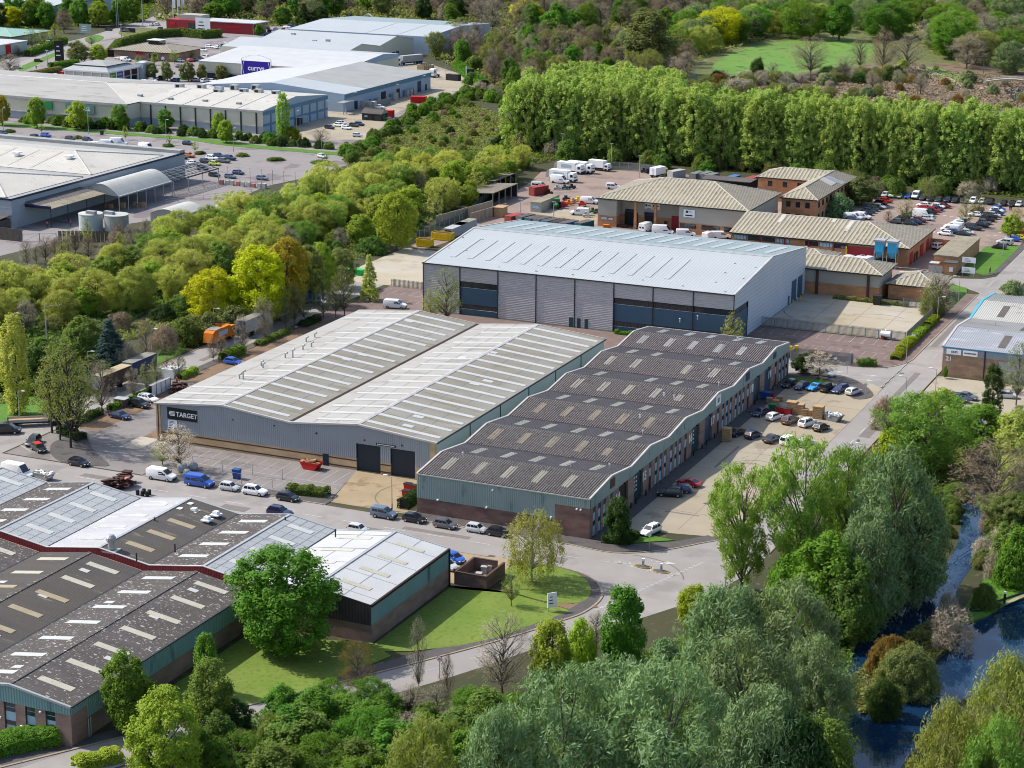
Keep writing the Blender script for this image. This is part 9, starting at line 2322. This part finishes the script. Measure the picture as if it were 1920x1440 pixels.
fill([(1180,178),(1300,166),(1420,160),(1560,182),(1560,205),(1360,205),(1200,205)],10,[('scrub','olive',3,3,6),('vase','olive',2,5,8),('shrub','shrub',2,3,5),('scrub','grey',2,4,7)],'just behind the poplars',67,wd=1.2)
fill([(1180,170),(1300,150),(1420,150),(1560,135),(1700,120),(1930,160),(1930,200),(1700,225),(1400,222),(1200,212)],17,[('scrub','olive',3,2,4.5),('shrub','willow2',2,2.5,5),('scrub','grey',2,2,5),('scrub','reddish',1,2,4),('bare','grey',.6,6,9)],'on the brown heath',41)
for px,py,top,wd,sh,c,lab in((1215,140,25,130,'round','olive','large olive green tree left of the meadow, nearest'),(1180,120,55,80,'feather','willow2','grey green willow left of the large olive tree'),(1350,80,15,150,'feather','gold','pale yellow willow at the back left of the meadow'),(1405,70,15,80,'bare','grey','grey green tree between yellow willow and green willow'),(1505,72,0,110,'feather','green','broad green willow behind the meadow'),(1572,76,-5,70,'tall','green','tall green tree right of the broad green willow'),(1660,72,5,130,'feather','green','broad green willow right of the meadow gap'),(1520,140,66,95,'bare','brown','wide bare brown tree in front of the meadow'),(1612,130,66,46,'bare','brown','narrow bare tree in front of the meadow'),(1655,134,46,70,'bare','brown','tall bare brown tree at the right end of the meadow'),(1700,132,60,80,'bare','grey','bare grey tree with ivy foot right of the meadow'),(1692,140,112,28,'column','catkin','small yellow green bush tree at the meadow corner'),(1785,108,20,120,'vase','green','large green willow above the path'),(1830,120,60,90,'vase','olive','olive tree beside the path'),(1040,70,0,70,'tall','green','tall green tree in the wood with dark trunk'),(1100,62,5,60,'feather','green','green willow right of the tall green tree'),(990,42,0,70,'round','gold','yellow green tree in the far wood'),(830,45,5,24,'airy','blossom','white flowering tree behind the farthest store'),(1420,150,110,40,'shrub','dark','dark evergreen bush before the meadow')):
 tw(px,py,top,wd,sh,c,lab)
 # bottom thicket
fill([(440,1385),(560,1390),(640,1405),(700,1418),(860,1425),(960,1410),(1020,1440),(900,1560),(840,1700),(400,1740),(360,1520)],5.0,[('round','shrub',3,6,9),('round','green',2,6,9.5),('vase','green',2,7,10),('tall','shrub',2,7,10),('feather','shrub',2,5,8),('round','dark',1,5,7.5),('shrub','shrub',1,3,4),('scrub','brown',1,2.5,4),('bare','grey',1,5,7)],'in the bottom thicket',43,wd=1.35)
fill([(1010,1330),(1100,1290),(1220,1250),(1300,1180),(1360,1130),(1400,1150),(1330,1230),(1200,1330),(1060,1400)],5.2,[('shrub','shrub',2,2,3.5),('shrub','lime',1,2,3),('shrub','willow',2,2.5,4),('scrub','brown',1,1.5,3)],'along the river road',47)
fill([(1420,1150),(1520,1150),(1640,1150),(1700,1060),(1760,960),(1720,900),(1640,880),(1600,960),(1500,1100)],6.5,[('shrub','shrub',2,2.5,4),('shrub','green',1,2,4),('shrub','dark',2,2,3.5),('scrub','brown',1,2,3.5)],'beneath the riverside willows',53)
fill([(1850,1020),(1930,1040),(2000,1000),(2000,780),(1880,780),(1860,880),(1890,960)],8,[('round','catkin',2,5,8),('round','shrub',2,4,7),('scrub','brown',1,3,5),('vase','olive',1,6,9)],'on the right bank',59)
fill([(-57.6,300),(-57.2,316),(-59.4,336),(-61,352),(-42,352),(-44,320),(-50,318),(-54.5,308)],3.6,[('bush','shrub',2,1.5,3),('bush','olive',2,1.5,3),('scrub','grey',1,2,3.5),('bush','green',1,1.5,2.6)],'on the island bank',71,px=False)
fill([(-70,345),(-66,345),(-63.5,318),(-63.6,296),(-66.8,272),(-69,250),(-74,250),(-71,290)],3.8,[('bush','shrub',2,1.5,3.2),('bush','dark',2,1.5,3),('scrub','brown',1,1.5,3)],'on the near river bank',73,px=False)
fill([(1335,150),(1420,146),(1500,148),(1620,138),(1720,138),(1720,156),(1500,160),(1335,164)],9,[('scrub','grey',2,2.5,5),('scrub','brown',2,2,4),('shrub','dark',1,3,5),('bare','grey',1,7,11),('scrub','olive',2,3,5)],'before the meadow',79,wd=1.2)
fill([(520,1362),(600,1338),(700,1338),(860,1345),(960,1338),(1010,1375),(860,1420),(520,1420)],4.2,[('round','shrub',2,3.5,6),('vase','green',2,4,6.5),('round','green',2,3.5,6),('bush','dark',1,2.5,3.5),('scrub','olive',1,2.5,4),('bare','grey',.7,4,6)],'on the river road verge',83,wd=1.2)
# retail hedges and trees
fill([(-476,614),(-395,615.5),(-376,614.5),(-360,612),(-318,610),(-318,615),(-356,618),(-372,622),(-394,624),(-476,622)],4.6,[('shrub','dark',3,2,3.2),('shrub','shrub',3,2,3.4),('shrub','green',1,2.2,3.6)],'in the store hedge',61,px=False)
for px,py,top,wd,sh,c,lab in((70,240,184,46,'round','lime','lime tree before the bright green sign'),(146,243,190,48,'round','lime','lime tree hiding the end of the name board'),(226,243,198,42,'round','green','green tree at the joint of the two stores'),(312,243,206,40,'round','green','green tree before the cream bays'),(408,246,212,30,'round','lime','lime tree before the last cream bays'),(424,268,226,40,'round','lime','lime tree at the bend of the grass strip'),(531,262,176,32,'column','lime','columnar lime poplar at the corner of the blue gable'),(548,262,238,40,'shrub','hedge_y','yellow shrub at the foot of the columnar poplar'),(600,268,240,50,'bare','grey','bare tree at the end of the retail hedge'),(5,235,180,40,'round','amber','brownish tree at the far left edge'),(78,249,232,14,'airy','lime','tiny car park tree, leftmost'),(235,262,235,16,'airy','lime','tiny car park tree by the white vans'),(318,272,248,14,'airy','lime','tiny car park tree right of the high white van'),(366,285,264,18,'airy','lime','tiny car park tree by the orange SUV'),(612,302,284,12,'airy','lime','tiny car park tree in the right island')):
 tw(px,py,top,wd,sh,c,lab)
for px,py,wd,lab in((18,248,26,'left'),(146,260,20,'second'),(316,275,24,'third'),(376,289,26,'fourth'),(455,293,30,'fifth'),(518,301,40,'sixth'),(602,306,44,'seventh')):
 tw(px,py,py-6,wd,'shrub','shrub',f'low planting on a car park island, {lab} from the left','car park island planting')
for px,py,top,wd,sh,c,lab in((285,150,118,30,'round','olive','car park tree, leftmost by the shop pavilion'),(314,152,116,28,'round','olive','car park tree, second from the pavilion'),(353,152,116,34,'round','olive','car park tree, third from the pavilion'),(379,152,121,26,'round','olive','car park tree, fourth from the pavilion'),(417,152,123,34,'round','olive','car park tree, left of the blue sign'),(444,150,130,22,'round','olive','small car park tree under the blue sign'),(290,122,98,24,'airy','lime','yellow green young tree by the white van'),(327,120,92,24,'airy','lime','yellow green young tree right of the white van'),(258,120,104,20,'airy','lime','yellow green young tree by the pavilion tower'),(360,110,92,16,'airy','lime','small yellow tree in the far bays'),(486,66,44,24,'round','green','round green tree at the end of the red restaurant'),(184,118,84,46,'round','lime','bright lime tree behind the shop pavilion'),(146,118,76,46,'round','olive','olive tree left of the bright lime tree'),(172,85,68,24,'bare','brown','bare tree before the roundabout'),(20,140,100,50,'bare','grey','bare tree at the far left by the road'),(60,92,52,34,'airy','olive','thin tree by the parked cars at far left'),(80,90,54,34,'airy','lime','yellow green tree by the hedge at far left'),(104,84,44,34,'airy','lime','yellow tree above the hedge at far left'),(120,62,14,50,'bare','brown','big bare tree behind the green roof'),(22,50,12,56,'big','gold','bright yellow tree at the far top left'),(185,50,2,50,'big','lime','yellow green tree left of the tall poles'),(222,48,0,50,'round','green','fresh green tree behind the tall poles'),(60,45,0,60,'round','dark','dark tree at the far top left'),(245,40,-4,50,'round','green','green tree behind the roundabout'),(400,38,6,60,'round','green','green tree behind the red restaurant'),(530,48,14,44,'round','green','green tree before the far wood'),(570,46,6,40,'fir','dark','dark conifer before the far wood'),(600,46,12,40,'round','dark','dark round tree before the far wood'),(35,105,82,20,'bare','grey','small bare tree before the white drive through')):
 tw(px,py,top,wd,sh,c,lab)
 # car park trees at right
for px,py,top,wd,sh,c,lab in((1698,418,370,42,'airy','olive','olive tree in the middle of the brick car park'),(1745,385,338,38,'airy','olive','olive tree at the back of the brick car park'),(1665,420,392,26,'bare','brown','small bare tree beside the long workshop'),(1810,425,372,40,'airy','olive','thin tree in the right column of parked cars'),(1835,405,365,36,'airy','olive','thin tree at the back of the right column'),(1895,445,402,46,'round','lime','lime tree by the yellow car'),(1905,420,388,36,'airy','amber','amber thin tree at the right edge'),(1570,405,364,66,'shrub','willow','silver round bush beside the brick offices'),(1615,385,335,70,'round','olive','olive tree beside the brick offices'),(1640,372,330,44,'bare','brown','brown tree between offices and poplars'),(1895,545,530,40,'shrub','shrub','shrub at the road edge by the trade units')):
 tw(px,py,top,wd,sh,c,lab)

 # -- clipped hedges
def hedge(pts,w,h,leafc,label,group=None,dens=95,leaf=.2,seed=1):
 """leafy box along a line: Empty > foliage, stem"""
 rng=np.random.default_rng(seed);pts=[Vector((p[0],p[1],0))for p in pts];o=empty('hedge',pts[0],label,'hedge',group);C_,N_=[],[]
 core=MB()
 for a,c in zip(pts[:-1],pts[1:]):
  d=c-a;L_=d.length;d/=L_;nn=Vector((-d.y,d.x,0));area=L_*(w+2*h)+2*w*h;n=int(area*dens)
  u=rng.random(n)*(L_+w*.6)-w*.3;s=rng.random(n)*(w+2*h);bump=.16*np.sin(u*1.9+seed)+.1*np.sin(u*4.3)
  off=np.where(s<h,-w/2,np.where(s>h+w,w/2,s-h-w/2));z=np.where(s<h,s,np.where(s>h+w,2*h+w-s,h+bump));z=np.minimum(z,h+bump-np.abs(off)**3/(w/2)**3*.25*h)
  dep=rng.random(n)**2*.25;pos=np.array(a)[None]+u[:,None]*np.array(d)[None]+(off*(1-dep))[:,None]*np.array(nn)[None];pos[:,2]=np.clip(z-dep*.3*(s>h)*(s<h+w),.05,None)
  nm=np.where((s<h)[:,None],-np.array(nn)[None],np.where((s>h+w)[:,None],np.array(nn)[None],np.array([[0,0,1.0]])))+rng.normal(size=(n,3))*.5+np.array([0,0,.3]);C_.append(pos);N_.append(nm)
  m_=(a+c)/2;core.obox(m_.x,m_.y,0,L_,w*.7,h*.78,math.atan2(d.y,d.x))
 C_=np.concatenate(C_)-np.array(o.location);N_=np.concatenate(N_);n=len(C_)
 me=leaf_mesh('foliage',C_,N_,leaf*rng.uniform(.6,1.4,n),1.35,rng.random(n));me.materials.append(LEAF[leafc]);f=bpy.data.objects.new('foliage',me);COL.objects.link(f);f.parent=o
 core.build('stem',M['bark_dark'],o)  # solid dark block filling the hedge behind its leaves
 return o
pl=lambda*a:[P(x,y)for x,y in a]
hedge(pl((548,924),(608,930)),2.6,1.5,'shrub','dark green roadside hedge with bright tips by the black hatchback',seed=2);hedge([(-150.2,294.6),(-150.2,300.6)],2.2,1.9,'dark','dark clipped hedge with sunny top left of the green end wall',seed=3)
hedge([(-113.4,293.9),(-110.4,294.4),(-110.2,297)],2.2,1.4,'dark','dark block hedge at the foot of the round bush',seed=4)
for i,(a,c,h,lc,lab)in enumerate((((-98.9,425.5),(-98.9,431),1.2,'hedge_y','bright yellow hedge at the side road corner'),((-99.3,431.5),(-99.2,439),1.6,'hedge_y','yellow and russet hedge below the street lamp'),((-99.2,440),(-99.2,450),1.5,'lime','lime hedge along the palisade fence, middle stretch'),((-99.2,451),(-99.2,456),1.1,'shrub','darker low hedge along the palisade fence'),((-99.2,456.5),(-99.2,463.5),1.5,'hedge_y','yellow hedge at the far end of the palisade fence'))):hedge([a,c],2.2,h,lc,lab,'hedges along the palisade fence',seed=5+i)
hedge([(-104.5,417.6),(-102.0,418.6)],2.4,1.5,'shrub','green shrub hedge right of the galvanised compound',seed=11);hedge([(-124.5,417.5),(-120.5,417.4)],2.2,1.4,'hedge_y','yellow shrub hedge left of the galvanised compound',seed=12);hedge([(-115,417.8),(-112.6,418)],2,1.9,'reddish','russet bush inside the galvanised compound',seed=13);hedge([(-132,419),(-126.5,418.8)],2.4,1.7,'reddish','russet topped hedge behind the end of the terrace',seed=14)
for i,(a,c,w,h,lc,lab)in enumerate((((-228.3,313),(-228.3,318.5),1.8,1.3,'dark','dark hedge under the tall airy trees'),((-227.8,322),(-227.8,327),1.6,1.2,'green','fresh green hedge by the timber bin store'),((-227.8,329),(-227.8,335),1.5,1.1,'green','green hedge beside the white parked car'),((-228,347),(-228,352),1.8,1.3,'lime','lime green clipped mound by the blue hatchback'),((-227.6,363.5),(-227.6,369.5),2.6,2.0,'green','pair of bright green clipped domes by the street trees'),((-227.6,377),(-227.6,390),1.7,1.0,'shrub','low shrub border along the brown paving'),((-227,396),(-227,402),2.2,1.3,'dark','dark low hedge at the far end of the brown paving'),((-237.5+10,306),(-222,303.5),2.4,1.3,'dark','dark planted bed at the junction corner'))):hedge([a,c],w,h,lc,lab,'clipped hedges along the estate road',seed=20+i)
hedge(pl((-40,1420),(30,1402),(90,1392)),4.2,2.2,'green','large rounded hedge beside the green car at bottom left',seed=31);hedge(pl((150,1440),(215,1425)),2.5,1.6,'lime','lime shrub hedge at the bottom left kerb',seed=32)
hedge(pl((208,106),(222,90),(250,82),(300,70),(340,68),(380,72),(410,70)),4,4,'shrub','long curved hedge bank wrapping the restaurant pavilion',dens=22,leaf=.45,seed=33);hedge(pl((52,106),(120,82)),3.5,3,'green','clipped hedge beside the cars at far left',dens=22,leaf=.45,seed=34);hedge(pl((100,128),(140,122)),4,2.5,'green','hedge under the tall dark totem',dens=22,leaf=.45,seed=35);hedge(pl((48,150),(110,138)),4,3,'olive','olive hedge behind the blue parked car',dens=22,leaf=.45,seed=36)
hedge(pl((1565,560),(1700,575)),1.2,.9,'olive','low rough hedge along the back of the concrete yard',seed=37);hedge(pl((1400,595),(1440,640)),.6,.4,'shrub','low strip',seed=38)if False else None
hedge([(-161,420.6),(-140,420.4)],1.2,.9,'green','thin green hedge at the foot of the tall warehouse',seed=39)
hedge(pl((905,165),(860,130)),5,3.5,'green','bright green hedge beyond the dark cabin',dens=25,leaf=.4,seed=40)

# -- low ground cover no one could count
def cover(name,poly,n,hmax,leaf,leafc,seed,px=True):
 rng=np.random.default_rng(seed);pts=[tuple(P(*p).to_2d())for p in poly]if px else poly;A_=np.array(pts);lo,hi=A_.min(0),A_.max(0);X=lo+rng.random((n*3,2))*(hi-lo)
 x,y=X[:,0],X[:,1];ins=np.zeros(len(X),bool)
 for i in range(len(pts)):
  (x1,y1),(x2,y2)=pts[i],pts[(i+1)%len(pts)]
  ins^=((y1>y)!=(y2>y))&(x<(x2-x1)*(y-y1)/(y2-y1+1e-12)+x1)
 X=X[ins][:n];m=len(X);hh=hmax*(.25+.75*(np.sin(X[:,0]*.9)*np.sin(X[:,1]*.7+1)*.5+.5));C=np.column_stack([X,rng.random(m)*hh+.06]);N=rng.normal(size=(m,3))*.6+np.array([0,0,.8])
 me=leaf_mesh(name,C,N,leaf*rng.uniform(.5,1.5,m),1.4,rng.random(m));me.materials.append(LEAF[leafc]);o=bpy.data.objects.new(name,me);COL.objects.link(o);o['kind']='stuff';o['label']='low green undergrowth covering the ground beneath the trees';o['category']='undergrowth'
 return o
cover('undergrowth',[(-70,700),(250,600),(700,425),(900,330),(990,255),(800,310),(600,370),(300,470),(-70,580)],42000,1.3,.5,'shrub',1)
cover('undergrowth',[(-20,770),(240,640),(690,480),(1000,310),(960,300),(620,470),(250,610),(-20,690)],22000,1.0,.45,'olive',2)
cover('undergrowth',[(640,300),(870,185),(1000,245),(1040,300),(900,335),(700,345)],26000,.9,.55,'olive',3)
cover('undergrowth',[(330,1500),(440,1345),(700,1322),(960,1325),(1300,1190),(1420,1120),(1560,1060),(1620,1180),(1560,1330),(1520,1640),(300,1700)],60000,1.2,.36,'shrub',4)
cover('undergrowth',[(1560,1060),(1640,880),(1660,800),(1740,760),(1830,800),(1800,940),(1720,1090),(1640,1180)],24000,1.2,.4,'shrub',5)
cover('undergrowth',[(-52,318),(-45,304),(-30,306),(-20,420),(-57,384),(-58,345)],16000,1.2,.4,'shrub',6,px=False);cover('undergrowth',[tuple(p.to_2d())for p in islet],6000,1.0,.35,'olive',7,px=False)
cover('undergrowth',[(1000,300),(1200,300),(1420,320),(1920,372),(1920,340),(1300,290),(1000,240)],16000,1.4,.6,'shrub',8)
cover('undergrowth',[(800,100),(940,180),(1250,205),(1300,120),(1200,60),(850,70)],22000,1.6,.9,'olive',9);cover('undergrowth',[(1150,180),(1700,125),(1940,150),(1940,215),(1200,215)],14000,.6,.6,'brown',10)
cover('undergrowth',[(290,40),(900,65),(1300,62),(1310,0),(290,0)],16000,2.0,1.3,'olive',11);cover('undergrowth',[(1290,120),(1480,60),(1660,15),(1740,100),(1940,140),(1950,0),(1300,0)],18000,1.8,1.2,'olive',12);cover('undergrowth',[(-50,60),(270,42),(300,0),(-50,0)],8000,1.8,1.3,'shrub',13)
# trunks and crowns share their meshes; every tree kept as its own object
